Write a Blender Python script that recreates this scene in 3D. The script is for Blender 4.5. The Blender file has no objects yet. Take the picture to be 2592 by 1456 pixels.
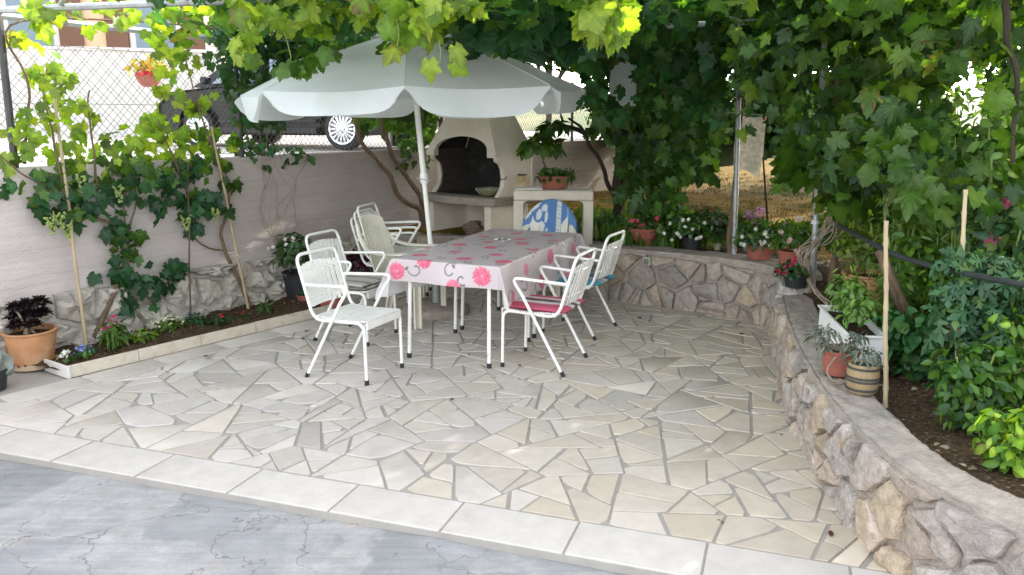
import bpy, math, random
import numpy as np
from mathutils import Vector, Matrix, noise as mn

RAD = math.radians
rnd = random.Random(11)
nrg = np.random.default_rng(5)
scene = bpy.context.scene
col = scene.collection

# ---------------------------------------------------------------- camera
CAM_H, PITCH, FPX, W, H = 1.75, RAD(12.0), 2000.0, 2592.0, 1456.0
cam_d = bpy.data.cameras.new("camera")
cam = bpy.data.objects.new("camera", cam_d); col.objects.link(cam)
cam.location = (0, 0, CAM_H); cam.rotation_euler = (math.pi / 2 - PITCH, 0, 0)
cam_d.sensor_width = 36.0; cam_d.lens = 36.0 * FPX / W; cam_d.clip_end = 500
scene.camera = cam


def ray(px, py):
    x = (px - W / 2) / FPX; y = -(py - H / 2) / FPX
    return Vector((x, math.cos(PITCH) + y * math.sin(PITCH), -math.sin(PITCH) + y * math.cos(PITCH)))


def gp(px, py, z=0.0):
    "surveyed point of the photograph on the level plane z"
    d = ray(px, py); t = (z - CAM_H) / d.z
    return Vector((d.x * t, d.y * t, z))


def at(px, py, Y):
    "surveyed point of the photograph at distance Y"
    d = ray(px, py); t = Y / d.y
    return Vector((d.x * t, Y, CAM_H + d.z * t))


# left wall plane
WA = Vector((-3.53, 5.77, 0)); WD = Vector((0.5402, 0.8415, 0)); WN = Vector((0.8415, -0.5402, 0))


def wl(px, py, off=0.0):
    d = ray(px, py); p0 = WA + WN * off
    t = (p0.x * WN.x + p0.y * WN.y) / (d.x * WN.x + d.y * WN.y)
    return Vector((d.x * t, d.y * t, CAM_H + d.z * t))


def wp(s, z, off=0.0):
    p = WA + WD * s + WN * off
    return Vector((p.x, p.y, z))


# ---------------------------------------------------------------- materials
def nt(m):
    m.use_nodes = True
    t = m.node_tree; t.nodes.clear()
    out = t.nodes.new("ShaderNodeOutputMaterial")
    return t, out


def mat(name, color, rough=0.6, var=0.12, scale=8.0, bump=0.0, bscale=40.0, metal=0.0, attr=None, spec=0.4,
        color2=None, detail=4.0, var2=None, sheen=0.0, stretch=None):
    m = bpy.data.materials.new(name)
    t, out = nt(m); N, L = t.nodes, t.links
    b = N.new("ShaderNodeBsdfPrincipled")
    b.inputs["Roughness"].default_value = rough; b.inputs["Metallic"].default_value = metal
    b.inputs["Specular IOR Level"].default_value = spec
    tc = N.new("ShaderNodeTexCoord"); vec = tc.outputs["Object"]
    if stretch:
        mp = N.new("ShaderNodeMapping"); mp.inputs["Scale"].default_value = stretch
        L.new(vec, mp.inputs["Vector"]); vec = mp.outputs["Vector"]
    no = N.new("ShaderNodeTexNoise"); no.inputs["Scale"].default_value = scale; no.inputs["Detail"].default_value = detail
    no.inputs["Roughness"].default_value = 0.65
    L.new(vec, no.inputs["Vector"])
    rp = N.new("ShaderNodeValToRGB")
    c = color
    lo = tuple(max(0, x * (1 - var)) for x in c) if color2 is None else color2
    hi = tuple(min(1, x * (1 + var)) for x in c)
    rp.color_ramp.elements[0].position = 0.3; rp.color_ramp.elements[1].position = 0.7
    if attr:
        rp.color_ramp.elements[0].color = (1 - var, 1 - var, 1 - var, 1)
        rp.color_ramp.elements[1].color = (1 + var, 1 + var, 1 + var, 1)
        at_ = N.new("ShaderNodeAttribute"); at_.attribute_name = attr
        mx = N.new("ShaderNodeMix"); mx.data_type = 'RGBA'; mx.blend_type = 'MULTIPLY'; mx.inputs[0].default_value = 1
        L.new(at_.outputs["Color"], mx.inputs[6]); L.new(rp.outputs["Color"], mx.inputs[7])
        src = mx.outputs[2]
    else:
        rp.color_ramp.elements[0].color = (*lo, 1); rp.color_ramp.elements[1].color = (*hi, 1)
        src = rp.outputs["Color"]
    L.new(no.outputs["Fac"], rp.inputs["Fac"])
    if var2:
        n2 = N.new("ShaderNodeTexNoise"); n2.inputs["Scale"].default_value = var2[0]; n2.inputs["Detail"].default_value = 6
        L.new(vec, n2.inputs["Vector"])
        r2 = N.new("ShaderNodeValToRGB")
        r2.color_ramp.elements[0].position = var2[1]; r2.color_ramp.elements[1].position = var2[2]
        m2 = N.new("ShaderNodeMix"); m2.data_type = 'RGBA'
        L.new(n2.outputs["Fac"], r2.inputs["Fac"]); L.new(r2.outputs["Color"], m2.inputs[0])
        L.new(src, m2.inputs[6]); m2.inputs[7].default_value = (*var2[3], 1)
        src = m2.outputs[2]
    L.new(src, b.inputs["Base Color"])
    L.new(no.outputs["Fac"], rp.inputs["Fac"])
    if bump > 0:
        nb = N.new("ShaderNodeTexNoise"); nb.inputs["Scale"].default_value = bscale; nb.inputs["Detail"].default_value = 5
        L.new(vec, nb.inputs["Vector"])
        bp = N.new("ShaderNodeBump"); bp.inputs["Strength"].default_value = bump; bp.inputs["Distance"].default_value = 0.02
        L.new(nb.outputs["Fac"], bp.inputs["Height"]); L.new(bp.outputs["Normal"], b.inputs["Normal"])
    if sheen: b.inputs["Sheen Weight"].default_value = sheen
    L.new(b.outputs["BSDF"], out.inputs["Surface"])
    return m


def leaf_mat(name, trans=0.45, gloss=0.06, rough=0.35, mul=1.0, tmul=(1.5, 1.6, 0.6)):
    m = bpy.data.materials.new(name)
    t, out = nt(m); N, L = t.nodes, t.links
    a = N.new("ShaderNodeAttribute"); a.attribute_name = "Col"
    tc = N.new("ShaderNodeTexCoord"); no = N.new("ShaderNodeTexNoise"); no.inputs["Scale"].default_value = 22
    L.new(tc.outputs["Object"], no.inputs["Vector"])
    rp = N.new("ShaderNodeValToRGB")
    rp.color_ramp.elements[0].position = 0.3; rp.color_ramp.elements[1].position = 0.75
    rp.color_ramp.elements[0].color = (0.72 * mul, 0.75 * mul, 0.7 * mul, 1); rp.color_ramp.elements[1].color = (1.2 * mul, 1.15 * mul, 1.1 * mul, 1)
    L.new(no.outputs["Fac"], rp.inputs["Fac"])
    mx = N.new("ShaderNodeMix"); mx.data_type = 'RGBA'; mx.blend_type = 'MULTIPLY'; mx.inputs[0].default_value = 1
    L.new(a.outputs["Color"], mx.inputs[6]); L.new(rp.outputs["Color"], mx.inputs[7])
    mt = N.new("ShaderNodeMix"); mt.data_type = 'RGBA'; mt.blend_type = 'MULTIPLY'; mt.inputs[0].default_value = 1
    L.new(mx.outputs[2], mt.inputs[6]); mt.inputs[7].default_value = (*tmul, 1)
    d = N.new("ShaderNodeBsdfDiffuse"); tr = N.new("ShaderNodeBsdfTranslucent"); g = N.new("ShaderNodeBsdfGlossy")
    g.inputs["Roughness"].default_value = rough; g.inputs["Color"].default_value = (0.9, 0.95, 1, 1)
    L.new(mx.outputs[2], d.inputs["Color"]); L.new(mt.outputs[2], tr.inputs["Color"])
    m1 = N.new("ShaderNodeMixShader"); m1.inputs[0].default_value = trans
    L.new(d.outputs[0], m1.inputs[1]); L.new(tr.outputs[0], m1.inputs[2])
    m2 = N.new("ShaderNodeMixShader"); m2.inputs[0].default_value = gloss
    L.new(m1.outputs[0], m2.inputs[1]); L.new(g.outputs[0], m2.inputs[2])
    L.new(m2.outputs[0], out.inputs["Surface"])
    return m


# ---------------------------------------------------------------- objects
def tag(o, label=None, cat=None, group=None, kind=None):
    if label: o["label"] = label
    if cat: o["category"] = cat
    if group: o["group"] = group
    if kind: o["kind"] = kind
    return o


def thing(name, label, cat, loc=(0, 0, 0), rz=0.0, group=None):
    o = bpy.data.objects.new(name, None); col.objects.link(o)
    o.location = loc; o.rotation_euler = (0, 0, rz); o.empty_display_size = 0.1
    return tag(o, label, cat, group)


def copy_tree(o, parent=None):
    c = o.copy(); col.objects.link(c)
    if parent: c.parent = parent
    for ch in [x for x in list(o.children)]:
        copy_tree(ch, c)
    return c


class MB:
    def __init__(s): s.v = []; s.f = []; s.c = []; s.mi = []; s.cur = (1, 1, 1); s.cm = 0
    def _add(s, vs, fs):
        o = len(s.v); s.v.extend([tuple(p) for p in vs]); s.c.extend([s.cur] * len(vs))
        s.f.extend([tuple(i + o for i in f) for f in fs]); s.mi.extend([s.cm] * len(fs)); return o
    def box(s, c, size, rz=0.0, taper=1.0, M=None):
        x, y, z = [q / 2 for q in size]
        vs = [(-x, -y, -z), (x, -y, -z), (x, y, -z), (-x, y, -z)] + [(a * taper, b * taper, z) for a, b in [(-x, -y), (x, -y), (x, y), (-x, y)]]
        ca, sa = math.cos(rz), math.sin(rz)
        if M is not None: vs = [tuple(M @ Vector(p)) for p in vs]
        vs = [(c[0] + p[0] * ca - p[1] * sa, c[1] + p[0] * sa + p[1] * ca, c[2] + p[2]) for p in vs]
        s._add(vs, [(0, 3, 2, 1), (4, 5, 6, 7), (0, 1, 5, 4), (1, 2, 6, 5), (2, 3, 7, 6), (3, 0, 4, 7)])
    def tube(s, pts, r, n=8, cap=True, closed=False, flat=1.0):
        pts = [Vector(p) for p in pts]; m = len(pts)
        rs = r if isinstance(r, (list, tuple)) else [r] * m
        tang = []
        for i in range(m):
            a = pts[max(0, i - 1)] if not closed else pts[i - 1]; b = pts[min(m - 1, i + 1)] if not closed else pts[(i + 1) % m]
            t = b - a; tang.append(t.normalized() if t.length > 1e-9 else Vector((0, 0, 1)))
        up = Vector((0, 0, 1)) if abs(tang[0].z) < 0.9 else Vector((1, 0, 0))
        nx = tang[0].cross(up).normalized(); vs = []
        for i in range(m):
            nx = (nx - tang[i] * nx.dot(tang[i])).normalized(); ny = tang[i].cross(nx)
            for k in range(n):
                a = 2 * math.pi * k / n
                vs.append(pts[i] + nx * (rs[i] * math.cos(a)) + ny * (rs[i] * flat * math.sin(a)))
        fs = []
        for i in range(m - 1 if not closed else m):
            j = (i + 1) % m
            for k in range(n):
                fs.append((i * n + k, i * n + (k + 1) % n, j * n + (k + 1) % n, j * n + k))
        if cap and not closed:
            fs.append(tuple(range(n - 1, -1, -1))); fs.append(tuple((m - 1) * n + k for k in range(n)))
        s._add(vs, fs)
    def lathe(s, prof, c=(0, 0, 0), n=28, sq=None, jit=0.0):
        vs = []; m = len(prof)
        for r, z in prof:
            for k in range(n):
                a = 2 * math.pi * k / n; rr = r * (1 + jit * math.sin(3 * a + z * 20))
                vs.append((c[0] + rr * math.cos(a), c[1] + rr * math.sin(a), c[2] + z))
        fs = [(i * n + k, i * n + (k + 1) % n, (i + 1) * n + (k + 1) % n, (i + 1) * n + k) for i in range(m - 1) for k in range(n)]
        fs.append(tuple(range(n - 1, -1, -1))); fs.append(tuple((m - 1) * n + k for k in range(n)))
        s._add(vs, fs)
    def prism(s, poly, z0, z1, M=None):
        n = len(poly)
        vs = [(p[0], p[1], z0) for p in poly] + [(p[0], p[1], z1) for p in poly]
        if M is not None: vs = [tuple(M @ Vector(p)) for p in vs]
        s._add(vs, [tuple(range(n - 1, -1, -1)), tuple(range(n, 2 * n))] + [(i, (i + 1) % n, n + (i + 1) % n, n + i) for i in range(n)])
    def ball(s, c, r, n=10, m=7, sz=1.0, noise=0.0, seed=0):
        vs = []; fs = []
        for i in range(m + 1):
            th = math.pi * i / m
            for k in range(n):
                a = 2 * math.pi * k / n
                d = Vector((math.sin(th) * math.cos(a), math.sin(th) * math.sin(a), math.cos(th)))
                rr = r * (1 + noise * mn.noise(d * 1.7 + Vector((seed, seed * 2.3, 0))))
                vs.append((c[0] + d.x * rr, c[1] + d.y * rr, c[2] + d.z * rr * sz))
        for i in range(m):
            for k in range(n):
                fs.append((i * n + k, (i + 1) * n + k, (i + 1) * n + (k + 1) % n, i * n + (k + 1) % n))
        s._add(vs, fs)
    def grid(s, fn, nu, nv, closed=False, cfn=None):
        vs = []; cs = []
        for i in range(nu + 1):
            for j in range(nv + 1):
                u, v = i / nu, j / nv
                vs.append(tuple(fn(u, v)))
                if cfn: cs.append(cfn(u, v))
        o = s._add(vs, [(i * (nv + 1) + j, (i + 1) * (nv + 1) + j, (i + 1) * (nv + 1) + j + 1, i * (nv + 1) + j + 1) for i in range(nu) for j in range(nv)])
        if cfn: s.c[o:] = cs
    def build(s, name, m, parent=None, off=None, smooth=40.0, bevel=0.0, kind=None, colors=False, solid=0.0):
        me = bpy.data.meshes.new(name)
        vs = s.v if off is None else [(p[0] - off[0], p[1] - off[1], p[2] - off[2]) for p in s.v]
        me.from_pydata(vs, [], s.f)
        ms = m if isinstance(m, (list, tuple)) else [m]
        for q in ms: me.materials.append(q)
        if len(ms) > 1: me.polygons.foreach_set("material_index", s.mi)
        if colors:
            a = me.attributes.new("Col", 'FLOAT_COLOR', 'POINT')
            a.data.foreach_set("color", np.array([(c[0], c[1], c[2], 1) for c in s.c], dtype=np.float32).ravel())
        if smooth:
            me.shade_smooth()
            if smooth < 179: me.set_sharp_from_angle(angle=RAD(smooth))
        me.update()
        o = bpy.data.objects.new(name, me); col.objects.link(o)
        if parent: o.parent = parent
        if bevel:
            b = o.modifiers.new("bevel", 'BEVEL'); b.width = bevel; b.segments = 2; b.limit_method = 'ANGLE'; b.angle_limit = RAD(40)
        if solid:
            b = o.modifiers.new("solid", 'SOLIDIFY'); b.thickness = solid; b.offset = 0
        if kind: o["kind"] = kind
        return o


def spline(pts, n=6):
    P = [Vector(p) for p in pts]; out = []
    for i in range(len(P) - 1):
        p0 = P[max(0, i - 1)]; p1 = P[i]; p2 = P[i + 1]; p3 = P[min(len(P) - 1, i + 2)]
        for k in range(n):
            t = k / n
            out.append(0.5 * ((2 * p1) + (p2 - p0) * t + (2 * p0 - 5 * p1 + 4 * p2 - p3) * t * t + (3 * p1 - p0 - 3 * p2 + p3) * t ** 3))
    out.append(P[-1]); return out


def fillet(pts, r, n=6):
    P = [Vector(p) for p in pts]; out = [P[0]]
    for i in range(1, len(P) - 1):
        a = (P[i - 1] - P[i]); b = (P[i + 1] - P[i])
        rr = r[i - 1] if isinstance(r, (list, tuple)) else r
        d = min(rr, a.length * 0.49, b.length * 0.49)
        A = P[i] + a.normalized() * d; B = P[i] + b.normalized() * d
        for k in range(n + 1):
            t = k / n
            out.append((1 - t) ** 2 * A + 2 * t * (1 - t) * P[i] + t * t * B)
    out.append(P[-1]); return out


def wobble(pts, amp, n=6, seed=0):
    out = spline(pts, n)
    return [p + Vector((mn.noise(p * 5 + Vector((seed, 0, 0))), mn.noise(p * 5 + Vector((0, seed + 9, 0))), mn.noise(p * 5 + Vector((0, 0, seed + 4))))) * amp for p in out]


# polygons ---------------------------------------------------------
def clip(poly, n, c):
    out = []; m = len(poly)
    for i in range(m):
        a, b = poly[i], poly[(i + 1) % m]
        da = n[0] * a[0] + n[1] * a[1] - c; db = n[0] * b[0] + n[1] * b[1] - c
        if da <= 0: out.append(a)
        if (da < 0 < db) or (db < 0 < da):
            t = da / (da - db); out.append((a[0] + (b[0] - a[0]) * t, a[1] + (b[1] - a[1]) * t))
    return out


def area(p):
    return 0.5 * sum(p[i][0] * p[(i + 1) % len(p)][1] - p[(i + 1) % len(p)][0] * p[i][1] for i in range(len(p)))


def inset(poly, d):
    out = list(poly); m = len(poly)
    if area(poly) < 0: poly = poly[::-1]; out = list(poly)
    for i in range(m):
        a, b = poly[i], poly[(i + 1) % m]
        ex, ey = b[0] - a[0], b[1] - a[1]; l = math.hypot(ex, ey)
        if l < 1e-6: continue
        n = (ey / l, -ex / l)
        out = clip(out, n, n[0] * a[0] + n[1] * a[1] - (d if not callable(d) else d()))
        if len(out) < 3: return []
    res = []
    for p in out:
        if not res or math.hypot(p[0] - res[-1][0], p[1] - res[-1][1]) > 0.004: res.append(p)
    return res


def voronoi(pts, rect, sx=1.0, sy=1.0):
    P = np.array(pts) * np.array([sx, sy]); cells = []
    x0, y0, x1, y1 = rect
    for i, p in enumerate(P):
        d = np.hypot(P[:, 0] - p[0], P[:, 1] - p[1]); idx = np.argsort(d)[1:26]
        poly = [(x0 * sx, y0 * sy), (x1 * sx, y0 * sy), (x1 * sx, y1 * sy), (x0 * sx, y1 * sy)]
        for j in idx:
            q = P[j]; n = (q[0] - p[0], q[1] - p[1]); mid = ((q[0] + p[0]) / 2, (q[1] + p[1]) / 2)
            poly = clip(poly, n, n[0] * mid[0] + n[1] * mid[1])
            if len(poly) < 3: break
        if len(poly) >= 3: cells.append([(a / sx, b / sy) for a, b in poly])
    return cells


def poisson(rect, r, sx=1.0, sy=1.0, tries=None, rg=rnd):
    x0, y0, x1, y1 = rect; out = []
    for _ in range(tries or int(30 * (x1 - x0) * (y1 - y0) / (r * r)) + 40):
        p = (rg.uniform(x0, x1), rg.uniform(y0, y1)); rr = r * rg.uniform(0.7, 1.25)
        if all(((p[0] - q[0]) * sx) ** 2 + ((p[1] - q[1]) * sy) ** 2 > rr * rr for q in out): out.append(p)
    return out


def stone(mb, poly, mp, depth, seed, seg=0.035, rough=0.35, color=(0.4, 0.36, 0.32)):
    "a rough stone: the outline poly in wall coordinates, mp(s, h, d) -> point"
    pts = []
    m = len(poly)
    for i in range(m):
        a, b = poly[i], poly[(i + 1) % m]; k = max(1, int(math.hypot(b[0] - a[0], b[1] - a[1]) / seg))
        for j in range(k): pts.append((a[0] + (b[0] - a[0]) * j / k, a[1] + (b[1] - a[1]) * j / k))
    n = len(pts)
    if n < 5: return
    cx = sum(p[0] for p in pts) / n; cy = sum(p[1] for p in pts) / n
    rings = [(1.0, -0.012), (0.985, 0.42), (0.92, 0.86), (0.70, 1.0), (0.36, 1.0)]
    sv = Vector((seed * 3.1, seed * 1.7, seed * 0.9)); vs = []
    tx, ty = rnd.uniform(-0.3, 0.3), rnd.uniform(-0.3, 0.3)
    for t, dd in rings:
        for p in pts:
            q = (cx + (p[0] - cx) * t, cy + (p[1] - cy) * t)
            w = Vector((q[0], q[1], 0)) * 14 + sv
            e = 0.012 * (mn.noise(w * 1.3) if t > 0.5 else 0)
            d = depth * dd if dd > 0 else dd
            if dd > 0:
                d *= 1 + rough * mn.noise(w) + 0.45 * rough * mn.noise(w * 2.7) + tx * (q[0] - cx) * 4 + ty * (q[1] - cy) * 4
            vs.append(mp(q[0] + e, q[1] + e * 0.7, d))
    vs.append(mp(cx, cy, depth * (1 + rough * mn.noise(Vector((cx, cy, 0)) * 14 + sv))))
    fs = []
    for i in range(len(rings) - 1):
        for k in range(n):
            fs.append((i * n + k, i * n + (k + 1) % n, (i + 1) * n + (k + 1) % n, (i + 1) * n + k))
    o = (len(rings) - 1) * n
    for k in range(n): fs.append((o + k, o + (k + 1) % n, len(vs) - 1))
    mb.cur = color; mb._add(vs, fs)


# foliage ------------------------------------------------------------
def _sym(half):
    return half + [(-x, y) for x, y in half[::-1] if x > 1e-6]


SHAPES = {}


def _mk(name, outline, cx, cup=0.25, droop=0.18, fold=0.0, ruffle=0.0):
    pts = [(0.0, cx)] + outline
    v = []
    for i, (x, y) in enumerate(pts):
        z = cup * abs(x) ** 1.5 * 0.8 - droop * y * y + (ruffle * ((-1) ** i) if i else 0)
        v.append((x, y, z))
    f = [(0, i, i + 1) for i in range(1, len(outline))] + [(0, len(outline), 1)]
    SHAPES[name] = (np.array(v), np.array(f))


_mk("vine", _sym([(0.05, 0.02), (0.17, -0.12), (0.33, -0.08), (0.36, 0.02), (0.47, 0.08), (0.40, 0.2), (0.50, 0.27), (0.62, 0.5), (0.47, 0.5),
                  (0.41, 0.58), (0.27, 0.55), (0.31, 0.68), (0.21, 0.74), (0.19, 0.85), (0.09, 0.88), (0.0, 1.02)]), 0.2, cup=-0.35, droop=0.28, ruffle=0.02)
_vr = random.Random(2)
for _i, (_d, _w) in enumerate([(1.0, 1.0), (1.25, 0.92), (0.7, 1.08), (1.1, 0.85)]):
    _h = [(0.05, 0.02), (0.17, -0.12), (0.33, -0.08), (0.36, 0.02), (0.47, 0.08), (0.40, 0.2), (0.50, 0.27), (0.62, 0.5), (0.47, 0.5),
          (0.41, 0.58), (0.27, 0.55), (0.31, 0.68), (0.21, 0.74), (0.19, 0.85), (0.09, 0.88), (0.0, 1.02)]
    def _o(sg):
        q = []
        for a, b in _h:
            r_ = 1 + (math.hypot(a, b - 0.2) / 0.45 - 1) * (_d - 1) * 0.8
            q.append((a * r_ * _w * (1 + _vr.uniform(-.10, .10)) * sg, 0.2 + (b - 0.2) * r_ + _vr.uniform(-.035, .035)))
        return q
    _r, _l = _o(1), _o(-1)
    _mk("vine%d" % _i, _r + _l[:-1][::-1], 0.2, cup=-0.35 + 0.25 * (_i % 2), droop=0.28, ruffle=0.035)
_mk("ivy", _sym([(0.04, 0.0), (0.3, -0.05), (0.5, 0.3), (0.28, 0.45), (0.22, 0.7), (0.0, 1.0)]), 0.25, cup=-0.3, droop=0.2)
_mk("oval", _sym([(0.0, 0.0), (0.2, 0.2), (0.27, 0.45), (0.2, 0.75), (0.0, 1.0)]), 0.45, cup=0.5, droop=0.22)
_mk("round", _sym([(0.05, 0.0), (0.32, 0.12), (0.46, 0.42), (0.36, 0.74), (0.0, 0.95)]), 0.45, cup=0.3, droop=0.15)
_mk("lance", _sym([(0.0, 0.0), (0.1, 0.3), (0.1, 0.6), (0.0, 1.0)]), 0.4, cup=0.5, droop=0.3)
_mk("tomato", _sym([(0.02, 0.0), (0.12, 0.08), (0.42, 0.1), (0.3, 0.26), (0.1, 0.3), (0.14, 0.4), (0.44, 0.46), (0.26, 0.62), (0.1, 0.62), (0.2, 0.76), (0.0, 1.02)]), 0.3, cup=-0.3, droop=0.35)
_mk("fig", _sym([(0.03, 0.0), (0.22, -0.06), (0.42, 0.12), (0.5, 0.4), (0.33, 0.42), (0.26, 0.52), (0.36, 0.72), (0.2, 0.8), (0.12, 0.72), (0.0, 1.0)]), 0.3, cup=-0.2, droop=0.22)
_mk("petal5", [(math.cos(2 * math.pi * k / 10) * (0.5 if k % 2 == 0 else 0.28), 0.0 + math.sin(2 * math.pi * k / 10) * (0.5 if k % 2 == 0 else 0.28)) for k in range(10)], 0.0, cup=0.3, droop=0.0)


def unit(a):
    return a / np.maximum(np.linalg.norm(a, axis=1, keepdims=True), 1e-9)


class FB:
    "collects leaves; build() makes one foliage mesh"
    def __init__(s): s.V = []; s.T = []; s.C = []; s.n = 0
    def add(s, P, N, T, size, shape, C):
        P = np.asarray(P, float); n = len(P)
        if n == 0: return
        N = unit(np.asarray(N, float)); T = np.asarray(T, float)
        Y = unit(T - N * np.sum(T * N, axis=1, keepdims=True)); X = np.cross(Y, N)
        if shape == "vine" and n > 3:
            i = nrg.integers(0, 4, n)
            sz = np.asarray(size, float).reshape(n) if np.ndim(size) else np.full(n, size)
            C = np.asarray(C, float)
            for j in range(4): s.add(P[i == j], N[i == j], T[i == j], sz[i == j], "vine%d" % j, C[i == j])
            return
        v, f = SHAPES[shape]; k = len(v)
        size = np.asarray(size).reshape(n, 1, 1)
        # each leaf has its own curl
        curl = nrg.uniform(0.2, 2.6, (n, 1, 1)); wid = nrg.uniform(0.82, 1.12, (n, 1, 1))
        q = (v[None, :, 0:1] * X[:, None, :] * wid + v[None, :, 1:2] * Y[:, None, :] + v[None, :, 2:3] * curl * N[:, None, :]) * size + P[:, None, :]
        s.V.append(q.reshape(-1, 3)); s.T.append((f[None] + (np.arange(n) * k)[:, None, None] + s.n).reshape(-1, 3)); s.n += n * k
        fac = nrg.uniform(0.78, 1.06, (n, k, 1)); fac[:, 0] *= 1.32
        c = np.asarray(C, float)[:, None, :] * fac
        old = nrg.random((n, 1, 1)) < 0.02                       # a few leaves with browned margins
        rim_ = (np.arange(k) > 0)[None, :, None] & (nrg.random((n, k, 1)) < 0.5)
        c = np.where(old & rim_, np.array([0.16, 0.10, 0.03]), c)
        s.C.append(c.reshape(-1, 3))
    def build(s, name, m, parent=None, off=None, kind=None):
        V = np.concatenate(s.V); T = np.concatenate(s.T); C = np.concatenate(s.C)
        if off is not None: V = V - np.array(tuple(off))
        me = bpy.data.meshes.new(name)
        me.vertices.add(len(V)); me.vertices.foreach_set("co", V.astype(np.float32).ravel())
        me.loops.add(T.size); me.loops.foreach_set("vertex_index", T.astype(np.int32).ravel())
        me.polygons.add(len(T)); me.polygons.foreach_set("loop_start", np.arange(0, T.size, 3, dtype=np.int32))
        a = me.attributes.new("Col", 'FLOAT_COLOR', 'POINT')
        a.data.foreach_set("color", np.concatenate([C, np.ones((len(C), 1))], axis=1).astype(np.float32).ravel())
        me.materials.append(m); me.update(calc_edges=True); me.validate()
        me.shade_smooth()
        o = bpy.data.objects.new(name, me); col.objects.link(o)
        if parent: o.parent = parent
        if kind: o["kind"] = kind
        return o


def pal(n, cols, jit=0.15):
    cols = np.array(cols); i = nrg.integers(0, len(cols), n)
    return np.clip(cols[i] * (1 + nrg.normal(0, jit, (n, 1))), 0.003, 1)


def hang(fb, P, size, shape, cols, face=(0, -1, 0.4), spread=0.8, down=1.0, jit=0.15):
    "leaves hanging with tips down, faces turned roughly towards `face`"
    n = len(P)
    N = np.array(face)[None] + nrg.normal(0, spread, (n, 3))
    T = np.array([0, 0, -down])[None] + nrg.normal(0, 0.55, (n, 3))
    fb.add(P, N, T, nrg.uniform(size[0], size[1], n), shape, pal(n, cols, jit))


def cluster(fb, c, r, n, size, shape, cols, **k):
    P = np.array(c)[None] + nrg.normal(0, 0.5, (n, 3)) * np.array(r if np.ndim(r) else (r, r, r))[None]
    hang(fb, P, size, shape, cols, **k)


def dome(fb, c, r, n, size, shape, cols, up=0.5, shell=0.5, jit=0.2, spread=0.5, tipout=0.7):
    "leaves through a bushy volume, facing outwards and up"
    D = unit(nrg.normal(0, 1, (n, 3))); D[:, 2] = np.abs(D[:, 2]) * 0.9 - 0.15
    rad = nrg.uniform(shell, 1.0, (n, 1)) ** 0.7
    R_ = np.array(r if np.ndim(r) else (r, r, r))[None]
    P = np.array(tuple(c))[None] + D * rad * R_
    N = D * 0.8 + np.array([0, 0, up])[None] + nrg.normal(0, spread, (n, 3))
    T = D * tipout + np.array([0, 0, -0.35])[None] + nrg.normal(0, 0.4, (n, 3))
    fb.add(P, N, T, nrg.uniform(size[0], size[1], n), shape, pal(n, cols, jit))
# ---------------------------------------------------------------- light
SUN_EL, SUN_AZ = RAD(25), RAD(42)
wd = bpy.data.worlds.new("World"); scene.world = wd; wd.use_nodes = True
N, L = wd.node_tree.nodes, wd.node_tree.links
bg = N["Background"]
sky = N.new("ShaderNodeTexSky"); sky.sky_type = 'NISHITA'; sky.sun_disc = False
sky.sun_elevation = SUN_EL; sky.sun_rotation = SUN_AZ; sky.dust_density = 3.0; sky.ozone_density = 0.6; sky.air_density = 1.0
hs = N.new("ShaderNodeHueSaturation"); hs.inputs["Saturation"].default_value = 0.26
L.new(sky.outputs[0], hs.inputs["Color"]); L.new(hs.outputs[0], bg.inputs["Color"])
bg.inputs["Strength"].default_value = 1.0
sl = bpy.data.lights.new("sun", 'SUN'); so = bpy.data.objects.new("sun", sl); col.objects.link(so)
sl.energy = 9.0; sl.angle = RAD(0.5); sl.color = (1.0, 0.93, 0.82)
S = Vector((math.sin(SUN_AZ) * math.cos(SUN_EL), math.cos(SUN_AZ) * math.cos(SUN_EL), math.sin(SUN_EL)))
so.rotation_euler = S.to_track_quat('Z', 'Y').to_euler(); so.location = (8, 4, 12)
scene.view_settings.view_transform = 'Standard'; scene.view_settings.look = 'None'; scene.view_settings.exposure = 0
scene.cycles.max_bounces = 10; scene.cycles.transmission_bounces = 6; scene.cycles.transparent_max_bounces = 6
scene.cycles.diffuse_bounces = 6; scene.cycles.use_denoising = True
scene.cycles.sample_clamp_indirect = 6

# ---------------------------------------------------------------- materials
M = {}
M['steel'] = mat("white_enamel", (0.80, 0.79, 0.75), 0.32, 0.05, 14, bump=0.04, bscale=60, var2=(38, 0.66, 0.70, (0.42, 0.33, 0.25)))
M['slat'] = mat("white_painted_slat", (0.78, 0.77, 0.74), 0.42, 0.07, 9, bump=0.05, bscale=50, var2=(30, 0.66, 0.72, (0.5, 0.45, 0.4)))
M['rubber'] = mat("black_rubber", (0.02, 0.02, 0.02), 0.6, 0.3, 30)
M['plastic'] = mat("cream_plastic", (0.72, 0.69, 0.58), 0.35, 0.06, 6, bump=0.02)
M['canvas'] = mat("umbrella_canvas", (0.83, 0.885, 0.92), 0.85, 0.04, 5, bump=0.06, bscale=25, var2=(3, 0.55, 0.85, (0.72, 0.74, 0.71)))
M['metal'] = mat("galvanised_pipe", (0.42, 0.44, 0.45), 0.45, 0.18, 20, metal=0.4, var2=(12, 0.55, 0.7, (0.28, 0.24, 0.2)))
M['darkmetal'] = mat("dark_iron", (0.05, 0.05, 0.05), 0.5, 0.3, 20)
M['chrome'] = mat("polished_steel", (0.75, 0.75, 0.75), 0.15, 0.1, 20, metal=1.0)
M['terra'] = mat("terracotta", (0.50, 0.25, 0.12), 0.75, 0.12, 9, bump=0.08, bscale=40, var2=(6, 0.52, 0.75, (0.58, 0.40, 0.26)))
M['terra2'] = mat("red_brown_pot", (0.32, 0.10, 0.07), 0.6, 0.15, 9, bump=0.05, var2=(7, 0.55, 0.8, (0.36, 0.18, 0.13)))
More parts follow.
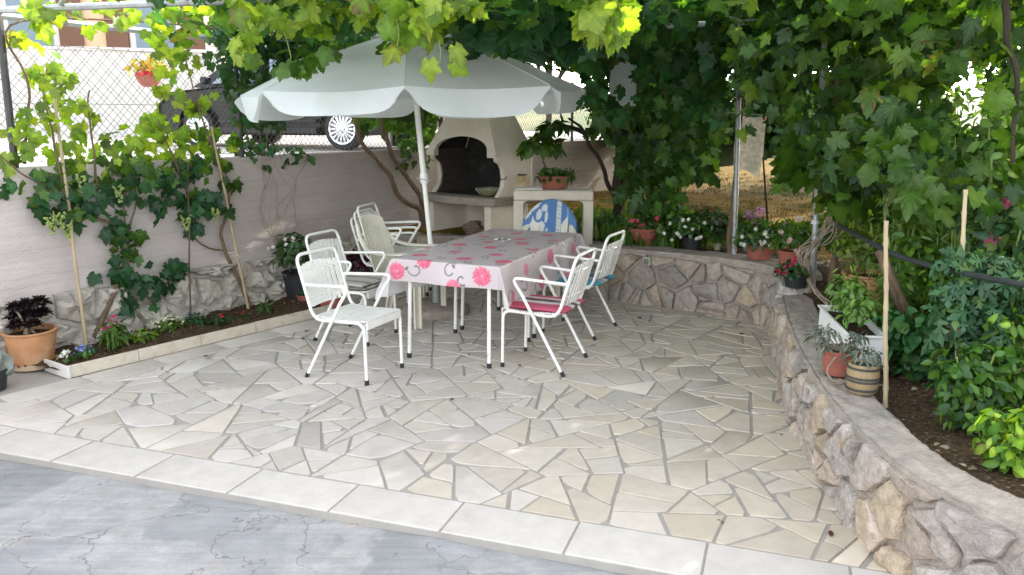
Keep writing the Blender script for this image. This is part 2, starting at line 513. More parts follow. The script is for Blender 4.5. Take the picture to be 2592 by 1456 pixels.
M['blackpot'] = mat("black_plastic_pot", (0.02, 0.022, 0.024), 0.5, 0.3, 9)
M['soil'] = mat("garden_soil", (0.075, 0.05, 0.032), 1.0, 0.5, 30, bump=0.9, bscale=45, spec=0.05, var2=(60, 0.62, 0.66, (0.24, 0.18, 0.12)))
M['concrete'] = mat("cast_concrete", (0.44, 0.385, 0.335), 0.9, 0.12, 3.5, bump=0.25, bscale=30, var2=(2.2, 0.45, 0.75, (0.52, 0.46, 0.42)), detail=8)
M['coping'] = mat("rough_mortar", (0.37, 0.32, 0.275), 0.95, 0.22, 14, bump=0.7, bscale=70, var2=(4, 0.5, 0.75, (0.27, 0.25, 0.22)))
M['stone'] = mat("field_stone", (1, 1, 1), 0.92, 0.26, 22, bump=0.8, bscale=90, attr="Col", var2=(9, 0.62, 0.75, (0.36, 0.25, 0.15)))
M['stone_pale'] = mat("whitewashed_stone", (1, 1, 1), 0.9, 0.16, 10, bump=0.55, bscale=30, attr="Col", var2=(5, 0.5, 0.8, (0.50, 0.43, 0.36)))
M['bbq'] = mat("painted_cement", (0.62, 0.56, 0.47), 0.85, 0.08, 5, bump=0.12, bscale=45, var2=(3, 0.5, 0.85, (0.48, 0.42, 0.34)))
M['bbqslab'] = mat("grey_cement_slab", (0.26, 0.225, 0.185), 0.85, 0.2, 14, bump=0.2, bscale=60)
M['soot'] = mat("sooty_firebox", (0.018, 0.017, 0.016), 0.95, 0.5, 9, bump=0.2, var2=(7, 0.55, 0.75, (0.05, 0.05, 0.047)))
M['bark'] = mat("vine_bark", (0.17, 0.115, 0.075), 0.95, 0.35, 20, bump=0.7, bscale=60, stretch=(1, 1, 0.25))
M['twig'] = mat("grey_twig", (0.30, 0.25, 0.19), 0.9, 0.3, 20, bump=0.3)
M['darkbark'] = mat("dark_bark", (0.05, 0.04, 0.03), 0.95, 0.35, 14, bump=0.6, stretch=(1, 1, 0.3))
M['cane'] = mat("bamboo_cane", (0.43, 0.34, 0.215), 0.6, 0.18, 12, stretch=(1, 1, 0.2), var2=(10, 0.55, 0.7, (0.36, 0.28, 0.18)))
M['marble'] = mat("pale_stone_tile", (0.68, 0.655, 0.62), 0.55, 0.07, 6, bump=0.05, stretch=(1, 3, 1), var2=(5, 0.5, 0.8, (0.58, 0.55, 0.51)), detail=8)
M['kerb'] = mat("travertine_kerb", (0.60, 0.54, 0.45), 0.6, 0.12, 9, bump=0.2, bscale=40, var2=(9, 0.52, 0.7, (0.50, 0.42, 0.33)))
M['whitebox'] = mat("white_plastic_box", (0.8, 0.8, 0.78), 0.4, 0.04, 6)
M['glass'] = mat("sky_tinted_window_glass", (0.07, 0.13, 0.19), 0.06, 0.1, 4, spec=0.9)  # bluish base paints the sky's reflection into the panes
M['carpaint'] = mat("black_car_paint", (0.006, 0.007, 0.010), 0.28, 0.1, 5, spec=0.35)
M['carplastic'] = mat("black_trim", (0.02, 0.02, 0.02), 0.6, 0.2, 10)
M['tyre'] = mat("tyre_rubber", (0.025, 0.025, 0.026), 0.8, 0.2, 20)
M['alloy'] = mat("silver_hubcap", (0.72, 0.73, 0.75), 0.3, 0.05, 10, metal=0.55)
M['vine'] = leaf_mat("vine_leaf", 0.52, 0.025, 0.5, tmul=(1.9, 1.85, 0.55))
M['leaf'] = leaf_mat("green_leaf", 0.35, 0.03, 0.5, tmul=(1.5, 1.6, 0.6))
M['darkleaf'] = leaf_mat("dark_leaf", 0.22, 0.035, 0.45)
M['petal'] = leaf_mat("flower_petal", 0.3, 0.02, tmul=(1.1, 1.1, 1.1))
M['dry'] = leaf_mat("dry_leaf", 0.1, 0.02)

# ---------------------------------------------------------------- patio floor
U = Vector((0.9460, -0.3242, 0)); V = Vector((0.3242, 0.9460, 0))        # along / across the front edge
OUT = Vector((-1.1, 3.41, 0)); BW = 0.285                                # outer edge of the border slabs


def uv(p): d = Vector((p[0], p[1], 0)) - OUT; return d.dot(U), d.dot(V)


def fromuv(u, v, z=0.0): p = OUT + U * u + V * v; return Vector((p.x, p.y, z))


k0 = gp(175, 958); k1 = gp(786, 808)
KD = (k1 - k0).normalized(); KN = Vector((KD.y, -KD.x, 0))               # along the planter kerb / out onto the patio

mb = MB()
# grout bed
mb.cur = (0.35, 0.325, 0.295)
q = [fromuv(-5.0, -0.003), fromuv(4.4, -0.003), fromuv(4.4, 6.0), fromuv(-5.0, 6.0)]
mb._add([(p.x, p.y, -0.007) for p in q] + [(p.x, p.y, -0.06) for p in q], [(0, 1, 2, 3), (0, 4, 5, 1), (1, 5, 6, 2)])


def slab(poly, z0, z1, color, jit=0.002):
    n = len(poly); zz = [z1 + rnd.uniform(-jit, jit) for _ in poly]
    c = (sum(p[0] for p in poly) / n, sum(p[1] for p in poly) / n)
    inn = [(p[0] + (c[0] - p[0]) * 0.03, p[1] + (c[1] - p[1]) * 0.03) for p in poly]
    mb.cur = color
    mb._add([(p[0], p[1], z0) for p in poly] + [(p[0], p[1], z - 0.003) for p, z in zip(poly, zz)] + [(p[0], p[1], z) for p, z in zip(inn, zz)],
            [(i, (i + 1) % n, n + (i + 1) % n, n + i) for i in range(n)] + [(n + i, n + (i + 1) % n, 2 * n + (i + 1) % n, 2 * n + i) for i in range(n)] + [tuple(range(2 * n, 3 * n))])


def stonecol(warm_light=0.0):
    g = rnd.gauss(0.50, 0.035)
    w = warm_light + 0.15 + rnd.gauss(0.0, 0.22)
    t = max(0, min(1.4, w))
    return (g * 1.05, g * (0.965 - 0.04 * t), g * (0.89 - 0.12 * t))


# border slabs of the front edge
SL = 0.556; u0 = uv((-2.43, 3.83))[0]
for i in range(-4, 9):
    a, b = u0 + SL * i + 0.006, u0 + SL * (i + 1) - 0.006
    g = rnd.uniform(0.53, 0.59)
    slab([tuple(fromuv(*p)[:2]) for p in [(a, 0), (b, 0), (b, BW - 0.007), (a, BW - 0.007)]], -0.034, 0.001, (g * 0.97, g * 0.90, g * 0.83), 0.001)
# slabs along the planter kerb
for i in range(-2, 4):
    a, b = 0.52 * i + 0.07, 0.52 * (i + 1) + 0.062
    ps = [k0 + KD * a + KN * 0.012, k0 + KD * b + KN * 0.012, k0 + KD * b + KN * 0.24, k0 + KD * a + KN * 0.24]
    if i == -2: continue
    slab([(p.x, p.y) for p in ps][::-1], -0.03, 0.0005, stonecol(), 0.001)
ps = [k0 + KD * -0.47 + KN * -0.45, k0 + KD * 0.05 + KN * -0.45, k0 + KD * 0.05 + KN * 0.0, k0 + KD * -0.47 + KN * 0.0]
# crazy paving
rect = (-4.6, BW, 4.2, 5.6)
cells = voronoi(poisson(rect, 0.62, 0.8, 1.0), rect, 0.8, 1.0)
polys = []


def shatter(c, depth=0):
    "break a slab along straight lines, the way paving pieces are fitted"
    A = abs(area(c)); lim = rnd.choice([0.025, 0.04, 0.055, 0.07, 0.085, 0.10])
    if len(c) < 3 or A < 0.0015: return
    if A < lim or depth > 7: polys.append(c); return
    n_ = len(c); cx = sum(p[0] for p in c) / n_; cy = sum(p[1] for p in c) / n_
    i, j = max(((i, j) for i in range(n_) for j in range(i)), key=lambda q: (c[q[0]][0] - c[q[1]][0]) ** 2 + (c[q[0]][1] - c[q[1]][1]) ** 2)
    an = math.atan2(c[i][1] - c[j][1], c[i][0] - c[j][0]) + rnd.gauss(0, 0.42)
    nn = (math.cos(an), math.sin(an)); off = nn[0] * cx + nn[1] * cy + rnd.gauss(0, 0.16) * math.sqrt(A)
    shatter(clip(c, nn, off), depth + 1); shatter(clip(c, (-nn[0], -nn[1]), -off), depth + 1)


for c in cells: shatter(c)
kuv = uv(k0); kdir = (KD.dot(U), KD.dot(V)); kn = (KN.dot(U), KN.dot(V)); kc = kuv[0] * kn[0] + kuv[1] * kn[1]
for p in polys:
    if len(p) < 3: continue
    c = (sum(q[0] for q in p) / len(p), sum(q[1] for q in p) / len(p))
    s_along = (c[0] - kuv[0]) * kdir[0] + (c[1] - kuv[1]) * kdir[1]
    if s_along > -0.47:
        p = clip(p, (-kn[0], -kn[1]), -(kc + (0.247 if s_along < 2.1 else -1.0)))
    if len(p) < 3: continue
    p = clip(p, (0, -1), -(BW + 0.001))
    if len(p) < 3: continue
    p = inset(p, lambda: rnd.choice([0.004, 0.006, 0.008, 0.012]))
    if len(p) < 3 or abs(area(p)) < 0.0012: continue
    # knock off a corner or two
    for _k in range(rnd.choice([0, 1, 1, 2, 3]) if abs(area(p)) > 0.008 else 0):
        i = rnd.randrange(len(p)); a, b, c2 = p[i - 1], p[i], p[(i + 1) % len(p)]
        t = rnd.uniform(0.08, 0.3)
        p = p[:i] + [(b[0] + (a[0] - b[0]) * t, b[1] + (a[1] - b[1]) * t), (b[0] + (c2[0] - b[0]) * t, b[1] + (c2[1] - b[1]) * t)] + p[i + 1:]
    if area(p) < 0: p = p[::-1]
    warm_light = max(0, (c[0] + 0.2) * 0.42) + 0.05  # warm garden light painted into the stone colour, stronger to the right
    slab([tuple(fromuv(*q_)[:2]) for q_ in p], -0.012, 0.0, stonecol(warm_light), 0.0018)
M['paving'] = mat("crazy_paving_stone", (1, 1, 1), 0.6, 0.09, 9, bump=0.10, bscale=36, attr="Col", detail=8, spec=0.35)
patio = mb.build("patio", M['paving'], kind="structure", colors=True, smooth=30)

# ---------------------------------------------------------------- concrete yard in front
def yard_mat():
    m = bpy.data.materials.new("cracked_concrete"); t, out = nt(m); N, L = t.nodes, t.links
    b = N.new("ShaderNodeBsdfPrincipled"); b.inputs["Roughness"].default_value = 0.85; b.inputs["Specular IOR Level"].default_value = 0.25
    tc = N.new("ShaderNodeTexCoord"); vec = tc.outputs["Object"]
    def noise(sc, det=6, rough=0.6, v=None, dist=0.0):
        n = N.new("ShaderNodeTexNoise"); n.inputs["Scale"].default_value = sc; n.inputs["Detail"].default_value = det
        n.inputs["Roughness"].default_value = rough; n.inputs["Distortion"].default_value = dist
        L.new(v or vec, n.inputs["Vector"]); return n
    def ramp(src, a, b_, c0, c1):
        r = N.new("ShaderNodeValToRGB"); r.color_ramp.elements[0].position = a; r.color_ramp.elements[1].position = b_
        r.color_ramp.elements[0].color = (*c0, 1); r.color_ramp.elements[1].color = (*c1, 1); L.new(src, r.inputs["Fac"]); return r.outputs["Color"]
    def mix(f, a, b_, bt='MIX'):
        x = N.new("ShaderNodeMix"); x.data_type = 'RGBA'; x.blend_type = bt
        if isinstance(f, float): x.inputs[0].default_value = f
        else: L.new(f, x.inputs[0])
        for i, s_ in ((6, a), (7, b_)):
            if isinstance(s_, tuple): x.inputs[i].default_value = (*s_, 1)
            else: L.new(s_, x.inputs[i])
        return x.outputs[2]
    base = ramp(noise(2.2, 8, 0.65).outputs["Fac"], 0.3, 0.72, (0.215, 0.215, 0.22), (0.335, 0.335, 0.34))
    patch = ramp(noise(0.9, 5, 0.55, dist=0.6).outputs["Fac"], 0.505, 0.53, (0, 0, 0), (1, 1, 1))
    c = mix(patch, base, ramp(noise(7, 8, 0.7).outputs["Fac"], 0.3, 0.7, (0.27, 0.265, 0.26), (0.40, 0.395, 0.39)))
    # trowel strokes
    mp = N.new("ShaderNodeMapping"); mp.inputs["Rotation"].default_value = (0, 0, 0.6); mp.inputs["Scale"].default_value = (2, 26, 1); L.new(vec, mp.inputs["Vector"])
    st = ramp(noise(1.0, 4, 0.6, mp.outputs["Vector"], 0.5).outputs["Fac"], 0.35, 0.65, (0.9, 0.9, 0.9), (1.07, 1.07, 1.07))
    c = mix(1.0, c, st, 'MULTIPLY')
    # stained spots
    c = mix(1.0, c, ramp(noise(160, 3, 0.8).outputs["Fac"], 0.3, 0.7, (0.84, 0.84, 0.84), (1.12, 1.12, 1.12)), 'MULTIPLY')
    c = mix(ramp(noise(5, 6, 0.7).outputs["Fac"], 0.58, 0.75, (0, 0, 0), (0.6, 0.6, 0.6)), c, (0.36, 0.30, 0.25))
    # cracks
    ds = noise(1.6, 5, 0.6); vm = N.new("ShaderNodeVectorMath"); vm.operation = 'MULTIPLY_ADD'; vm.inputs[1].default_value = (0.9, 0.9, 0.9)
    L.new(ds.outputs["Color"], vm.inputs[0]); L.new(vec, vm.inputs[2])
    vo = N.new("ShaderNodeTexVoronoi"); vo.feature = 'DISTANCE_TO_EDGE'; vo.inputs["Scale"].default_value = 1.5; L.new(vm.outputs[0], vo.inputs["Vector"])
    ck = ramp(vo.outputs["Distance"], 0.001, 0.0075, (0.85, 0.85, 0.85), (0, 0, 0))
    msk = ramp(noise(0.8, 3).outputs["Fac"], 0.40, 0.52, (0, 0, 0), (1, 1, 1))
    ckm = mix(1.0, ck, msk, 'MULTIPLY')
    c = mix(ckm, c, (0.16, 0.15, 0.145))
    L.new(c, b.inputs["Base Color"])
    bp = N.new("ShaderNodeBump"); bp.inputs["Strength"].default_value = 0.5; bp.inputs["Distance"].default_value = 0.012
    h = mix(0.5, mix(0.5, noise(30, 8, 0.7).outputs["Color"], st), mix(1.0, ckm, (0, 0, 0), 'DIFFERENCE'), 'SUBTRACT')
    L.new(h, bp.inputs["Height"]); L.new(bp.outputs["Normal"], b.inputs["Normal"])
    L.new(b.outputs["BSDF"], out.inputs["Surface"]); return m


mb = MB()


def yardz(u, v):
    return -0.040 - 0.006 * mn.noise(Vector((u * 2, v * 2, 0))) + (0.012 * max(0, mn.noise(Vector((u * 3, v * 9, 7)))) if v > -0.08 else 0)


mb.grid(lambda a, b: fromuv(-7 + 13 * a, -5.5 + 5.53 * (1 - (1 - b) ** 2), yardz(-7 + 13 * a, -5.5 + 5.53 * (1 - (1 - b) ** 2))), 150, 70)
mb.build("courtyard", yard_mat(), kind="structure", smooth=179)
# broken mortar along the step
mb = MB()
for i in range(70):
    u = -2.2 + 4.2 * (i + rnd.random()) / 70; v = -0.012 - abs(rnd.gauss(0, 0.012)); p = fromuv(u, v)
    r = rnd.uniform(0.004, 0.013) * (2.2 if rnd.random() < 0.06 else 1)
    mb.ball((p.x, p.y, -0.05), r, 7, 5, 0.7, 0.8, i)
mb.build("mortar_crumbs", M['coping'], smooth=50, kind="stuff")["label"] = "loose mortar crumbs along the broken step of the patio"

# ---------------------------------------------------------------- ground planes
def grass_mat():
    return mat("dry_grass", (0.155, 0.092, 0.016), 1.0, 0.45, 5.0, bump=0.8, bscale=30, spec=0.05, var2=(1.2, 0.5, 0.7, (0.07, 0.08, 0.012)), detail=9)


def gz(x, y):
    "height of the garden ground"
    n = 0.035 * mn.noise(Vector((x, y, 0)) * 0.9) + 0.012 * mn.noise(Vector((x, y, 3)) * 5)
    t = max(0, min(1, (y - 5.6) / 1.0)); t = t * t * (3 - 2 * t)
    return (0.35 + 0.02 * (x - 2)) * (1 - t) + (0.49 + 0.012 * max(0, y - 7)) * t + n


# soil of the planter
mb = MB()
_A = k0 - KN * 0.02; _B = k0 + KD * ((k1 - k0).length + 0.22) - KN * 0.02; _C = wp(2.75, 0, 0.07); _D = wp(-0.32, 0, 0.05)
mb.grid(lambda u, v: _A.lerp(_B, u).lerp(_D.lerp(_C, u), v) + Vector((0, 0, 0.045 + 0.03 * mn.noise(Vector((u * 18, v * 6, 5))) + 0.015 * mn.noise(Vector((u * 60, v * 20, 5))))), 90, 24)
mb.build("planter_soil", M['soil'], kind="structure", smooth=179)
# street behind the left wall
M['road'] = mat("dusty_road", (0.50, 0.47, 0.43), 0.9, 0.12, 1.5, bump=0.3, bscale=20, var2=(3, 0.5, 0.8, (0.52, 0.48, 0.44)))
mb = MB()
def street(u, v):
    s = -9 + 34 * u; d = -0.1 - 13 * v
    p = WA + WD * s + WN * d
    return (p.x, p.y, 1.27 + 0.012 * (-d) + 0.02 * mn.noise(p * 0.7))
mb.grid(street, 60, 30)
mb.build("street", M['road'], kind="structure", smooth=179)
# far ground to the horizon
mb = MB()
def far(u, v):
    a = 2 * math.pi * u; r = 18 + 220 * v * v
    return (r * math.sin(a), 5 + r * math.cos(a), -0.4 + (2.5 * max(0, math.cos(a)) * (v ** 0.7) * 3.0))
mb.grid(far, 48, 14)
mb.build("hillside", mat("scrub_hillside", (0.10, 0.13, 0.05), 0.95, 0.4, 0.25, detail=9, var2=(0.4, 0.5, 0.7, (0.22, 0.2, 0.1))), kind="structure", smooth=179)
mb = MB()
mb._add([(-70, -60, -0.12), (70, -60, -0.12), (70, 24, -0.12), (-70, 24, -0.12)], [(0, 1, 2, 3)])
mb.build("ground", mat("pale_ground", (0.42, 0.41, 0.39), 0.9, 0.15, 1.2), kind="structure")
# ---------------------------------------------------------------- left concrete wall
lw = thing("concrete_wall", "long plank-marked concrete wall with a base of big pale stones behind the vines", "wall", tuple(wp(3, 0)))
off = lw.location
mb = MB()


def wallface(u, v):
    s = -3.2 + 13.3 * u; z = 0.44 + 0.97 * v
    plank = 0.005 * (abs(((z - 0.44) / 0.19) % 1 - 0.5) < 0.04) * 1.0
    pl = 0.004 * mn.noise(Vector((s * 0.8, math.floor((z - 0.44) / 0.19) * 3.7, 2)))
    return wp(s, z, 0.02 - plank + pl + 0.006 * mn.noise(Vector((s * 2, z * 3, 0))))
mb.grid(wallface, 260, 60)
# top and back
mb.grid(lambda u, v: wp(-3.2 + 13.3 * u, 1.41 + 0.006 * mn.noise(Vector((u * 40, v, 0))), 0.02 - 0.20 * v), 60, 2)
mb.grid(lambda u, v: wp(-3.2 + 13.3 * u, 1.41 - 1.5 * v, -0.18), 10, 2)
a, b = wp(10.1, -0.2, 0.02), wp(10.1, -0.2, -0.18)
mb._add([a, b, b + Vector((0, 0, 1.61)), a + Vector((0, 0, 1.61))], [(0, 1, 2, 3)])
mw = bpy.data.materials.new("board_marked_concrete"); t, out = nt(mw); N, L = t.nodes, t.links
b_ = N.new("ShaderNodeBsdfPrincipled"); b_.inputs["Roughness"].default_value = 0.9; b_.inputs["Specular IOR Level"].default_value = 0.2
tc = N.new("ShaderNodeTexCoord")
mp = N.new("ShaderNodeMapping"); mp.inputs["Scale"].default_value = (1.0, 1.0, 2.6); L.new(tc.outputs["Object"], mp.inputs["Vector"])
n1 = N.new("ShaderNodeTexNoise"); n1.inputs["Scale"].default_value = 1.6; n1.inputs["Detail"].default_value = 9; n1.inputs["Roughness"].default_value = 0.65; L.new(mp.outputs[0], n1.inputs["Vector"])
r1 = N.new("ShaderNodeValToRGB"); r1.color_ramp.elements[0].position = 0.32; r1.color_ramp.elements[1].position = 0.68
r1.color_ramp.elements[0].color = (0.52, 0.45, 0.43, 1); r1.color_ramp.elements[1].color = (0.64, 0.575, 0.565, 1); L.new(n1.outputs["Fac"], r1.inputs["Fac"])
n2 = N.new("ShaderNodeTexNoise"); n2.inputs["Scale"].default_value = 0.9; n2.inputs["Detail"].default_value = 5; L.new(tc.outputs["Object"], n2.inputs["Vector"])
r2 = N.new("ShaderNodeValToRGB"); r2.color_ramp.elements[0].position = 0.42; r2.color_ramp.elements[1].position = 0.62; L.new(n2.outputs["Fac"], r2.inputs["Fac"])
mx = N.new("ShaderNodeMix"); mx.data_type = 'RGBA'; L.new(r2.outputs["Color"], mx.inputs[0]); L.new(r1.outputs["Color"], mx.inputs[6]); mx.inputs[7].default_value = (0.63, 0.56, 0.55, 1)
# plank joints
sx = N.new("ShaderNodeSeparateXYZ"); L.new(tc.outputs["Object"], sx.inputs[0])
md = N.new("ShaderNodeMath"); md.operation = 'MODULO'; md.inputs[1].default_value = 0.19
ad = N.new("ShaderNodeMath"); ad.operation = 'ADD'; ad.inputs[1].default_value = -0.44 + 1.9
nz = N.new("ShaderNodeTexNoise"); nz.inputs["Scale"].default_value = 3; L.new(tc.outputs["Object"], nz.inputs["Vector"])
ma = N.new("ShaderNodeMath"); ma.operation = 'MULTIPLY_ADD'; ma.inputs[1].default_value = 0.03; L.new(nz.outputs["Fac"], ma.inputs[0]); L.new(sx.outputs["Z"], ma.inputs[2])
L.new(ma.outputs[0], ad.inputs[0]); L.new(ad.outputs[0], md.inputs[0])
r3 = N.new("ShaderNodeValToRGB"); r3.color_ramp.elements[0].position = 0.0; r3.color_ramp.elements[1].position = 0.012
r3.color_ramp.elements[0].color = (0.66, 0.64, 0.62, 1); r3.color_ramp.elements[1].color = (1, 1, 1, 1); L.new(md.outputs[0], r3.inputs["Fac"])
m2 = N.new("ShaderNodeMix"); m2.data_type = 'RGBA'; m2.blend_type = 'MULTIPLY'; m2.inputs[0].default_value = 0.42
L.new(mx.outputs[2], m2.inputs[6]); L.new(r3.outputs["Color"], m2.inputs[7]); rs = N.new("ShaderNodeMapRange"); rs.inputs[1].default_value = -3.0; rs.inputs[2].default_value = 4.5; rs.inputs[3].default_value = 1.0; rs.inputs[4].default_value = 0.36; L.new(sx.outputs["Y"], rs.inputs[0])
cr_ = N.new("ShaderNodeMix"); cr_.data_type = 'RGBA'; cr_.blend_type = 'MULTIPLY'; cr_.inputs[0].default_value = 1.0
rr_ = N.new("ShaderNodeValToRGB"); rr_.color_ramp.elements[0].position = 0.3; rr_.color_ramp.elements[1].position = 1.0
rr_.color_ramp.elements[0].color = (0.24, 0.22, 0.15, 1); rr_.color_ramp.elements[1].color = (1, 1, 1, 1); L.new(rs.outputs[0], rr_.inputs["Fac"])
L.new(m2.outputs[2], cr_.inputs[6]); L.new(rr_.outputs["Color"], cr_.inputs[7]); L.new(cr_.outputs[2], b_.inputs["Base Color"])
n4 = N.new("ShaderNodeTexNoise"); n4.inputs["Scale"].default_value = 26; n4.inputs["Detail"].default_value = 6; L.new(mp.outputs[0], n4.inputs["Vector"])
bp = N.new("ShaderNodeBump"); bp.inputs["Strength"].default_value = 0.35; bp.inputs["Distance"].default_value = 0.02; L.new(n4.outputs["Fac"], bp.inputs["Height"]); L.new(bp.outputs[0], b_.inputs["Normal"])
L.new(b_.outputs[0], out.inputs["Surface"])
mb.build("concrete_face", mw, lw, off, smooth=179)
# stone base with mortar
mb = MB()
mb.grid(lambda u, v: wp(-3.2 + 13.0 * u, -0.1 + 0.57 * v, 0.045 + 0.03 * mn.noise(Vector((u * 52, v * 4, 1))) + 0.02 * mn.noise(Vector((u * 160, v * 12, 1))) - 0.03 * v * v), 300, 22)
mb.build("mortar", mat("pale_mortar", (0.50, 0.465, 0.42), 0.95, 0.15, 12, bump=0.6, bscale=40), lw, off, smooth=179)
mb = MB()
rg = random.Random(3)
pts = poisson((-3.0, -0.05, 7.0, 0.47), 0.27, 0.8, 1.2, rg=rg)
for i, c in enumerate(voronoi(pts, (-3.0, -0.08, 7.0, 0.475), 0.8, 1.2)):
    p = inset(c, rg.uniform(0.010, 0.03))
    if len(p) < 3 or abs(area(p)) < 0.004: continue
    g = rg.uniform(0.44, 0.56)
    stone(mb, p, lambda s, h, d: wp(s, h, 0.035 + d), rg.uniform(0.04, 0.10), i + 60, 0.018, 0.75, (g, g * 0.92, g * 0.81))
mb.build("base_stones", M['stone_pale'], lw, off, smooth=38, colors=True)

# ---------------------------------------------------------------- chain link fence on the wall
FT = 2.28
cf = thing("chain_link_fence", "rusty chain link fence with dark posts along the top of the concrete wall", "fence", tuple(wp(3, 1.41)))
off = cf.location
mb = MB(); cell = 0.062
s0, s1, z0, z1 = -2.4, 9.4, 1.42, FT
hgt = z1 - z0
n_ = int((s1 - s0) / cell)
for i in range(n_):
    for sg in (1, -1):
        s = s0 + cell * i
        # a wire running up diagonally to the top of the mesh
        a = wp(s, z0, -0.08 + 0.003 * sg); e = wp(s + sg * hgt * 0.95, z1 + (0.03 if i % 2 else 0.0), -0.08 + 0.003 * sg)
        if sg < 0 and s - hgt < s0 - 0.8: continue
        mb.tube([a, (a + e) / 2 + WN * 0.006, e], 0.0024, 3, cap=False)
for z in (1.44, 1.86, FT):
    mb.tube([wp(s0 + (s1 - s0) * k / 12, z - 0.012 * math.sin(k * 1.3), -0.08) for k in range(13)], 0.0022, 4)
mb.build("wire_mesh", mat("rusty_wire", (0.20, 0.185, 0.16), 0.7, 0.3, 30, metal=0.3), cf, off)
for s in (-2.2, 1.97, 4.05, 6.2, 8.4):
    mb = MB(); mb.tube([wp(s, 1.40, -0.06), wp(s, FT + 0.05, -0.06)], 0.022, 8)
    mb.build("post", M['darkmetal'] if s != 4.05 else M['metal'], cf, off)
fp = thing("fence_post", "black iron post at the left corner holding the pergola pipes", "post", tuple(wp(-0.05, 1.40)))
mb = MB(); mb.tube([wp(-0.05, 1.38, -0.02), wp(-0.03, 2.47, -0.02)], 0.026, 8)
mb.build("shaft", M['darkmetal'], fp, fp.location)

# ---------------------------------------------------------------- planter kerb
pk = thing("planter_kerb", "low kerb of pale travertine tiles edging the flower bed", "kerb", tuple(k0))
off = pk.location
ts = 0.505
LK = (k1 - k0).length
for i in range(5):
    a, b = ts * i, min(ts * (i + 1) - 0.004, LK + 0.25)
    mb = MB(); c = k0 + KD * ((a + b) / 2) - KN * 0.012 + Vector((0, 0, 0.042))
    mb.box(c, (b - a, 0.022, 0.088 + rnd.uniform(-0.002, 0.002)), math.atan2(KD.y, KD.x))
    mb.build("tile", M['kerb'], pk, off, bevel=0.003)
kc_ = gp(115, 937); d = (kc_ - k0); Lk = d.length
mb = MB(); c = k0 + d * 0.5 + Vector((0, 0, 0.042)) - d.normalized() * 0.012
mb.box(c, (Lk, 0.02, 0.086), math.atan2(d.y, d.x)); mb.build("tile", M['marble'], pk, off, bevel=0.003)
e1 = k0 + KD * (LK + 0.24); e2 = wp(2.75, 0, 0.06)
mb = MB(); c = (e1 + e2) / 2 + Vector((0, 0, 0.038)); dd = e2 - e1
mb.box(c, (dd.length, 0.02, 0.078), math.atan2(dd.y, dd.x)); mb.build("tile", M['kerb'], pk, off, bevel=0.003)

# ---------------------------------------------------------------- stone retaining wall
base = [(-1.75, 8.45), (-0.9, 8.42), (-0.1, 8.30), (0.5, 8.05), (0.92, 7.77), (1.11, 7.56), (1.59, 7.28), (2.01, 6.94), (2.18, 6.70), (2.21, 6.42), (2.03, 5.80), (1.86, 5.17), (1.70, 4.50),
        (1.58, 3.85), (1.53, 3.40), (1.52, 2.95), (1.60, 2.62), (1.80, 2.30), (2.15, 2.0), (2.7, 1.8)]
RP = spline([(x, y, 0) for x, y in base], 8)
RL = [0.0]
for i in range(1, len(RP)): RL.append(RL[-1] + (RP[i] - RP[i - 1]).length)
RT = RL[-1]


def rat(s):
    s = max(0.0, min(RT - 1e-4, s)); i = 0
    lo, hi = 0, len(RL) - 2
    while lo < hi:
        m_ = (lo + hi + 1) // 2
        if RL[m_] <= s: lo = m_
        else: hi = m_ - 1
    i = lo; t = (s - RL[i]) / max(1e-9, RL[i + 1] - RL[i])
    p = RP[i].lerp(RP[i + 1], t)
    a = RP[max(0, i - 2)]; b = RP[min(len(RP) - 1, i + 3)]; tg = (b - a).normalized()
    return p, Vector((-tg.y, tg.x, 0))             # the normal points to the garden


S_STEP = next(RL[i] for i in range(len(RP)) if RP[i].y < 6.40 and RP[i].x > 1.9)


def wtop(s):
    return 0.52 if s < S_STEP else 0.41 + 0.11 * max(0, 1 - (s - S_STEP) / 0.30)


def rmap(s, h, d):
    p, n = rat(s); lean = 0.05 * h
    q = p + n * (lean - d)
    return (q.x, q.y, h)


sw = thing("stone_retaining_wall", "curved low rubble stone wall with a rough mortar top around the patio", "wall", (2.0, 6.5, 0))
off = sw.location
mb = MB()
mb.grid(lambda u, v: Vector(rmap(RT * u, -0.06 + (wtop(RT * u) + 0.06) * v, 0.006 + 0.012 * mn.noise(Vector((u * 90, v * 6, 0))) + 0.008 * mn.noise(Vector((u * 300, v * 20, 0))))), 420, 16)
mb.build("mortar", M['coping'], sw, off, smooth=179)
mb = MB()
def cope(u, v):
    s = RT * u; p, n = rat(s); wdt = 0.235 if s > S_STEP else 0.34
    t = v * wdt
    z = wtop(s) + 0.012 * mn.noise(Vector((p.x * 9, p.y * 9, v * 4))) + 0.006 * mn.noise(Vector((p.x * 40, p.y * 40, v * 9))) + 0.004 * mn.noise(Vector((p.x * 90, p.y * 90, v * 20)))
    q = p + n * (0.025 + t - 0.012 + (0.02 * mn.noise(Vector((p.x * 7, p.y * 7, 3))) if v in (0.0, 1.0) else 0))
    if v < 0.08: z -= 0.02 * (1 - v / 0.08)
    if v > 0.93: z -= 0.25 * (v - 0.93) / 0.07
    return Vector((q.x, q.y, z))
mb.grid(cope, 420, 14)
mb.build("coping", M['coping'], sw, off, smooth=179)
mb = MB(); rg = random.Random(21)
pts = poisson((0, 0, RT, 0.6), 0.185, 0.8, 1.0, rg=rg)
tones = [(0.52, 0.44, 0.37), (0.48, 0.41, 0.36), (0.54, 0.44, 0.36), (0.45, 0.40, 0.36), (0.50, 0.40, 0.29), (0.52, 0.46, 0.41)]
cells_ = []
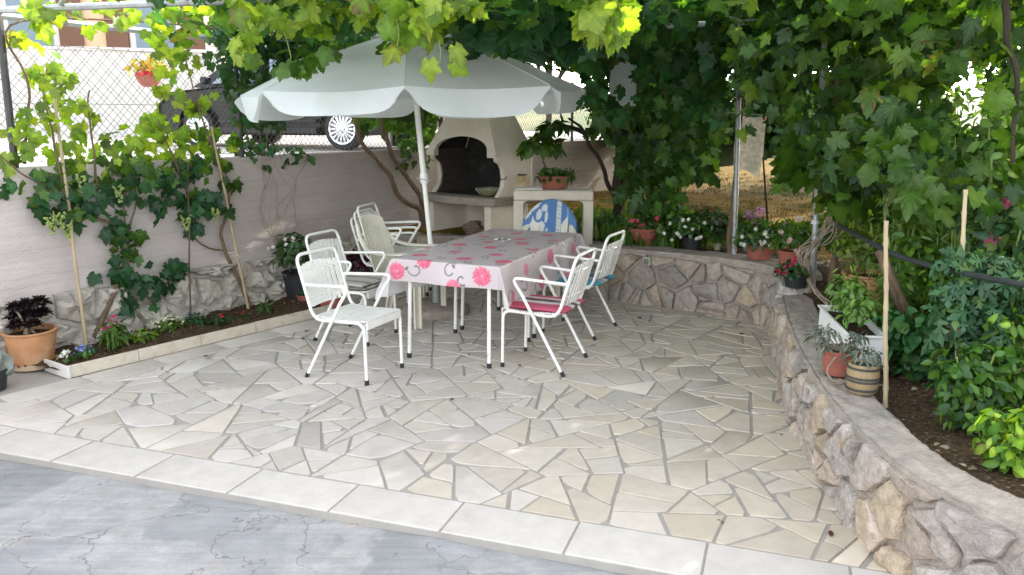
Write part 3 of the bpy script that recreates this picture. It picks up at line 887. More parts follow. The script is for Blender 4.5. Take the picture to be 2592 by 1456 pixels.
for c in voronoi([(x, y + 0.03 * math.sin(x * 5)) for x, y in pts], (0, -0.06, RT, 0.6), 0.86, 1.0):
    if rg.random() < 0.38 and abs(area(c)) > 0.02:
        cx, cy = sum(p[0] for p in c) / len(c), sum(p[1] for p in c) / len(c); an = rg.choice([math.pi / 2, 0.0]) + rg.gauss(0, 0.3)
        nn = (math.cos(an), math.sin(an)); o_ = nn[0] * cx + nn[1] * cy + rg.gauss(0, 0.025)
        cells_ += [clip(c, nn, o_), clip(c, (-nn[0], -nn[1]), -o_)]
    else: cells_.append(c)
for i, c in enumerate(cells_):
    if len(c) < 3: continue
    cs = sum(p[0] for p in c) / len(c)
    p = clip(c, (0, 1), wtop(cs) - rg.uniform(0.005, 0.045))
    if len(p) < 3: continue
    p = inset(p, lambda: rg.uniform(0.004, 0.018))
    if len(p) < 3 or abs(area(p)) < 0.003: continue
    p = [(q[0] + rg.gauss(0, 0.008), q[1] + rg.gauss(0, 0.007)) for q in p]
    t = rg.choice(tones); k = rg.uniform(0.68, 0.98)
    stone(mb, p, rmap, rg.uniform(0.03, 0.06), i, 0.018, 0.45, tuple(x * k for x in t))
mb.build("field_stones", M['stone'], sw, off, smooth=36, colors=True)
# block at the corner where the wall steps down
mb = MB()
p, n = rat(S_STEP + 0.12)
stone(mb, [(-0.13, 0.0), (0.12, 0.01), (0.14, 0.10), (-0.10, 0.12)], lambda s, h, d: (p.x + 0.05 + s, p.y - 0.14 - d, 0.36 + h), 0.07, 501, 0.03, 0.5, (0.52, 0.49, 0.45))
mb.build("corner_stone", M['stone'], sw, off, smooth=36, colors=True)

# garden ground behind the wall: dry grass, with bare soil in the beds
bound = [(rat(RT * k / 90)[0] + rat(RT * k / 90)[1] * 0.16) for k in range(91)]
bound = [(p.x, p.y) for p in bound] + [(2.8, -3), (-8, -3), (-8, 8.6)]


def inside(x, y, P):
    c = False; j = len(P) - 1
    for i in range(len(P)):
        if (P[i][1] > y) != (P[j][1] > y) and x < (P[j][0] - P[i][0]) * (y - P[i][1]) / (P[j][1] - P[i][1]) + P[i][0]: c = not c
        j = i
    return c


def ground_mesh(name, m, keep, x0, x1, y0, y1, st):
    mb = MB(); ids = {}
    nx, ny = int((x1 - x0) / st), int((y1 - y0) / st)
    def vid(i, j):
        if (i, j) not in ids:
            x, y = x0 + i * st, y0 + j * st; ids[(i, j)] = len(mb.v); mb.v.append((x, y, gz(x, y))); mb.c.append((1, 1, 1))
        return ids[(i, j)]
    for i in range(nx):
        for j in range(ny):
            x, y = x0 + (i + .5) * st, y0 + (j + .5) * st
            if keep(x, y): mb.f.append((vid(i, j), vid(i + 1, j), vid(i + 1, j + 1), vid(i, j + 1))); mb.mi.append(0)
    return mb.build(name, m, kind="structure", smooth=179)


def behind_wall(x, y): return (x - WA.x) * WN.x + (y - WA.y) * WN.y < 0.0
def garden(x, y): return not inside(x, y, bound) and not behind_wall(x, y)
def bed(x, y):
    e = 0.25 * mn.noise(Vector((x * 2, y * 2, 0)))
    return (x < 4.4 + e and y < 6.6 + e) or (y < 7.9 + e and (x - 0.6) * 0.75 + y < 9.0 + e)
ground_mesh("garden_soil", M['soil'], lambda x, y: garden(x, y) and bed(x, y), -2.0, 5.0, 1.4, 9.8, 0.07)
ground_mesh("garden_ground", grass_mat(), lambda x, y: garden(x, y) and not bed(x, y), -2.0, 19.0, 1.4, 30.5, 0.07 * 3)

# outdoor socket on the wall
sk = thing("wall_socket", "small pale square electrical box fixed to the stone wall", "socket", tuple(at(1638, 661, 7.38)))
sk.rotation_euler = (0, 0, RAD(-33))
mb = MB(); mb.box((0, 0, 0), (0.072, 0.05, 0.082)); mb.build("housing", mat("grey_beige_plastic", (0.45, 0.42, 0.37), 0.5), sk, bevel=0.004)
mb = MB(); mb.box((0, -0.027, -0.004), (0.048, 0.008, 0.054)); mb.build("cover", mat("dark_grey_plastic", (0.17, 0.16, 0.14), 0.5), sk, bevel=0.002)
mb = MB(); mb.tube([(0, 0.0, 0.04), (0, 0.0, 0.06)], 0.008, 8); mb.build("conduit", M['carplastic'], sk)
# ---------------------------------------------------------------- steel garden chairs
def chair_frame_parts(root):
    rt = 0.0115
    side = {}
    for sx in (-1, 1):
        x = 0.222 * sx
        mb = MB(); mb.tube(fillet([(x * 0.96, 0.238, 0.0), (x * 0.96, 0.232, 0.425), (x * 0.96, 0.06, 0.418)], 0.07, 7), rt, 10)
        lg = mb.build("leg", M['steel'], root)
        mb = MB(); mb.tube([(x * 0.96, 0.238, -0.001), (x * 0.96, 0.2378, 0.034)], 0.0145, 10); mb.build("rubber_foot", M['rubber'], lg)
        xo = x + 0.026 * sx
        mb = MB(); mb.tube([(xo, -0.245, 0.0), (xo, -0.02, 0.395), (xo, 0.075, 0.56)], rt, 10)
        lg = mb.build("leg", M['steel'], root)
        mb = MB(); mb.tube([(xo, -0.246, -0.001), (xo, -0.228, 0.032)], 0.0145, 10); mb.build("rubber_foot", M['rubber'], lg)
        mb = MB(); mb.tube(fillet([(xo, 0.075, 0.56), (xo, 0.155, 0.672), (x, -0.25, 0.650)], 0.085, 9), rt, 10)
        mb.build("armrest", M['steel'], root)
    # seat rails and back hoop, one bent tube
    x = 0.213
    P = [(-x, 0.06, 0.418), (-x, -0.185, 0.408), (-x, -0.315, 0.845), (x, -0.315, 0.845), (x, -0.185, 0.408), (x, 0.06, 0.418)]
    mb = MB(); mb.tube(fillet(P, [0.085, 0.07, 0.07, 0.085], 8), rt, 10)
    # the two bars carrying the back slats
    for z in (0.55, 0.73):
        y = -0.185 - (z - 0.408) / 0.437 * 0.13
        mb.tube([(-x, y, z), (0, y - 0.03, z), (x, y, z)], 0.007, 8)
    for y in (0.2, -0.16): mb.tube([(-x, y, 0.412), (x, y, 0.412)], 0.008, 8)
    mb.build("frame", M['steel'], root)
    mb = MB()
    for k in range(9):
        y = 0.222 - 0.0475 * k
        z = 0.434 - 0.008 * math.sin(math.pi * k / 8)
        mb.box((0, y, z), (0.415, 0.042, 0.008))
    mb.box((0, 0.247, 0.405), (0.40, 0.009, 0.05))
    mb.build("seat", M['slat'], root, bevel=0.002)
    mb = MB()
    for k in range(9):
        xx = -0.176 + 0.044 * k; cv = 0.032 * (1 - (xx / 0.2) ** 2)
        a = Vector((xx, -0.185 - (0.50 - 0.408) / 0.437 * 0.13 - cv + 0.008, 0.50 - 0.01)); b = Vector((xx, -0.185 - (0.785 - 0.408) / 0.437 * 0.13 - cv + 0.006, 0.785 - 0.02 * (xx / 0.2) ** 2))
        c = (a + b) / 2; d = b - a
        Mx = Matrix.Rotation(math.atan2(-d.y, d.z), 3, 'X')
        mb.box(c, (0.0385, 0.007, d.length), M=Mx)
    mb.build("backrest", M['slat'], root, bevel=0.0015)


GC = "white tubular steel garden chairs"
C0 = thing("garden_chair", "white slatted steel chair nearest the viewer at the left front of the table, seat bare", "chair", group=GC)
chair_frame_parts(C0)


def place(o, x, y, az, z=0.0):
    o.location = (x, y, z); o.rotation_euler = (0, 0, RAD(az) - math.pi / 2)


place(C0, -1.10, 5.365, -25.5)


def chair_copy(label, x, y, az, z=0.0):
    c = copy_tree(C0); c["label"] = label; place(c, x, y, az, z); return c


C2 = chair_copy("white slatted steel chair with thin grey cushions, second along the left side of the table", -1.275, 6.30, -23)
C3 = chair_copy("white slatted steel chair with a pink striped cushion at the right front of the table", 0.235, 5.575, 156)
C4 = chair_copy("white slatted steel chair with a turquoise cushion, farther along the right side of the table", 0.57, 6.51, 153)
for i, (dz, dx, lab) in enumerate([(0.0, 0.0, "bottom white steel chair of the stack of three by the wall"),
                                   (0.055, 0.035, "middle white steel chair of the stack of three by the wall"),
                                   (0.11, 0.07, "top white steel chair of the stack of three by the wall")]):
    az = -14
    chair_copy(lab, -1.15 + dx * math.cos(RAD(az)), 7.45 + dx * math.sin(RAD(az)), az, dz)


def cushion(name, label, ch, dz, cols, sx=0.41, sy=0.43, th=0.022, dy=0.01, seed=0, sag=0.0):
    m = bpy.data.materials.new(name + "_fabric"); t, out = nt(m); N, L = t.nodes, t.links
    a = N.new("ShaderNodeAttribute"); a.attribute_name = "Col"; b = N.new("ShaderNodeBsdfPrincipled"); b.inputs["Roughness"].default_value = 0.9
    L.new(a.outputs["Color"], b.inputs["Base Color"]); L.new(b.outputs[0], out.inputs["Surface"])
    mb = MB()
    def f(top):
        def g(u, v):
            e = min(1, min(u, 1 - u, v, 1 - v) / 0.10); h = th * (0.35 + 0.65 * math.sqrt(e))
            x = (u - 0.5) * sx; y = (v - 0.5) * sy + dy
            z = 0.442 + dz + (h if top else 0) + 0.004 * mn.noise(Vector((x * 9, y * 9, seed)))
            if y > 0.2: z -= sag * (y - 0.2) * 4
            return (x, y, z)
        return g
    def c(u, v): return cols(u, v)
    mb.grid(f(True), 40, 40, cfn=c); mb.grid(lambda u, v: f(False)(1 - u, v), 20, 20, cfn=lambda u, v: cols(1 - u, v))
    o = mb.build(name, m, smooth=60, colors=True)
    o.location = ch.location; o.rotation_euler = ch.rotation_euler
    return tag(o, label, "cushion")


def stripes(seq):
    def f(u, v):
        x = u * sum(w for w, _ in seq)
        for w, c in seq:
            if x <= w: return c
            x -= w
        return seq[-1][1]
    return f


PK, DK, WH = (0.52, 0.09, 0.15), (0.17, 0.06, 0.08), (0.62, 0.60, 0.60)
cushion("seat_cushion", "pink, white and maroon striped cushion on the right front chair", C3, 0.0, stripes([(3.4, PK), (1.4, WH), (1.5, DK), (1.3, WH), (2.4, PK)]), sx=0.43, sy=0.46, dy=-0.01, sag=0.0)
TQ, GR = (0.05, 0.32, 0.45), (0.30, 0.36, 0.36)
cushion("seat_cushion", "turquoise and grey cushion on the far right chair", C4, 0.0, stripes([(1.2, TQ), (1.2, GR), (0.9, (0.55, 0.57, 0.57)), (1.2, (0.08, 0.13, 0.2)), (1.6, TQ)]), sy=0.46, dy=-0.02)
G1, G2 = (0.30, 0.27, 0.25), (0.50, 0.46, 0.43)
cushion("seat_cushion", "lower thin grey striped cushion on the second left chair", C2, 0.0, stripes([(1, G1), (1, G2), (1, G1), (1, G2), (1, G1)]), th=0.018, seed=3)
cushion("seat_cushion", "upper crumpled grey striped cushion on the second left chair", C2, 0.02, stripes([(1, G2), (0.7, G1), (1.2, G2), (0.8, G1), (1, G2)]), sx=0.40, sy=0.41, th=0.022, dy=-0.005, seed=7)

# ---------------------------------------------------------------- plastic armchairs
def plastic_chair(root, m):
    # backrest: a curved tapering shell with eight slots, made of slats and a border
    def bk(u, v, off=0.0):
        w = 0.215 - 0.035 * v
        x = (u * 2 - 1) * w; top = 0.93 - 0.045 * (u * 2 - 1) ** 2
        z = 0.40 + (top - 0.40) * v
        y = -0.21 - 0.16 * v + 0.055 * (u * 2 - 1) ** 2 + off
        return (x, y, z)
    mb = MB()
    def strip(u0, u1, v0, v1, nu=4, nv=14):
        for o_ in (0.0, -0.012):
            mb.grid(lambda a, b: bk(u0 + (u1 - u0) * a, v0 + (v1 - v0) * b, o_), nu, nv)
        mb.grid(lambda a, b: bk(u0, v0 + (v1 - v0) * b, -0.012 * a), 1, nv); mb.grid(lambda a, b: bk(u1, v0 + (v1 - v0) * b, -0.012 * a), 1, nv)
        mb.grid(lambda a, b: bk(u0 + (u1 - u0) * b, v1, -0.012 * a), 1, nu)
    strip(0, 0.20, 0, 1); strip(0.80, 1, 0, 1); strip(0.20, 0.80, 0.80, 1, 8, 5); strip(0.20, 0.80, 0, 0.14, 8, 3)
    k = 6; w = 0.6 / (k + (k + 1) * 0.62) ; g = w * 0.62
    for i in range(k):
        a = 0.20 + g + i * (w + g); strip(a, a + w, 0.13, 0.81, 1, 10)
    mb.build("backrest", m, root, smooth=35)
    mb = MB()
    mb.grid(lambda u, v: ((u - 0.5) * (0.43 + 0.05 * v), -0.21 + 0.46 * v, 0.40 + 0.03 * v - 0.03 * math.sin(math.pi * u) * (1 - v * 0.5) - (0.06 * max(0, v - 0.9) * 10 * (v > 0.9))), 12, 14)
    mb.build("seat", m, root, smooth=60, solid=0.014)
    for sx in (-1, 1):
        mb = MB()
        # arm sweeping from the back down to a flat rest with a squared end
        path = [(0.20 * sx, -0.345, 0.86), (0.225 * sx, -0.295, 0.74), (0.262 * sx, -0.20, 0.655), (0.285 * sx, -0.05, 0.628), (0.285 * sx, 0.13, 0.635), (0.275 * sx, 0.245, 0.640)]
        sp = spline(path, 6); n_ = len(sp)
        def arm(u, v):
            i = min(n_ - 1, int(round(v * (n_ - 1)))); p = sp[i]; w_ = 0.018 + 0.030 * min(1, v * 2)
            a = 2 * math.pi * u
            return (p.x + w_ * math.cos(a), p.y + (0.012 * math.sin(a) if v < 0.35 else 0), p.z + 0.013 * math.sin(a))
        mb.grid(arm, 10, n_ - 1)
        mb.box((0.275 * sx, 0.245, 0.632), (0.095, 0.02, 0.045))
        mb.build("armrest", m, root, smooth=50)
        mb = MB(); mb.box((0, 0, 0.33), (0.075, 0.05, 0.66)); 
        vs = [(0.262 * sx, 0.262, 0.0), (0.285 * sx, 0.262, 0.62)]
        mb = MB()
        mb.prism([(0.232 * sx, 0.235), (0.292 * sx, 0.235), (0.292 * sx, 0.252), (0.247 * sx, 0.252), (0.247 * sx, 0.285), (0.232 * sx, 0.285)], 0.0, 0.63)
        mb.build("leg", m, root, smooth=30)
        mb = MB()
        Mx = Matrix(((1, 0, 0.0), (0, 1, 0.22), (0, 0, 1)))
        mb.prism([(0.200 * sx, -0.335), (0.262 * sx, -0.335), (0.262 * sx, -0.290), (0.247 * sx, -0.290), (0.247 * sx, -0.320), (0.200 * sx, -0.320)], 0.0, 0.42, M=Mx)
        mb.build("leg", m, root, smooth=30)


PC = thing("plastic_armchair", "cream moulded plastic armchair with a slatted back at the left side of the table", "chair")
plastic_chair(PC, M['plastic'])
place(PC, -0.95, 6.87, -21)
PT = copy_tree(PC); PT["label"] = "plastic armchair under a blue towel at the far end of the table"
place(PT, 0.27, 7.55, -112)

# towel draped over the far chair
def towel_col(u, v):
    # u across, v from the front hem over the top to the rear hem
    base_ = (0.09, 0.20, 0.42)
    if 0.60 < u < 0.70: return (0.60, 0.62, 0.62) if (v * 30 % 1) > 0.28 else (0.42, 0.45, 0.47)
    if u > 0.70 and 0.80 < u < 0.83: return (0.25, 0.38, 0.58)
    if u < 0.55:
        for (a, b, ra, rb) in [(0.20, 0.44, .10, .028), (0.10, 0.42, .06, .02), (0.28, 0.34, .05, .045), (0.20, 0.24, .045, .07), (0.33, 0.22, .07, .055), (0.38, 0.38, .055, .035), (0.42, 0.30, .03, .05),
                               (0.15, 0.30, .04, .025), (0.30, 0.13, .10, .05), (0.18, 0.14, .03, .05), (0.44, 0.17, .03, .03), (0.04, 0.2, .05, .09)]:
            w_ = 1 + 0.35 * mn.noise(Vector((u * 20, v * 20, a * 9)))
            if ((u - a) / ra) ** 2 + ((v - b) / rb) ** 2 < w_: return (0.62, 0.66, 0.70)
    return tuple(c * (1 + 0.12 * mn.noise(Vector((u * 40, v * 40, 0)))) for c in base_)


mb = MB()
def towel(u, v):
    a = (u * 2 - 1)
    w = 0.275 + 0.03 * (abs(v - 0.5) * 2)
    x = a * w; arc = 0.965 - 0.16 * a * a - 0.05 * a ** 4
    if abs(v - 0.5) < 0.06:
        t = (v - 0.44) / 0.12; y = -0.335 - 0.05 * t + 0.07 * a * a; z = arc + 0.012 * math.sin(math.pi * t)
    elif v <= 0.44:
        d = (0.44 - v) / 0.44; y = -0.335 + 0.09 * d + 0.07 * a * a + 0.02 * math.sin(a * 7 + 1) * d; z = arc - 0.50 * d
    else:
        d = (v - 0.56) / 0.44; y = -0.385 - 0.02 * d + 0.06 * a * a - 0.022 * math.sin(a * 8) * d; z = arc - 0.48 * d
    y += 0.006 * mn.noise(Vector((x * 14, z * 9, 0)))
    return (-x, y, z)
mb.grid(towel, 70, 130, cfn=towel_col)
tm = bpy.data.materials.new("terry_towel"); t, out = nt(tm); N, L = t.nodes, t.links
a_ = N.new("ShaderNodeAttribute"); a_.attribute_name = "Col"; b_ = N.new("ShaderNodeBsdfPrincipled"); b_.inputs["Roughness"].default_value = 1.0; b_.inputs["Sheen Weight"].default_value = 0.3
tc = N.new("ShaderNodeTexCoord"); no = N.new("ShaderNodeTexNoise"); no.inputs["Scale"].default_value = 220; bp = N.new("ShaderNodeBump"); bp.inputs["Strength"].default_value = 0.5; bp.inputs["Distance"].default_value = 0.004
L.new(tc.outputs["Object"], no.inputs["Vector"]); L.new(no.outputs["Fac"], bp.inputs["Height"]); L.new(bp.outputs[0], b_.inputs["Normal"])
L.new(a_.outputs["Color"], b_.inputs["Base Color"]); L.new(b_.outputs[0], out.inputs["Surface"])
tw = mb.build("towel", tm, smooth=179, colors=True)
tw.location = PT.location; tw.rotation_euler = PT.rotation_euler
tag(tw, "blue beach towel with white animal shapes draped over the far chair", "towel")

# ---------------------------------------------------------------- tables and cloth
TC = Vector((-0.136, 6.35, 0)); TA = RAD(-23.2); TW, TL, TZ = 0.85, 1.76, 0.752
te = Vector((math.cos(TA), math.sin(TA), 0)); tn = Vector((-te.y, te.x, 0))


def table(label, c):
    r = thing("garden_table", label, "table", (c.x, c.y, 0), TA, "steel-legged tables under the cloth")
    mb = MB(); mb.box((0, 0, TZ - 0.019), (TW - 0.01, TL / 2 - 0.008, 0.030)); mb.build("tabletop", M['slat'], r, bevel=0.004)
    mb = MB()
    for sx in (-1, 1): mb.box((sx * (TW / 2 - 0.06), 0, TZ - 0.055), (0.022, TL / 2 - 0.12, 0.04))
    for sy in (-1, 1): mb.box((0, sy * (TL / 4 - 0.06), TZ - 0.0551), (TW - 0.145, 0.022, 0.04))
    mb.build("apron", M['steel'], r)
    for sx in (-1, 1):
        for sy in (-1, 1):
            a = Vector((sx * (TW / 2 - 0.105), sy * (TL / 4 - 0.07), TZ - 0.035)); b = Vector((sx * (TW / 2 - 0.095), sy * (TL / 4 + (-0.035 if sy < 0 else -0.09)), 0.0))
            mb = MB(); mb.tube([a, b], 0.0145, 10); lg = mb.build("leg", M['steel'], r)
            mb = MB(); d = (a - b).normalized(); mb.tube([b - d * 0.001, b + d * 0.036], 0.018, 10); mb.build("rubber_foot", M['rubber'], lg)
    return r


table("white steel table with thin legs under the near end of the flowered cloth", TC - tn * (TL / 4))
table("white steel table with thin legs under the far end of the flowered cloth", TC + tn * (TL / 4))

MF, MBk, MS = 0.165, 0.16, 0.30                       # overhang at the front, back and sides
CW, CL = TW + 2 * MS, TL + MF + MBk
rg = random.Random(8)
flowers = []; curls = []
for i, (fx, fy, fr) in enumerate([(-0.385, 0.075, .072), (-0.16, 0.165, .066), (0.30, 0.085, .078), (0.085, 0.0, .06)]):
    flowers.append((fx, fy, fr, rg.uniform(0, 6), 1.0))
for j in range(7):
    for i in range(5):
        x = -0.60 + 0.32 * i + (0.16 if j % 2 else 0) + rg.uniform(-0.03, 0.03); y = 0.36 + 0.27 * j + rg.uniform(-0.03, 0.03)
        flowers.append((x, y, rg.choice([0.062, 0.07, 0.055]), rg.uniform(0, 6), rg.choice([1, 1, 0.8])))
def spiral(cx, cy, ang, sc, sg):
    pts = []
    for k in range(26):
        t = k / 25; r = sc * (0.85 - 0.62 * t); a = ang + sg * t * 4.6
        pts.append((cx + r * math.cos(a), cy + r * math.sin(a)))
    return pts
for (x, y, a, sc, sg) in [(-0.235, 0.10, 3.4, .075, 1), (0.06, 0.105, 1.0, .08, 1), (0.15, 0.055, 5.2, .05, -1)]: curls.append(spiral(x, y, a, sc, sg))
for j in range(8):
    for i in range(6):
        curls.append(spiral(-0.68 + 0.27 * i + rg.uniform(-.05, .05), 0.27 + 0.25 * j + rg.uniform(-.05, .05), rg.uniform(0, 6.28), rg.uniform(.05, .08), rg.choice([1, -1])))
leaves2 = [(c[0][0] + rg.uniform(-.02, .02), c[0][1] + rg.uniform(-.02, .02), rg.uniform(0, 3.14)) for c in curls]
NX, NY = 210, 300
gxs = np.linspace(-CW / 2, CW / 2, NX + 1); gys = np.linspace(0, CL, NY + 1)
GX, GY = np.meshgrid(gxs, gys, indexing='ij')
Cc = np.ones((NX + 1, NY + 1, 3)) * np.array([0.56, 0.49, 0.505])
for pts in curls:
    P = np.array(pts); x0, x1, y0, y1 = P[:, 0].min() - .02, P[:, 0].max() + .02, P[:, 1].min() - .02, P[:, 1].max() + .02
    ii = np.where((gxs >= x0) & (gxs <= x1))[0]; jj = np.where((gys >= y0) & (gys <= y1))[0]
    if len(ii) == 0 or len(jj) == 0: continue
    sx_, sy_ = GX[np.ix_(ii, jj)], GY[np.ix_(ii, jj)]
    D = np.min(np.hypot(sx_[..., None] - P[:, 0], sy_[..., None] - P[:, 1]), axis=-1)
    w = np.clip((0.0075 - D) / 0.004, 0, 1)[..., None]
    Cc[np.ix_(ii, jj)] = Cc[np.ix_(ii, jj)] * (1 - w) + np.array([0.13, 0.115, 0.115]) * w
for x, y, a in leaves2:
    dx, dy = GX - x, GY - y; p_, q_ = dx * math.cos(a) + dy * math.sin(a), -dx * math.sin(a) + dy * math.cos(a)
    w = (np.clip(1.25 - ((p_ / .019) ** 2 + (q_ / .009) ** 2), 0, .3) / .3)[..., None]; Cc = Cc * (1 - w) + np.array([0.14, 0.13, 0.125]) * w
for x, y, r, ph, st in flowers:
    dx, dy = GX - x, GY - y; d = np.hypot(dx, dy)
    if d.min() > r: continue
    a = np.arctan2(dy, dx)
    edge = r * (0.86 + 0.10 * np.abs(np.sin(a * 6 + ph)) + 0.05 * np.sin(a * 17 + ph * 3))
    w = np.clip((edge - d) / 0.007, 0, 1)[..., None] * st
    aj = a + 0.25 * np.sin(dx * 160 + ph) * np.cos(dy * 170); tone = np.clip(0.5 + 0.5 * np.sin(aj * 11 + ph + np.floor(d / r * 3.2) * 2.1) * (0.35 + 0.5 * d / r) + 0.25 * np.sin(dx * 420) * np.sin(dy * 390), 0, 1)
    cc = np.array([0.58, 0.02, 0.09]) * (1 - tone[..., None]) + np.array([0.78, 0.27, 0.38]) * tone[..., None]
    wc = np.clip((0.2 * r - d) / 0.01, 0, 1)[..., None]; cc = cc * (1 - wc) + np.array([0.75, 0.3, 0.38]) * wc
    Cc = Cc * (1 - w) + cc * w


def drape(x, y):
    # x across (0 in the middle), y from the front hem; table spans |x| < TW/2 and MF < y < MF + TL
    hx = abs(x) - TW / 2; sx = 1 if x > 0 else -1
    y0 = y - MF; hy = -y0 if y0 < 0 else (y0 - TL if y0 > TL else -1); sy = -1 if y0 < 0 else 1
    top = TZ + 0.004
    X = max(-TW / 2, min(TW / 2, x)); Y = max(0, min(TL, y0))
    wav = 0.020 * math.sin(y * 9 + sx) + 0.010 * math.sin(y * 21 + 2 * sx)
    if hx <= 0 and hy <= 0: return X, Y, top + 0.0022 * mn.noise(Vector((x * 6, y * 6, 0))) + 0.0012 * mn.noise(Vector((x * 17, y * 15, 4))) + 0.004 * max(0, 1 - abs(x) / 0.03) * 0.6 + 0.004 * max(0, 1 - abs((y - 0.2) % 0.52 - 0.26) / 0.025) * 0.5
    if hy <= 0:
        k = min(1, hx / 0.3); return X + sx * (0.010 + (0.03 + wav) * k), Y, top - hx * 0.985
    if hx <= 0:
        w2 = 0.016 * math.sin(x * 11 + 1) ; k = min(1, hy / 0.15); return X, Y + sy * (0.010 + (0.012 + w2) * k), top - hy * 0.99
    r = math.hypot(hx, hy); ph = math.atan2(hy, hx); f = math.sin(2 * ph)
    out_ = 0.010 + (0.03 * math.cos(ph) ** 2 + 0.012 * math.sin(ph) ** 2) * min(1, r / 0.3)
    ox = out_ * math.cos(ph) ** 0.5 if ph < 1.57 else 0
    oy = out_ * max(0, math.sin(ph)) ** 0.5
    q = 0.40 * r * f
    return X + sx * (ox + q * 0.72), Y + sy * (oy + q * 0.45), top - r * (0.985 - 0.10 * f)


mb = MB()
org = TC - tn * (TL / 2)
for i in range(NX + 1):
    for j in range(NY + 1):
        X, Y, Z = drape(gxs[i], gys[j]); p = org + te * X + tn * Y
        mb.v.append((p.x, p.y, Z)); mb.c.append(tuple(Cc[i, j]))
mb.f = [(i * (NY + 1) + j, (i + 1) * (NY + 1) + j, (i + 1) * (NY + 1) + j + 1, i * (NY + 1) + j + 1) for i in range(NX) for j in range(NY)]
mb.mi = [0] * len(mb.f)
cm = bpy.data.materials.new("vinyl_tablecloth"); t, out = nt(cm); N, L = t.nodes, t.links
a_ = N.new("ShaderNodeAttribute"); a_.attribute_name = "Col"; g_ = N.new("ShaderNodeNewGeometry")
mx = N.new("ShaderNodeMix"); mx.data_type = 'RGBA'; L.new(g_.outputs["Backfacing"], mx.inputs[0]); L.new(a_.outputs["Color"], mx.inputs[6]); mx.inputs[7].default_value = (0.74, 0.72, 0.72, 1)
b_ = N.new("ShaderNodeBsdfPrincipled"); b_.inputs["Roughness"].default_value = 0.38; b_.inputs["Specular IOR Level"].default_value = 0.45
L.new(mx.outputs[2], b_.inputs["Base Color"]); tr = N.new("ShaderNodeBsdfTranslucent"); L.new(mx.outputs[2], tr.inputs["Color"])
tc = N.new("ShaderNodeTexCoord"); no = N.new("ShaderNodeTexNoise"); no.inputs["Scale"].default_value = 9; no.inputs["Detail"].default_value = 3; bp = N.new("ShaderNodeBump"); bp.inputs["Strength"].default_value = 0.12; bp.inputs["Distance"].default_value = 0.02
L.new(tc.outputs["Object"], no.inputs["Vector"]); L.new(no.outputs["Fac"], bp.inputs["Height"]); L.new(bp.outputs[0], b_.inputs["Normal"])
ms = N.new("ShaderNodeMixShader"); ms.inputs[0].default_value = 0.12; L.new(b_.outputs[0], ms.inputs[1]); L.new(tr.outputs[0], ms.inputs[2]); L.new(ms.outputs[0], out.inputs["Surface"])
cl = mb.build("tablecloth", cm, smooth=179, colors=True)
tag(cl, "pale grey vinyl tablecloth printed with pink flowers over the tables", "tablecloth")
cl.location = (0, 0, 0)

# ashtray
p = gp(1272, 614, TZ + 0.006)
ash = thing("ashtray", "small shiny metal ashtray on the flowered tablecloth", "ashtray", tuple(p))
mb = MB()
mb.lathe([(0.035, 0.0), (0.05, 0.003), (0.058, 0.018), (0.066, 0.026), (0.064, 0.028), (0.052, 0.020), (0.044, 0.006), (0.0, 0.005)], n=32)
mb.build("dish", M['chrome'], ash, smooth=50)
mb = MB()
for k in range(8):
    a = 2 * math.pi * k / 8; mb.box((0.06 * math.cos(a), 0.06 * math.sin(a), 0.027), (0.018, 0.012, 0.006), a)
mb.build("rim", M['chrome'], ash, bevel=0.002)

# ---------------------------------------------------------------- parasol and its base
pb = thing("parasol_weight", "round pebbled concrete foot of the parasol on the paving behind the table legs", "parasol base", (-0.70, 7.12, 0))
mb = MB(); mb.lathe([(0.30, 0.0), (0.31, 0.02), (0.305, 0.06), (0.27, 0.085), (0.06, 0.10), (0.0, 0.10)], n=40); mb.build("disc", M['coping'], pb, smooth=50)
mb = MB(); mb.lathe([(0.036, 0.09), (0.036, 0.36), (0.028, 0.365), (0.0, 0.365)], n=16); mb.build("socket", M['metal'], pb, smooth=50)

M['canvas2'] = mat("seam_tape", (0.72, 0.73, 0.71), 0.9, 0.05)
canvas_m = M['canvas'].copy(); canvas_m.name = "thin_umbrella_canvas"
_t = canvas_m.node_tree; _p = next(n for n in _t.nodes if n.type == 'BSDF_PRINCIPLED'); _o = next(n for n in _t.nodes if n.type == 'OUTPUT_MATERIAL')
_tr = _t.nodes.new("ShaderNodeBsdfTranslucent"); _tr.inputs["Color"].default_value = (0.85, 0.88, 0.86, 1); _mx = _t.nodes.new("ShaderNodeMixShader"); _mx.inputs[0].default_value = 0.3
_t.links.new(_p.outputs[0], _mx.inputs[1]); _t.links.new(_tr.outputs[0], _mx.inputs[2]); _t.links.new(_mx.outputs[0], _o.inputs["Surface"])
PAR = thing("parasol", "large white canvas parasol leaning slightly over the table", "parasol", (-0.70, 7.12, 0.10))
po = PAR.location
b0 = Vector((-0.70, 7.12, 0.10)); ap = Vector((-0.885, 7.10, 2.50)); ax = (ap - b0).normalized()
mb = MB(); mid = b0 + ax * 1.12
mb.tube([b0, mid], 0.0215, 12); mb.build("pole", M['steel'], PAR, po)
mb = MB(); mb.tube([mid, ap], 0.0255, 12); mb.build("pole", M['steel'], PAR, po)
mb = MB(); mb.tube([mid - ax * 0.03, mid - ax * 0.01, mid + ax * 0.05, mid + ax * 0.07], [0.026, 0.036, 0.036, 0.027], 12)
cl_ = mb.build("clamp", M['steel'], PAR, po)
mb = MB(); mb.tube([mid + ax * 0.01 + Vector((-0.06, -0.03, 0.012)), mid + ax * 0.005 + Vector((0.06, -0.035, -0.006))], 0.006, 8); mb.build("pin", M['metal'], cl_, po)
RIM, RR, NS = 1.975, 1.50, 8
e1_ = ax.cross(Vector((0, 1, 0))).normalized(); e2_ = ax.cross(e1_).normalized()
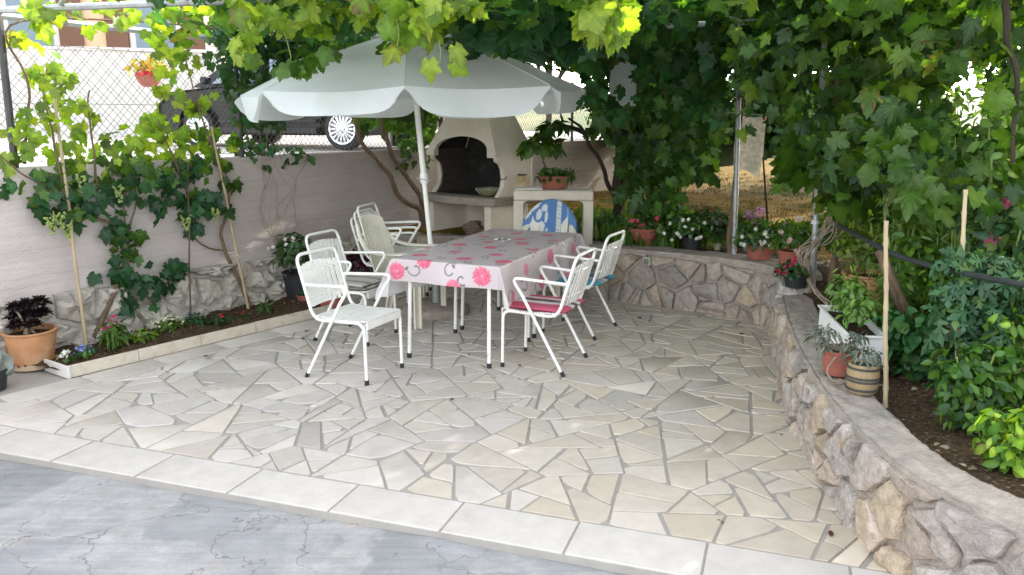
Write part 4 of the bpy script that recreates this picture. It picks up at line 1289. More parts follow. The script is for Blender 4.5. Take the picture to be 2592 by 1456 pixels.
e1_ = Vector((1, 0, 0.02)).normalized(); e2_ = Vector((0, 1, 0))
if e2_.y < 0: e2_ = -e2_
cc0 = b0 + ax * ((RIM - 0.10) / ax.z)


def rimpt(k, r=RR, dz=0.0):
    a = RAD(-86) + 2 * math.pi * k / NS
    return cc0 + e1_ * (r * math.cos(a)) + e2_ * (r * math.sin(a)) + Vector((0, 0, dz))


mb = MB()
for k in range(NS):
    A, B = rimpt(k), rimpt(k + 1)
    def panel(u, v, A=A, B=B):
        e = A.lerp(B, u); s = math.sin(math.pi * u)
        p = ap.lerp(e, v)
        p.z += 0.055 * math.sin(math.pi * v) - 0.075 * s * v * (1.15 - v) * 2
        p = p + (cc0 - p) * Vector((1, 1, 0)).length * 0 + (Vector((cc0.x, cc0.y, p.z)) - p) * (0.05 * s * v * v)
        p.z += 0.004 * mn.noise(p * 5)
        return p
    mb.grid(panel, 14, 18)
    def flap(u, v, A=A, B=B, k=k):
        u2 = 0.5 + (u - 0.5) * (1 - 0.07 * v * v)
        e = A.lerp(B, u2); s = math.sin(math.pi * u2)
        e = e + (Vector((cc0.x, cc0.y, e.z)) - e) * (0.05 * s); e.z += -0.075 * s * 0.3
        o = (Vector((e.x - cc0.x, e.y - cc0.y, 0))).normalized()
        drop = 0.185 * (1 - (abs(u - 0.5) * 2) ** 7 * 0.75)
        return e + o * (0.03 * v * (1 + 0.8 * math.sin(u * 9 + k * 2.1)) + 0.045 * v * math.sin(u * 5.5 + k * 1.7)) + Vector((0, 0, -drop * v * (1 + 0.10 * math.sin(k * 2.3 + u * 2))))
    mb.grid(flap, 24, 8)
cv = mb.build("canopy", canvas_m, PAR, po, smooth=60)
mb = MB(); mb.lathe([(0.0, 0.06), (0.02, 0.055), (0.05, 0.02), (0.06, -0.01), (0.0, -0.01)][::-1], c=tuple(ap), n=16); mb.build("cap", M['whitebox'], PAR, po, smooth=60)
for k in range(NS):
    e = rimpt(k, RR, 0.003); mb = MB(); mb.tube([ap.lerp(e, q / 10) + Vector((0, 0, 0.002 + 0.055 * math.sin(math.pi * q / 10))) for q in range(11)], 0.0035, 5); mb.build('seam', M['canvas2'], PAR, po)
    e = rimpt(k, RR * 0.985, -0.012); mb = MB(); mb.tube([ap + Vector((0, 0, -0.03)), e], 0.006, 6); mb.build("rib", M['steel'], PAR, po)
hub = ap - ax * 0.52
for k in range(NS):
    e = (ap + Vector((0, 0, -0.03))).lerp(rimpt(k, RR * 0.985, -0.012), 0.55); mb = MB(); mb.tube([hub, e], 0.005, 6); mb.build("strut", M['steel'], PAR, po)

# ---------------------------------------------------------------- barbecue
BB = thing("barbecue", "cream cement garden barbecue with an arched hood in the back corner", "barbecue", (-0.36, 8.79, 0.0), RAD(-43))
def arch_front(z):          # depth of the sloping front at height z
    t = max(0, (z - 1.43) / 0.60); return -0.29 + 0.17 * t
def half(z):
    t = max(0, min(1, (z - 1.43) / 0.60)); return 0.525 - 0.335 * t
def back_y(z): return 0.29 - 0.10 * max(0, min(1, (z - 1.43) / 0.60))
mb = MB()
n_ = 24
def front_strip(u, v):
    # v=0 on the arch, v=1 on the outline
    a = math.pi * (1 - u); ax_ = 0.405 * math.cos(a); az_ = 1.43 + 0.145 * math.sin(a)
    zt = 2.03
    # outline: up the left edge, over the top, down the right edge
    if u < 0.42: t = u / 0.42; oz = 1.43 + (zt - 1.43) * t; ox = -half(oz)
    elif u > 0.58: t = (1 - u) / 0.42; oz = 1.43 + (zt - 1.43) * t; ox = half(oz)
    else: oz = zt; ox = -half(zt) + 2 * half(zt) * (u - 0.42) / 0.16
    x = ax_ + (ox - ax_) * v; z = az_ + (oz - az_) * v
    return (x, arch_front(z) + 0.003 * mn.noise(Vector((x * 7, z * 7, 0))), z)
mb.grid(front_strip, 60, 12)
mb.grid(lambda u, v: ((lambda q: (q[0], q[1] + 0.05 * v, q[2]))(front_strip(u, 0.0))), 60, 1)       # thickness of the arch
for sx in (-1, 1):
    mb.grid(lambda u, v, sx=sx: (sx * half(1.43 + 0.60 * u), arch_front(1.43 + 0.60 * u) + (back_y(1.43 + 0.60 * u) - arch_front(1.43 + 0.60 * u)) * v, 1.43 + 0.60 * u), 10, 6)
    mb.grid(lambda u, v, sx=sx: (sx * (0.405 + 0.12 * u), -0.29 + 0.05 * v, 1.43), 3, 1)
mb.grid(lambda u, v: ((u * 2 - 1) * half(1.43 + 0.60 * v), back_y(1.43 + 0.60 * v), 1.43 + 0.60 * v), 4, 8)
mb.box((0, 0.035, 2.37), (0.385, 0.31, 0.70)); 
mb.build("hood", M['bbq'], BB, smooth=40)
mb = MB()
for sx in (-1, 1):
    mb.box((sx * 0.475, -0.262, 1.395), (0.125, 0.075, 0.068)); mb.build('corbel', M['bbq'], BB, bevel=0.006); mb = MB()

# side panels with a hollowed front edge
prof = [(0.29, 0.95), (0.29, 1.432), (-0.27, 1.432), (-0.255, 1.32), (-0.20, 1.295), (-0.165, 1.24), (-0.15, 1.14), (-0.17, 1.05), (-0.22, 0.985), (-0.255, 0.95)]
for sx in (-1, 1):
    mb = MB(); Mx = Matrix(((0, 0, 1), (1, 0, 0), (0, 1, 0)))
    a, b = (0.465, 0.523) if sx > 0 else (-0.523, -0.465)
    mb.prism(prof, a, b, M=Mx); mb.build("side_panel", M['bbq'], BB, bevel=0.008)
    mb = MB(); a, b = (0.440, 0.463) if sx > 0 else (-0.463, -0.440)
    mb.prism([(y * 0.93 + (0.01), z) for y, z in prof], a, b, M=Mx)
    mb.build("firebrick_lining", mat("firebrick", (0.045, 0.032, 0.026), 0.95, 0.4, 12, bump=0.3, stretch=(1, 1, 4)), BB)
mb = MB(); mb.box((0, 0.245, 1.16), (0.876, 0.04, 0.42)); mb.box((0, 0.14, 1.62), (0.55, 0.03, 0.5)); mb.build("firebox_back", M['soot'], BB)
mb = MB()
mb.grid(lambda u, v: ((u * 2 - 1) * 0.44, -0.24 + 0.46 * v, 0.956), 4, 4); mb.build("hearth", M['soot'], BB)
mb = MB()
for sx in (-1, 1):
    mb.grid(lambda u, v, sx=sx: (sx * (half(1.43 + 0.60 * u) - 0.014), arch_front(1.43 + 0.60 * u) + 0.06 + (back_y(1.43 + 0.60 * u) - 0.07 - arch_front(1.43 + 0.60 * u)) * v, 1.43 + 0.58 * u), 8, 3)
mb.grid(lambda u, v: ((u * 2 - 1) * (half(1.43 + 0.60 * v) - 0.015), back_y(1.43 + 0.60 * v) - 0.014, 1.36 + 0.65 * v), 4, 8)
mb.build("smoke_chamber", M['soot'], BB, smooth=40)
# counter slab with a bowed front
mb = MB()
pl = [(0.58, 0.30), (-0.58, 0.30)] + [(-0.58 + 1.16 * k / 14, -0.30 - 0.11 * math.sin(math.pi * k / 14) - 0.06) for k in range(15)]
mb.prism(pl, 0.868, 0.950); mb.build("counter", M['bbqslab'], BB, bevel=0.012)
for x in (-0.47, 0.43):
    mb = MB(); mb.box((x, -0.02, 0.68), (0.095, 0.60, 0.376)); mb.build("leg", M['bbq'], BB, bevel=0.012)
mb = MB(); mb.box((0, 0.24, 0.68), (0.80, 0.06, 0.375)); mb.build("back_panel", M['bbq'], BB)
mb = MB(); mb.box((0, 0.0, 0.47), (1.15, 0.75, 0.05)); mb.build("plinth", M['coping'], BB)
# things on and in the barbecue
def bbp(x, y, z):
    c, s = math.cos(RAD(-43)), math.sin(RAD(-43)); return (-0.36 + x * c - y * s, 8.79 + x * s + y * c, z)
bw = thing("bowl", "small white bowl inside the barbecue", "bowl", bbp(0.18, -0.12, 0.955))
mb = MB(); mb.lathe([(0.035, 0.0), (0.085, 0.055), (0.088, 0.07), (0.082, 0.068), (0.032, 0.008), (0, 0.008)], n=24); mb.build("dish", M['whitebox'], bw, smooth=60)
bw = thing("bowl", "wide greenish basin inside the barbecue beside the white bowl", "basin", bbp(0.33, -0.19, 0.955))
mb = MB(); mb.lathe([(0.07, 0.0), (0.13, 0.07), (0.137, 0.085), (0.125, 0.08), (0.065, 0.01), (0, 0.01)], n=28); mb.build("dish", mat("olive_plastic", (0.22, 0.22, 0.13), 0.5), bw, smooth=60)
rg = random.Random(4)
for i, (x, y, r) in enumerate([(-0.05, -0.05, .11), (0.10, 0.02, .08), (-0.2, 0.05, .07)]):
    mb = MB(); mb.ball((0, 0, r * 0.62), r, 14, 9, 0.75, 0.5, i * 3); o = mb.build("rock", mat("brown_rock", (0.22, 0.16, 0.12), 0.9, 0.3, 12, bump=0.5), smooth=50); o.location = bbp(x, y, 0.495)
    tag(o, ["largest brown rock stored under the barbecue counter", "middle brown rock stored under the barbecue counter", "smallest brown rock at the left under the barbecue counter"][i], "rock")
for i in range(3):
    mb = MB(); mb.tube(wobble([(-0.2, 0, 0), (0, 0.01, 0.01), (0.2, 0, 0)], 0.01, 4, i), 0.028 - 0.004 * i, 9); o = mb.build("firewood_log", M['bark'], smooth=50)
    o.location = bbp(0.22, -0.22 + 0.055 * i, 0.525 + 0.03 * (i == 1)); o.rotation_euler = (0, 0.0, RAD(-43 + 12 * i)); tag(o, ["front split log under the barbecue counter", "raised middle log under the barbecue counter", "rear log under the barbecue counter"][i], "firewood")
lb = thing("metal_box", "small yellowish metal box fixed to the outside of the barbecue", "box", bbp(0.55, 0.10, 1.13))
lb.rotation_euler = (0, 0, RAD(-43))
mb = MB(); mb.box((0, 0, 0), (0.05, 0.08, 0.07)); mb.build("case", mat("brassy_metal", (0.45, 0.36, 0.18), 0.4), lb, bevel=0.005)
mb = MB(); mb.box((0.0, 0, 0.045), (0.06, 0.09, 0.018)); mb.build("lid", M['darkmetal'], lb, bevel=0.003)
mb = MB(); mb.tube([(0.0, 0, -0.035), (0, 0, -0.13)], 0.016, 10); mb.build("tube", mat("cream_tube", (0.55, 0.45, 0.2), 0.5), lb)
hk = thing("hook", "dark iron hook on the edge of the barbecue opening", "hook", bbp(0.49, -0.165, 1.14))
mb = MB(); mb.tube(spline([(0.0, 0.0, 0.0), (0.03, -0.05, 0.0), (0.05, -0.075, 0.01), (0.06, -0.07, 0.03)], 5), 0.005, 7); mb.build("bent_rod", M['darkmetal'], hk)

# ---------------------------------------------------------------- concrete portal beside the barbecue
PR = thing("concrete_stand", "cream cement stand shaped like a gateway beside the barbecue", "stand", (0.43, 8.15, 0.48), RAD(-4))
def portal(yoff):
    return None
w_, h_, t_, d_ = 0.80, 0.575, 0.10, 0.46
mb = MB(); mb.box((0, 0, h_ - 0.05), (w_, d_, 0.10)); mb.build("top_slab", M['bbq'], PR, bevel=0.014)
for sx in (-1, 1):
    mb = MB()
    x = sx * (w_ / 2 - t_ / 2)
    # leg with a rounded inner haunch
    pol = [(x - sx * t_ / 2, h_ - 0.102), (x - sx * t_ / 2, h_ - 0.14), (x - sx * t_ / 2, 0.0), (x + sx * t_ / 2, 0.0), (x + sx * t_ / 2, h_ - 0.102)]
    pol[0:1] = [(x - sx * (t_ / 2 + 0.045), h_ - 0.102), (x - sx * (t_ / 2 + 0.012), h_ - 0.115)]
    if sx < 0: pol = pol[::-1]
    mb.prism(pol, -d_ / 2 + 0.004, d_ / 2 - 0.004, M=Matrix(((1, 0, 0), (0, 0, 1), (0, 1, 0)))); mb.build("leg", M['bbq'], PR, bevel=0.010)
pt_ = thing("plate", "flat white tile lying on top of the concrete stand", "plate", (0.17, 8.08, 1.056), RAD(6))
mb = MB(); mb.box((0, 0, 0.009), (0.26, 0.2, 0.016)); mb.build("slab", M['marble'], pt_, bevel=0.005)
# ---------------------------------------------------------------- palettes (base colours)
LIME = [(0.20, 0.32, 0.022), (0.15, 0.27, 0.02), (0.25, 0.35, 0.03)]
MIDG = [(0.065, 0.15, 0.014), (0.085, 0.18, 0.018), (0.05, 0.125, 0.014)]
DARK = [(0.034, 0.09, 0.016), (0.044, 0.11, 0.02), (0.03, 0.075, 0.016)]
TEAL = [(0.028, 0.11, 0.036), (0.038, 0.13, 0.042), (0.026, 0.09, 0.03)]
OLIVE = [(0.085, 0.165, 0.016), (0.07, 0.14, 0.014), (0.11, 0.19, 0.02)]


def pix(n, x0, x1, y0, y1, Y0, Y1, holes=(), zmin=None, zmax=None):
    "n points spread through the part of the garden seen in a window of the survey photograph"
    out = []
    for _ in range(n * 4):
        px, py, Y = rnd.uniform(x0, x1), rnd.uniform(y0, y1), rnd.uniform(Y0, Y1)
        if rnd.random() > 0.05 and any(((px - a) / ra) ** 2 + ((py - b) / rb) ** 2 < 1 for a, b, ra, rb in holes): continue
        p = at(px, py, Y)
        if zmin is not None and p.z < zmin: continue
        if zmax is not None and p.z > zmax: continue
        out.append(tuple(p))
        if len(out) >= n: break
    return np.array(out) if out else np.zeros((0, 3))


def stem(parent, name, pts, r0, r1, m, off, amp=0.012, n=6, seed=0, sides=8):
    p = wobble(pts, amp, n, seed); k = len(p)
    mb = MB(); mb.tube(p, [r0 + (r1 - r0) * i / (k - 1) * (1 + 0.1 * math.sin(i * 2.1)) for i in range(k)], sides)
    return mb.build(name, m, parent, off, smooth=60)


def grapes(parent, c, off, n=46, L=0.15, seed=0):
    rg = random.Random(seed); mb = MB()
    for i in range(n):
        t = rg.random() ** 0.8; rr = 0.042 * (1 - t * 0.8); a = rg.uniform(0, 6.28)
        mb.ball((c[0] + rr * math.cos(a), c[1] + rr * math.sin(a), c[2] - t * L), rg.uniform(0.007, 0.0095), 7, 5)
    mb.build("grape_bunch", M['grape'], parent, off, smooth=179)


M['grape'] = mat("green_grapes", (0.26, 0.34, 0.10), 0.3, 0.15, 30)

# ---------------------------------------------------------------- pergola of pipes
PG = thing("pergola", "old grey pipe pergola carrying the vine roof over the patio", "pergola", (2.36, 6.12, 0.4))
off = PG.location
ZP = 2.46
def rail(a, b, r=0.02, name="rail", m=None):
    mb = MB(); mb.tube([a, Vector(a).lerp(Vector(b), 0.5) - Vector((0, 0, 0.015)), b], r, 8); mb.build(name, m or M['metal'], PG, off)
rail(wp(-1.0, ZP, -0.02), wp(5.4, ZP, -0.02), 0.024)
rail((-3.55, 5.74, ZP + 0.03), (2.40, 4.35, ZP + 0.08), 0.024)
rail((-3.35, 6.1, ZP + 0.05), (-2.4, 4.6, ZP + 0.10), 0.018)
rail((-2.2, 7.8, ZP + 0.03), (2.36, 6.12, ZP + 0.02), 0.022)
rail((-0.9, 9.9, ZP + 0.02), (2.0, 7.36, ZP), 0.022)
rail((2.36, 6.12, ZP), (2.05, 7.4, ZP), 0.022); rail((2.36, 6.12, ZP), (2.42, 4.2, ZP + 0.06), 0.022)
rail((-0.5, 5.03, ZP + 0.05), (0.6, 8.6, ZP + 0.04), 0.016)
for x, y, z0, r in [(2.34, 6.18, 0.46, 0.024), (2.03, 7.33, 0.46, 0.023)]:
    mb = MB(); mb.tube([(x + 0.05, y - 0.03, z0), (x, y, ZP)], r, 10); mb.build("post", M['metal'], PG, off)
mb = MB(); pz = at(2056, 566, 6.15)
for k in range(3): mb.tube([(2.375 + 0.03 * math.cos(a), 6.165 + 0.03 * math.sin(a), pz.z + 0.01 * k) for a in [2 * math.pi * i / 10 for i in range(10)]], 0.004, 5, closed=True)
mb.build("binding", M['whitebox'], PG, off)

# vine roof: three plants, each with its own trunk
def roof(name, label, x0, x1, y0, y1, n, trunk, cols, dens=None, group="grapevines over the pergola"):
    t = thing(name, label, "grapevine", tuple(trunk[0]), group=None)
    off = t.location
    stem(t, "trunk", trunk, 0.03, 0.016, M['bark'], off, 0.03, 8, x0)
    rg = random.Random(int(x0 * 100) + 7)
    for k in range(6):
        a = Vector(trunk[-1]); b = Vector((rg.uniform(x0, x1), rg.uniform(y0, y1), ZP + 0.05))
        stem(t, "cane", [a, a.lerp(b, 0.35) + Vector((0, 0, 0.06)), a.lerp(b, 0.7), b], 0.012, 0.006, M['bark'], off, 0.06, 6, k, 6)
    fb = FB(); P = []
    while len(P) < n:
        x, y = rnd.uniform(x0, x1), rnd.uniform(y0, y1)
        if dens and rnd.random() > dens(x, y): continue
        P.append((x, y, ZP + 0.15 + rnd.gauss(0, 0.06) - (0.28 * rnd.random() if rnd.random() < 0.15 else 0)))
    P = np.array(P); k = len(P)
    N = np.array([0, 0, 1.0])[None] + nrg.normal(0, 0.5, (k, 3)); T = nrg.normal(0, 1, (k, 3)) + np.array([0, -0.3, -0.25])[None]
    fb.add(P, N, T, nrg.uniform(0.10, 0.165, k), "vine", pal(k, cols, 0.2))
    return t, fb, off


def dl(x, y): return 1.0 if x > -1.7 - 0.25 * (y - 4.4) else 0.22
t1, f1, o1 = roof("grapevine", "grapevine trunk beside the barbecue spreading over the middle of the pergola", -2.6, 0.7, 4.35, 10.3, 3600,
                  [(-0.75, 9.55, 0.5), (-0.85, 9.5, 1.2), (-0.8, 9.4, 1.9), (-0.7, 9.2, ZP)], MIDG + TEAL, dl)
# the fringe that hangs down in front
FR = [(600, 20), (620, 70), (625, 150), (650, 110), (660, 50), (690, 80), (610, 165), (730, 30), (760, 70), (790, 110), (800, 60), (770, 20), (840, 20), (860, 50), (900, 30), (920, 70),
      (940, 20), (980, 60), (1000, 110), (1020, 130), (1015, 40), (1050, 80), (1070, 110), (1100, 40), (1115, 95), (1150, 60), (1170, 20), (1190, 60)]
for x, y in FR:
    Y = rnd.uniform(4.25, 4.9)
    cluster(f1, at(x, y - 45, Y), (0.07, 0.12, 0.045), 4, (0.085, 0.15), "vine", LIME, face=(0, -1, 0.25), spread=0.6, jit=0.12)
for x, y, Y in [(1085, 172, 4.5), (1145, 180, 4.55), (1150, 135, 4.55), (985, 120, 4.5), (1005, 140, 4.5)]:
    hang(f1, np.array([tuple(at(x, y - 22, Y))]), (0.11, 0.14), "vine", LIME, face=(0, -1, 0.2), spread=0.3)
for x, y in [(720, 165), (755, 160), (775, 150), (800, 140), (740, 150), (830, 125), (860, 110)]:
    cluster(f1, at(x, y, 5.4), (0.06, 0.1, 0.04), 2, (0.09, 0.13), "vine", MIDG, spread=0.5)
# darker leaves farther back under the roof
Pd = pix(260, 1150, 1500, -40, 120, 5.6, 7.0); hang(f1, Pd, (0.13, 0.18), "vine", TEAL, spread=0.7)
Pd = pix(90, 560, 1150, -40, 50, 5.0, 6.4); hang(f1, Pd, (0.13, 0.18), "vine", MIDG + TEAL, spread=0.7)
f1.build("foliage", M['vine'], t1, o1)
mb = MB()
for x0, y0_, x1_, y1_, Y in [(1112, 100, 1112, 165, 4.55), (700, 40, 735, 150, 4.6), (1000, 40, 1003, 120, 4.5)]:
    mb.tube(wobble([at(x0, y0_, Y), at((x0 + x1_) / 2 + 6, (y0_ + y1_) / 2, Y), at(x1_, y1_, Y)], 0.01, 5), 0.0025, 5)
mb.build("tendrils", M['leafstem'] if 'leafstem' in M else mat("green_tendril", (0.2, 0.25, 0.06), 0.6), t1, o1)

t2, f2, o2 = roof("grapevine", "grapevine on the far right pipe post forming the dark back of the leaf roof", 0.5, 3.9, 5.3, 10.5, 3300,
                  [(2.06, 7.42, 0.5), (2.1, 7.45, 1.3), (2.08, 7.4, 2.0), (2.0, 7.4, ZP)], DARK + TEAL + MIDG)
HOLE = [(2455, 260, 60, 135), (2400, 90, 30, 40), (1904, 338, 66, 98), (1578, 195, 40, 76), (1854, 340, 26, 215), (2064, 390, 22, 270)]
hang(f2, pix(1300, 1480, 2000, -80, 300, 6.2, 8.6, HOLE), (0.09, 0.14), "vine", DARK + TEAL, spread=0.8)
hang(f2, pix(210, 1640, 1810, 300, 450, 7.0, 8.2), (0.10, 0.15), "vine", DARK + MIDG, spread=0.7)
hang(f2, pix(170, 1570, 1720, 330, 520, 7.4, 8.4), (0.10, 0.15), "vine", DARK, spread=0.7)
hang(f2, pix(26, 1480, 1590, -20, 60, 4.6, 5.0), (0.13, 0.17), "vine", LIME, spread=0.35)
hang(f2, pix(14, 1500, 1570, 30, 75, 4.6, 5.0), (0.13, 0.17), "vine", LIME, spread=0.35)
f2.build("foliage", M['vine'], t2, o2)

t3, f3, o3 = roof("grapevine", "grapevine climbing the nearer right pipe post with broad leaves hanging over the garden", 1.4, 4.3, 3.9, 6.4, 600,
                  [(2.5, 6.0, 0.42), (2.48, 6.05, 1.1), (2.45, 6.1, 1.8), (2.4, 6.1, ZP)], MIDG + OLIVE)
hang(f3, pix(1500, 1840, 2620, -80, 330, 5.0, 7.2, HOLE), (0.08, 0.135), "vine", MIDG + DARK + DARK + OLIVE, spread=1.0)
hang(f3, pix(520, 2080, 2620, 300, 470, 4.8, 6.6, HOLE), (0.09, 0.15), "vine", MIDG + OLIVE + DARK, spread=1.0)
hang(f3, pix(60, 1980, 2080, 330, 450, 5.6, 6.2), (0.13, 0.17), "vine", MIDG, spread=0.6)
hang(f3, pix(60, 2080, 2200, 400, 520, 5.2, 6.0), (0.13, 0.17), "vine", MIDG + OLIVE, spread=0.6)
f3.build("foliage", M['vine'], t3, o3)
t4 = thing("grapevine", "nearest grapevine with large olive-lit leaves hanging along the right edge", "grapevine", (2.9, 4.0, 0.4)); o4 = t4.location
stem(t4, "trunk", [(2.9, 4.0, 0.4), (2.95, 4.05, 1.2), (2.8, 4.0, 1.9), (2.6, 4.0, 2.5)], 0.03, 0.018, M['darkbark'], o4, 0.03, 8, 3)
stem(t4, "cane", [at(2545, -20, 4.2), at(2550, 100, 4.2), at(2575, 200, 4.2), at(2560, 420, 4.2)], 0.02, 0.01, M['darkbark'], o4, 0.02, 6, 4)
f4 = FB()
hang(f4, pix(150, 2200, 2750, -60, 330, 4.0, 5.2, HOLE), (0.09, 0.145), "vine", OLIVE + MIDG + DARK, spread=1.0)
hang(f4, pix(130, 2200, 2750, 300, 470, 4.0, 5.2, HOLE), (0.09, 0.145), "vine", OLIVE + MIDG + DARK, spread=1.0)
hang(f4, pix(50, 2300, 2600, 440, 540, 4.0, 5.0, HOLE), (0.10, 0.15), "vine", OLIVE + MIDG, spread=0.6)
P = [(rnd.uniform(1.6, 4.2), rnd.uniform(3.0, 5.0), ZP + 0.12 + rnd.gauss(0, .06)) for _ in range(220)]
P = np.array(P); f4.add(P, np.array([0, 0, 1.0])[None] + nrg.normal(0, .5, (len(P), 3)), nrg.normal(0, 1, (len(P), 3)), nrg.uniform(.13, .19, len(P)), "vine", pal(len(P), OLIVE + MIDG, .2))
f4.build("foliage", M['vine'], t4, o4)

# ---------------------------------------------------------------- vines trained on the left wall
WV = "grapevines trained up the left wall"
def wallvine(label, trunk_px, clusters, seed, bunches=(), tr=0.022, side=()):
    base_ = wl(*trunk_px[0], 0.12); base_.z = 0.05
    t = thing("grapevine", label, "grapevine", tuple(base_)); off = t.location
    pts = [base_] + [wl(x, y, 0.10) for x, y in trunk_px[1:]]
    stem(t, "trunk", pts, tr, tr * 0.55, M['bark'], off, 0.02, 6, seed)
    for s_ in side: stem(t, "cane", [wl(x, y, 0.09) for x, y in s_], 0.010, 0.005, M['bark'], off, 0.02, 6, seed + 2, 6)
    fb = FB()
    for x, y, r, n, c in clusters:
        cc = wl(x, y, 0.13 if y > 420 else 0.02)
        cluster(fb, cc, (r * 1.25, r * 1.25, r * 1.3), int(n * 1.35), (0.07, 0.118), "vine", c, face=(0.5, -0.8, 0.35), spread=0.5)
    fb.build("foliage", M['vine'], t, off)
    for i, (x, y) in enumerate(bunches): grapes(t, wl(x, y, 0.22), off, 46, 0.13, seed + i)
    return t


YG = LIME + [(0.13, 0.20, 0.03)]
wallvine("leafy grapevine with green grape bunches by the straight cane at the wall left", [(235, 862), (262, 800), (300, 720), (318, 640), (310, 590), (275, 560), (205, 545)],
         [(110, 195, .10, 9, YG), (60, 100, .09, 6, YG), (150, 170, .08, 6, YG), (90, 300, .13, 12, YG), (60, 350, .10, 9, YG), (170, 270, .12, 12, YG), (230, 330, .12, 13, YG), (160, 400, .14, 16, YG + MIDG),
          (250, 420, .13, 14, MIDG + LIME), (110, 470, .10, 10, TEAL + MIDG), (100, 530, .07, 7, TEAL), (180, 470, .12, 14, TEAL + MIDG), (250, 490, .11, 12, TEAL), (175, 550, .08, 9, TEAL + MIDG), (205, 520, .07, 8, TEAL),
          (20, 400, .07, 6, YG), (15, 465, .05, 4, TEAL)], 11, [(150, 535), (128, 548), (168, 560), (205, 440)], side=[[(318, 640), (330, 560), (345, 500), (330, 450)], [(205, 545), (160, 500), (60, 440), (0, 395)], [(160, 500), (130, 330), (110, 190)], [(250, 480), (230, 330), (225, 230)]])
wallvine("grapevine with a low skirt of leaves in the middle of the left wall", [(403, 830), (395, 780), (372, 752), (345, 730)],
         [(305, 620, .07, 8, MIDG + TEAL), (330, 640, .05, 6, MIDG), (300, 690, .09, 12, TEAL), (350, 710, .11, 16, TEAL), (400, 700, .09, 12, TEAL), (440, 670, .06, 8, TEAL), (455, 690, .04, 4, TEAL), (320, 760, .07, 9, TEAL), (345, 590, .05, 5, MIDG), (300, 560, .05, 6, TEAL), (270, 580, .04, 4, TEAL),
          (330, 470, .11, 13, TEAL), (300, 400, .12, 13, MIDG + LIME), (350, 340, .12, 12, YG), (330, 430, .1, 10, MIDG), (400, 450, .10, 10, TEAL + MIDG), (390, 510, .05, 4, TEAL), (400, 545, .045, 3, TEAL)], 12, [(300, 470)], tr=0.014,
         side=[[(345, 730), (322, 660), (315, 560), (320, 480), (330, 380)], [(372, 752), (420, 715), (450, 690)]])
wallvine("grapevine with a bare twisted trunk by the leaning cane on the left wall", [(630, 770), (618, 735), (592, 680), (570, 632), (558, 590), (572, 550), (580, 480)],
         [(395, 300, .11, 10, YG), (430, 210, .10, 9, YG), (470, 150, .10, 8, YG), (420, 120, .08, 6, YG), (500, 260, .11, 10, YG), (470, 330, .12, 12, YG), (530, 340, .10, 10, YG + MIDG), (440, 400, .12, 13, MIDG + LIME), (500, 430, .11, 12, MIDG + TEAL), (450, 470, .11, 12, TEAL),
          (540, 400, .09, 9, MIDG + LIME), (510, 500, .08, 9, TEAL), (480, 530, .08, 10, TEAL), (490, 570, .05, 6, TEAL), (545, 500, .06, 7, TEAL), (585, 460, .06, 7, MIDG + DARK), (575, 520, .04, 4, DARK), (395, 375, .1, 9, YG), (590, 350, .06, 6, MIDG)], 13, [(470, 545), (545, 525)],
         side=[[(570, 632), (530, 630), (490, 600), (480, 560), (470, 480)], [(580, 480), (540, 380), (500, 270), (470, 150)], [(470, 480), (440, 400), (400, 300)]])
# overhead leaves in the left corner
t5 = thing("grapevine", "thin yellow-green vine runner along the left overhead pipes", "grapevine", tuple(wp(0.0, 1.45, 0.0))); o5 = t5.location
stem(t5, "cane", [wp(0.0, 1.45, 0.0), wp(0.1, 2.0, 0.02), wp(0.0, 2.4, 0.05), wp(0.8, 2.5, 0.1), wp(2.2, 2.5, 0.3)], 0.01, 0.006, M['bark'], o5, 0.03, 6, 9, 6)
f5 = FB()
for x, y in [(60, 20), (100, 30), (140, 40), (150, 25), (280, 20), (320, 20), (300, 40), (380, 40), (370, 80), (400, 70), (440, 60), (470, 40), (430, 20), (490, 90), (250, 60), (140, 75), (420, 130), (380, 110), (90, 60), (520, 30), (560, 50), (540, 20), (500, 60)]:
    cluster(f5, wl(x, y - 10, 0.45), (0.09, 0.2, 0.06), 3, (0.08, 0.125), "vine", YG, face=(0.2, -0.9, 0.3), spread=0.5)
f5.build("foliage", M['vine'], t5, o5)

# canes and rods
def cane(label, a, b, r, m, nm="bamboo_cane", nodes=9):
    t = thing(nm, label, "cane" if nm == "bamboo_cane" else "rod", tuple(a)); a, b = Vector(a), Vector(b)
    mb = MB(); pts = []; rs = []
    for k in range(nodes * 4 + 1):
        pts.append(a.lerp(b, k / (nodes * 4)) + Vector((0.0022 * math.sin(k * 0.35), 0.002 * math.cos(k * 0.3), 0))); rs.append(r * (1.0 if k % 4 else 1.22) * (1 - 0.25 * k / (nodes * 4)))
    mb.tube(pts, rs, 9); mb.build("culm" if nm == "bamboo_cane" else "shaft", m, t, a, smooth=60)
    return t
a = wl(219, 885, 0.24); a.z = 0.02; cane("straight bamboo cane at the left end of the flower bed", a, wl(178, 560, 0.14) + (wl(178, 560, 0.14) - a) * 0.9, 0.014, M['cane'])
a = wl(630, 803, 0.20); a.z = 0.03; cane("leaning bamboo cane tied to the twisted vine trunk", a, wl(535, 320, 0.08), 0.013, M['cane'])
a = wl(481, 812, 0.20); a.z = 0.02; cane("thin dark iron rod standing in the flower bed between the vines", a, wl(476, 420, 0.12), 0.008, mat("brown_rod", (0.12, 0.08, 0.06), 0.7), "iron_rod")
a = wl(637, 795, 0.14); a.z = 0.03; cane("short thin stick beside the leaning bamboo cane", a, wl(632, 655, 0.10), 0.005, M['cane'], "garden_stick", 3)
tie = wl(585, 640, 0.11); mb = MB(); mb.tube([tie + Vector((-0.05, 0, 0)), tie, tie + Vector((0.05, -0.02, 0.01)), tie + Vector((0.07, -0.02, -0.03))], 0.003, 5)
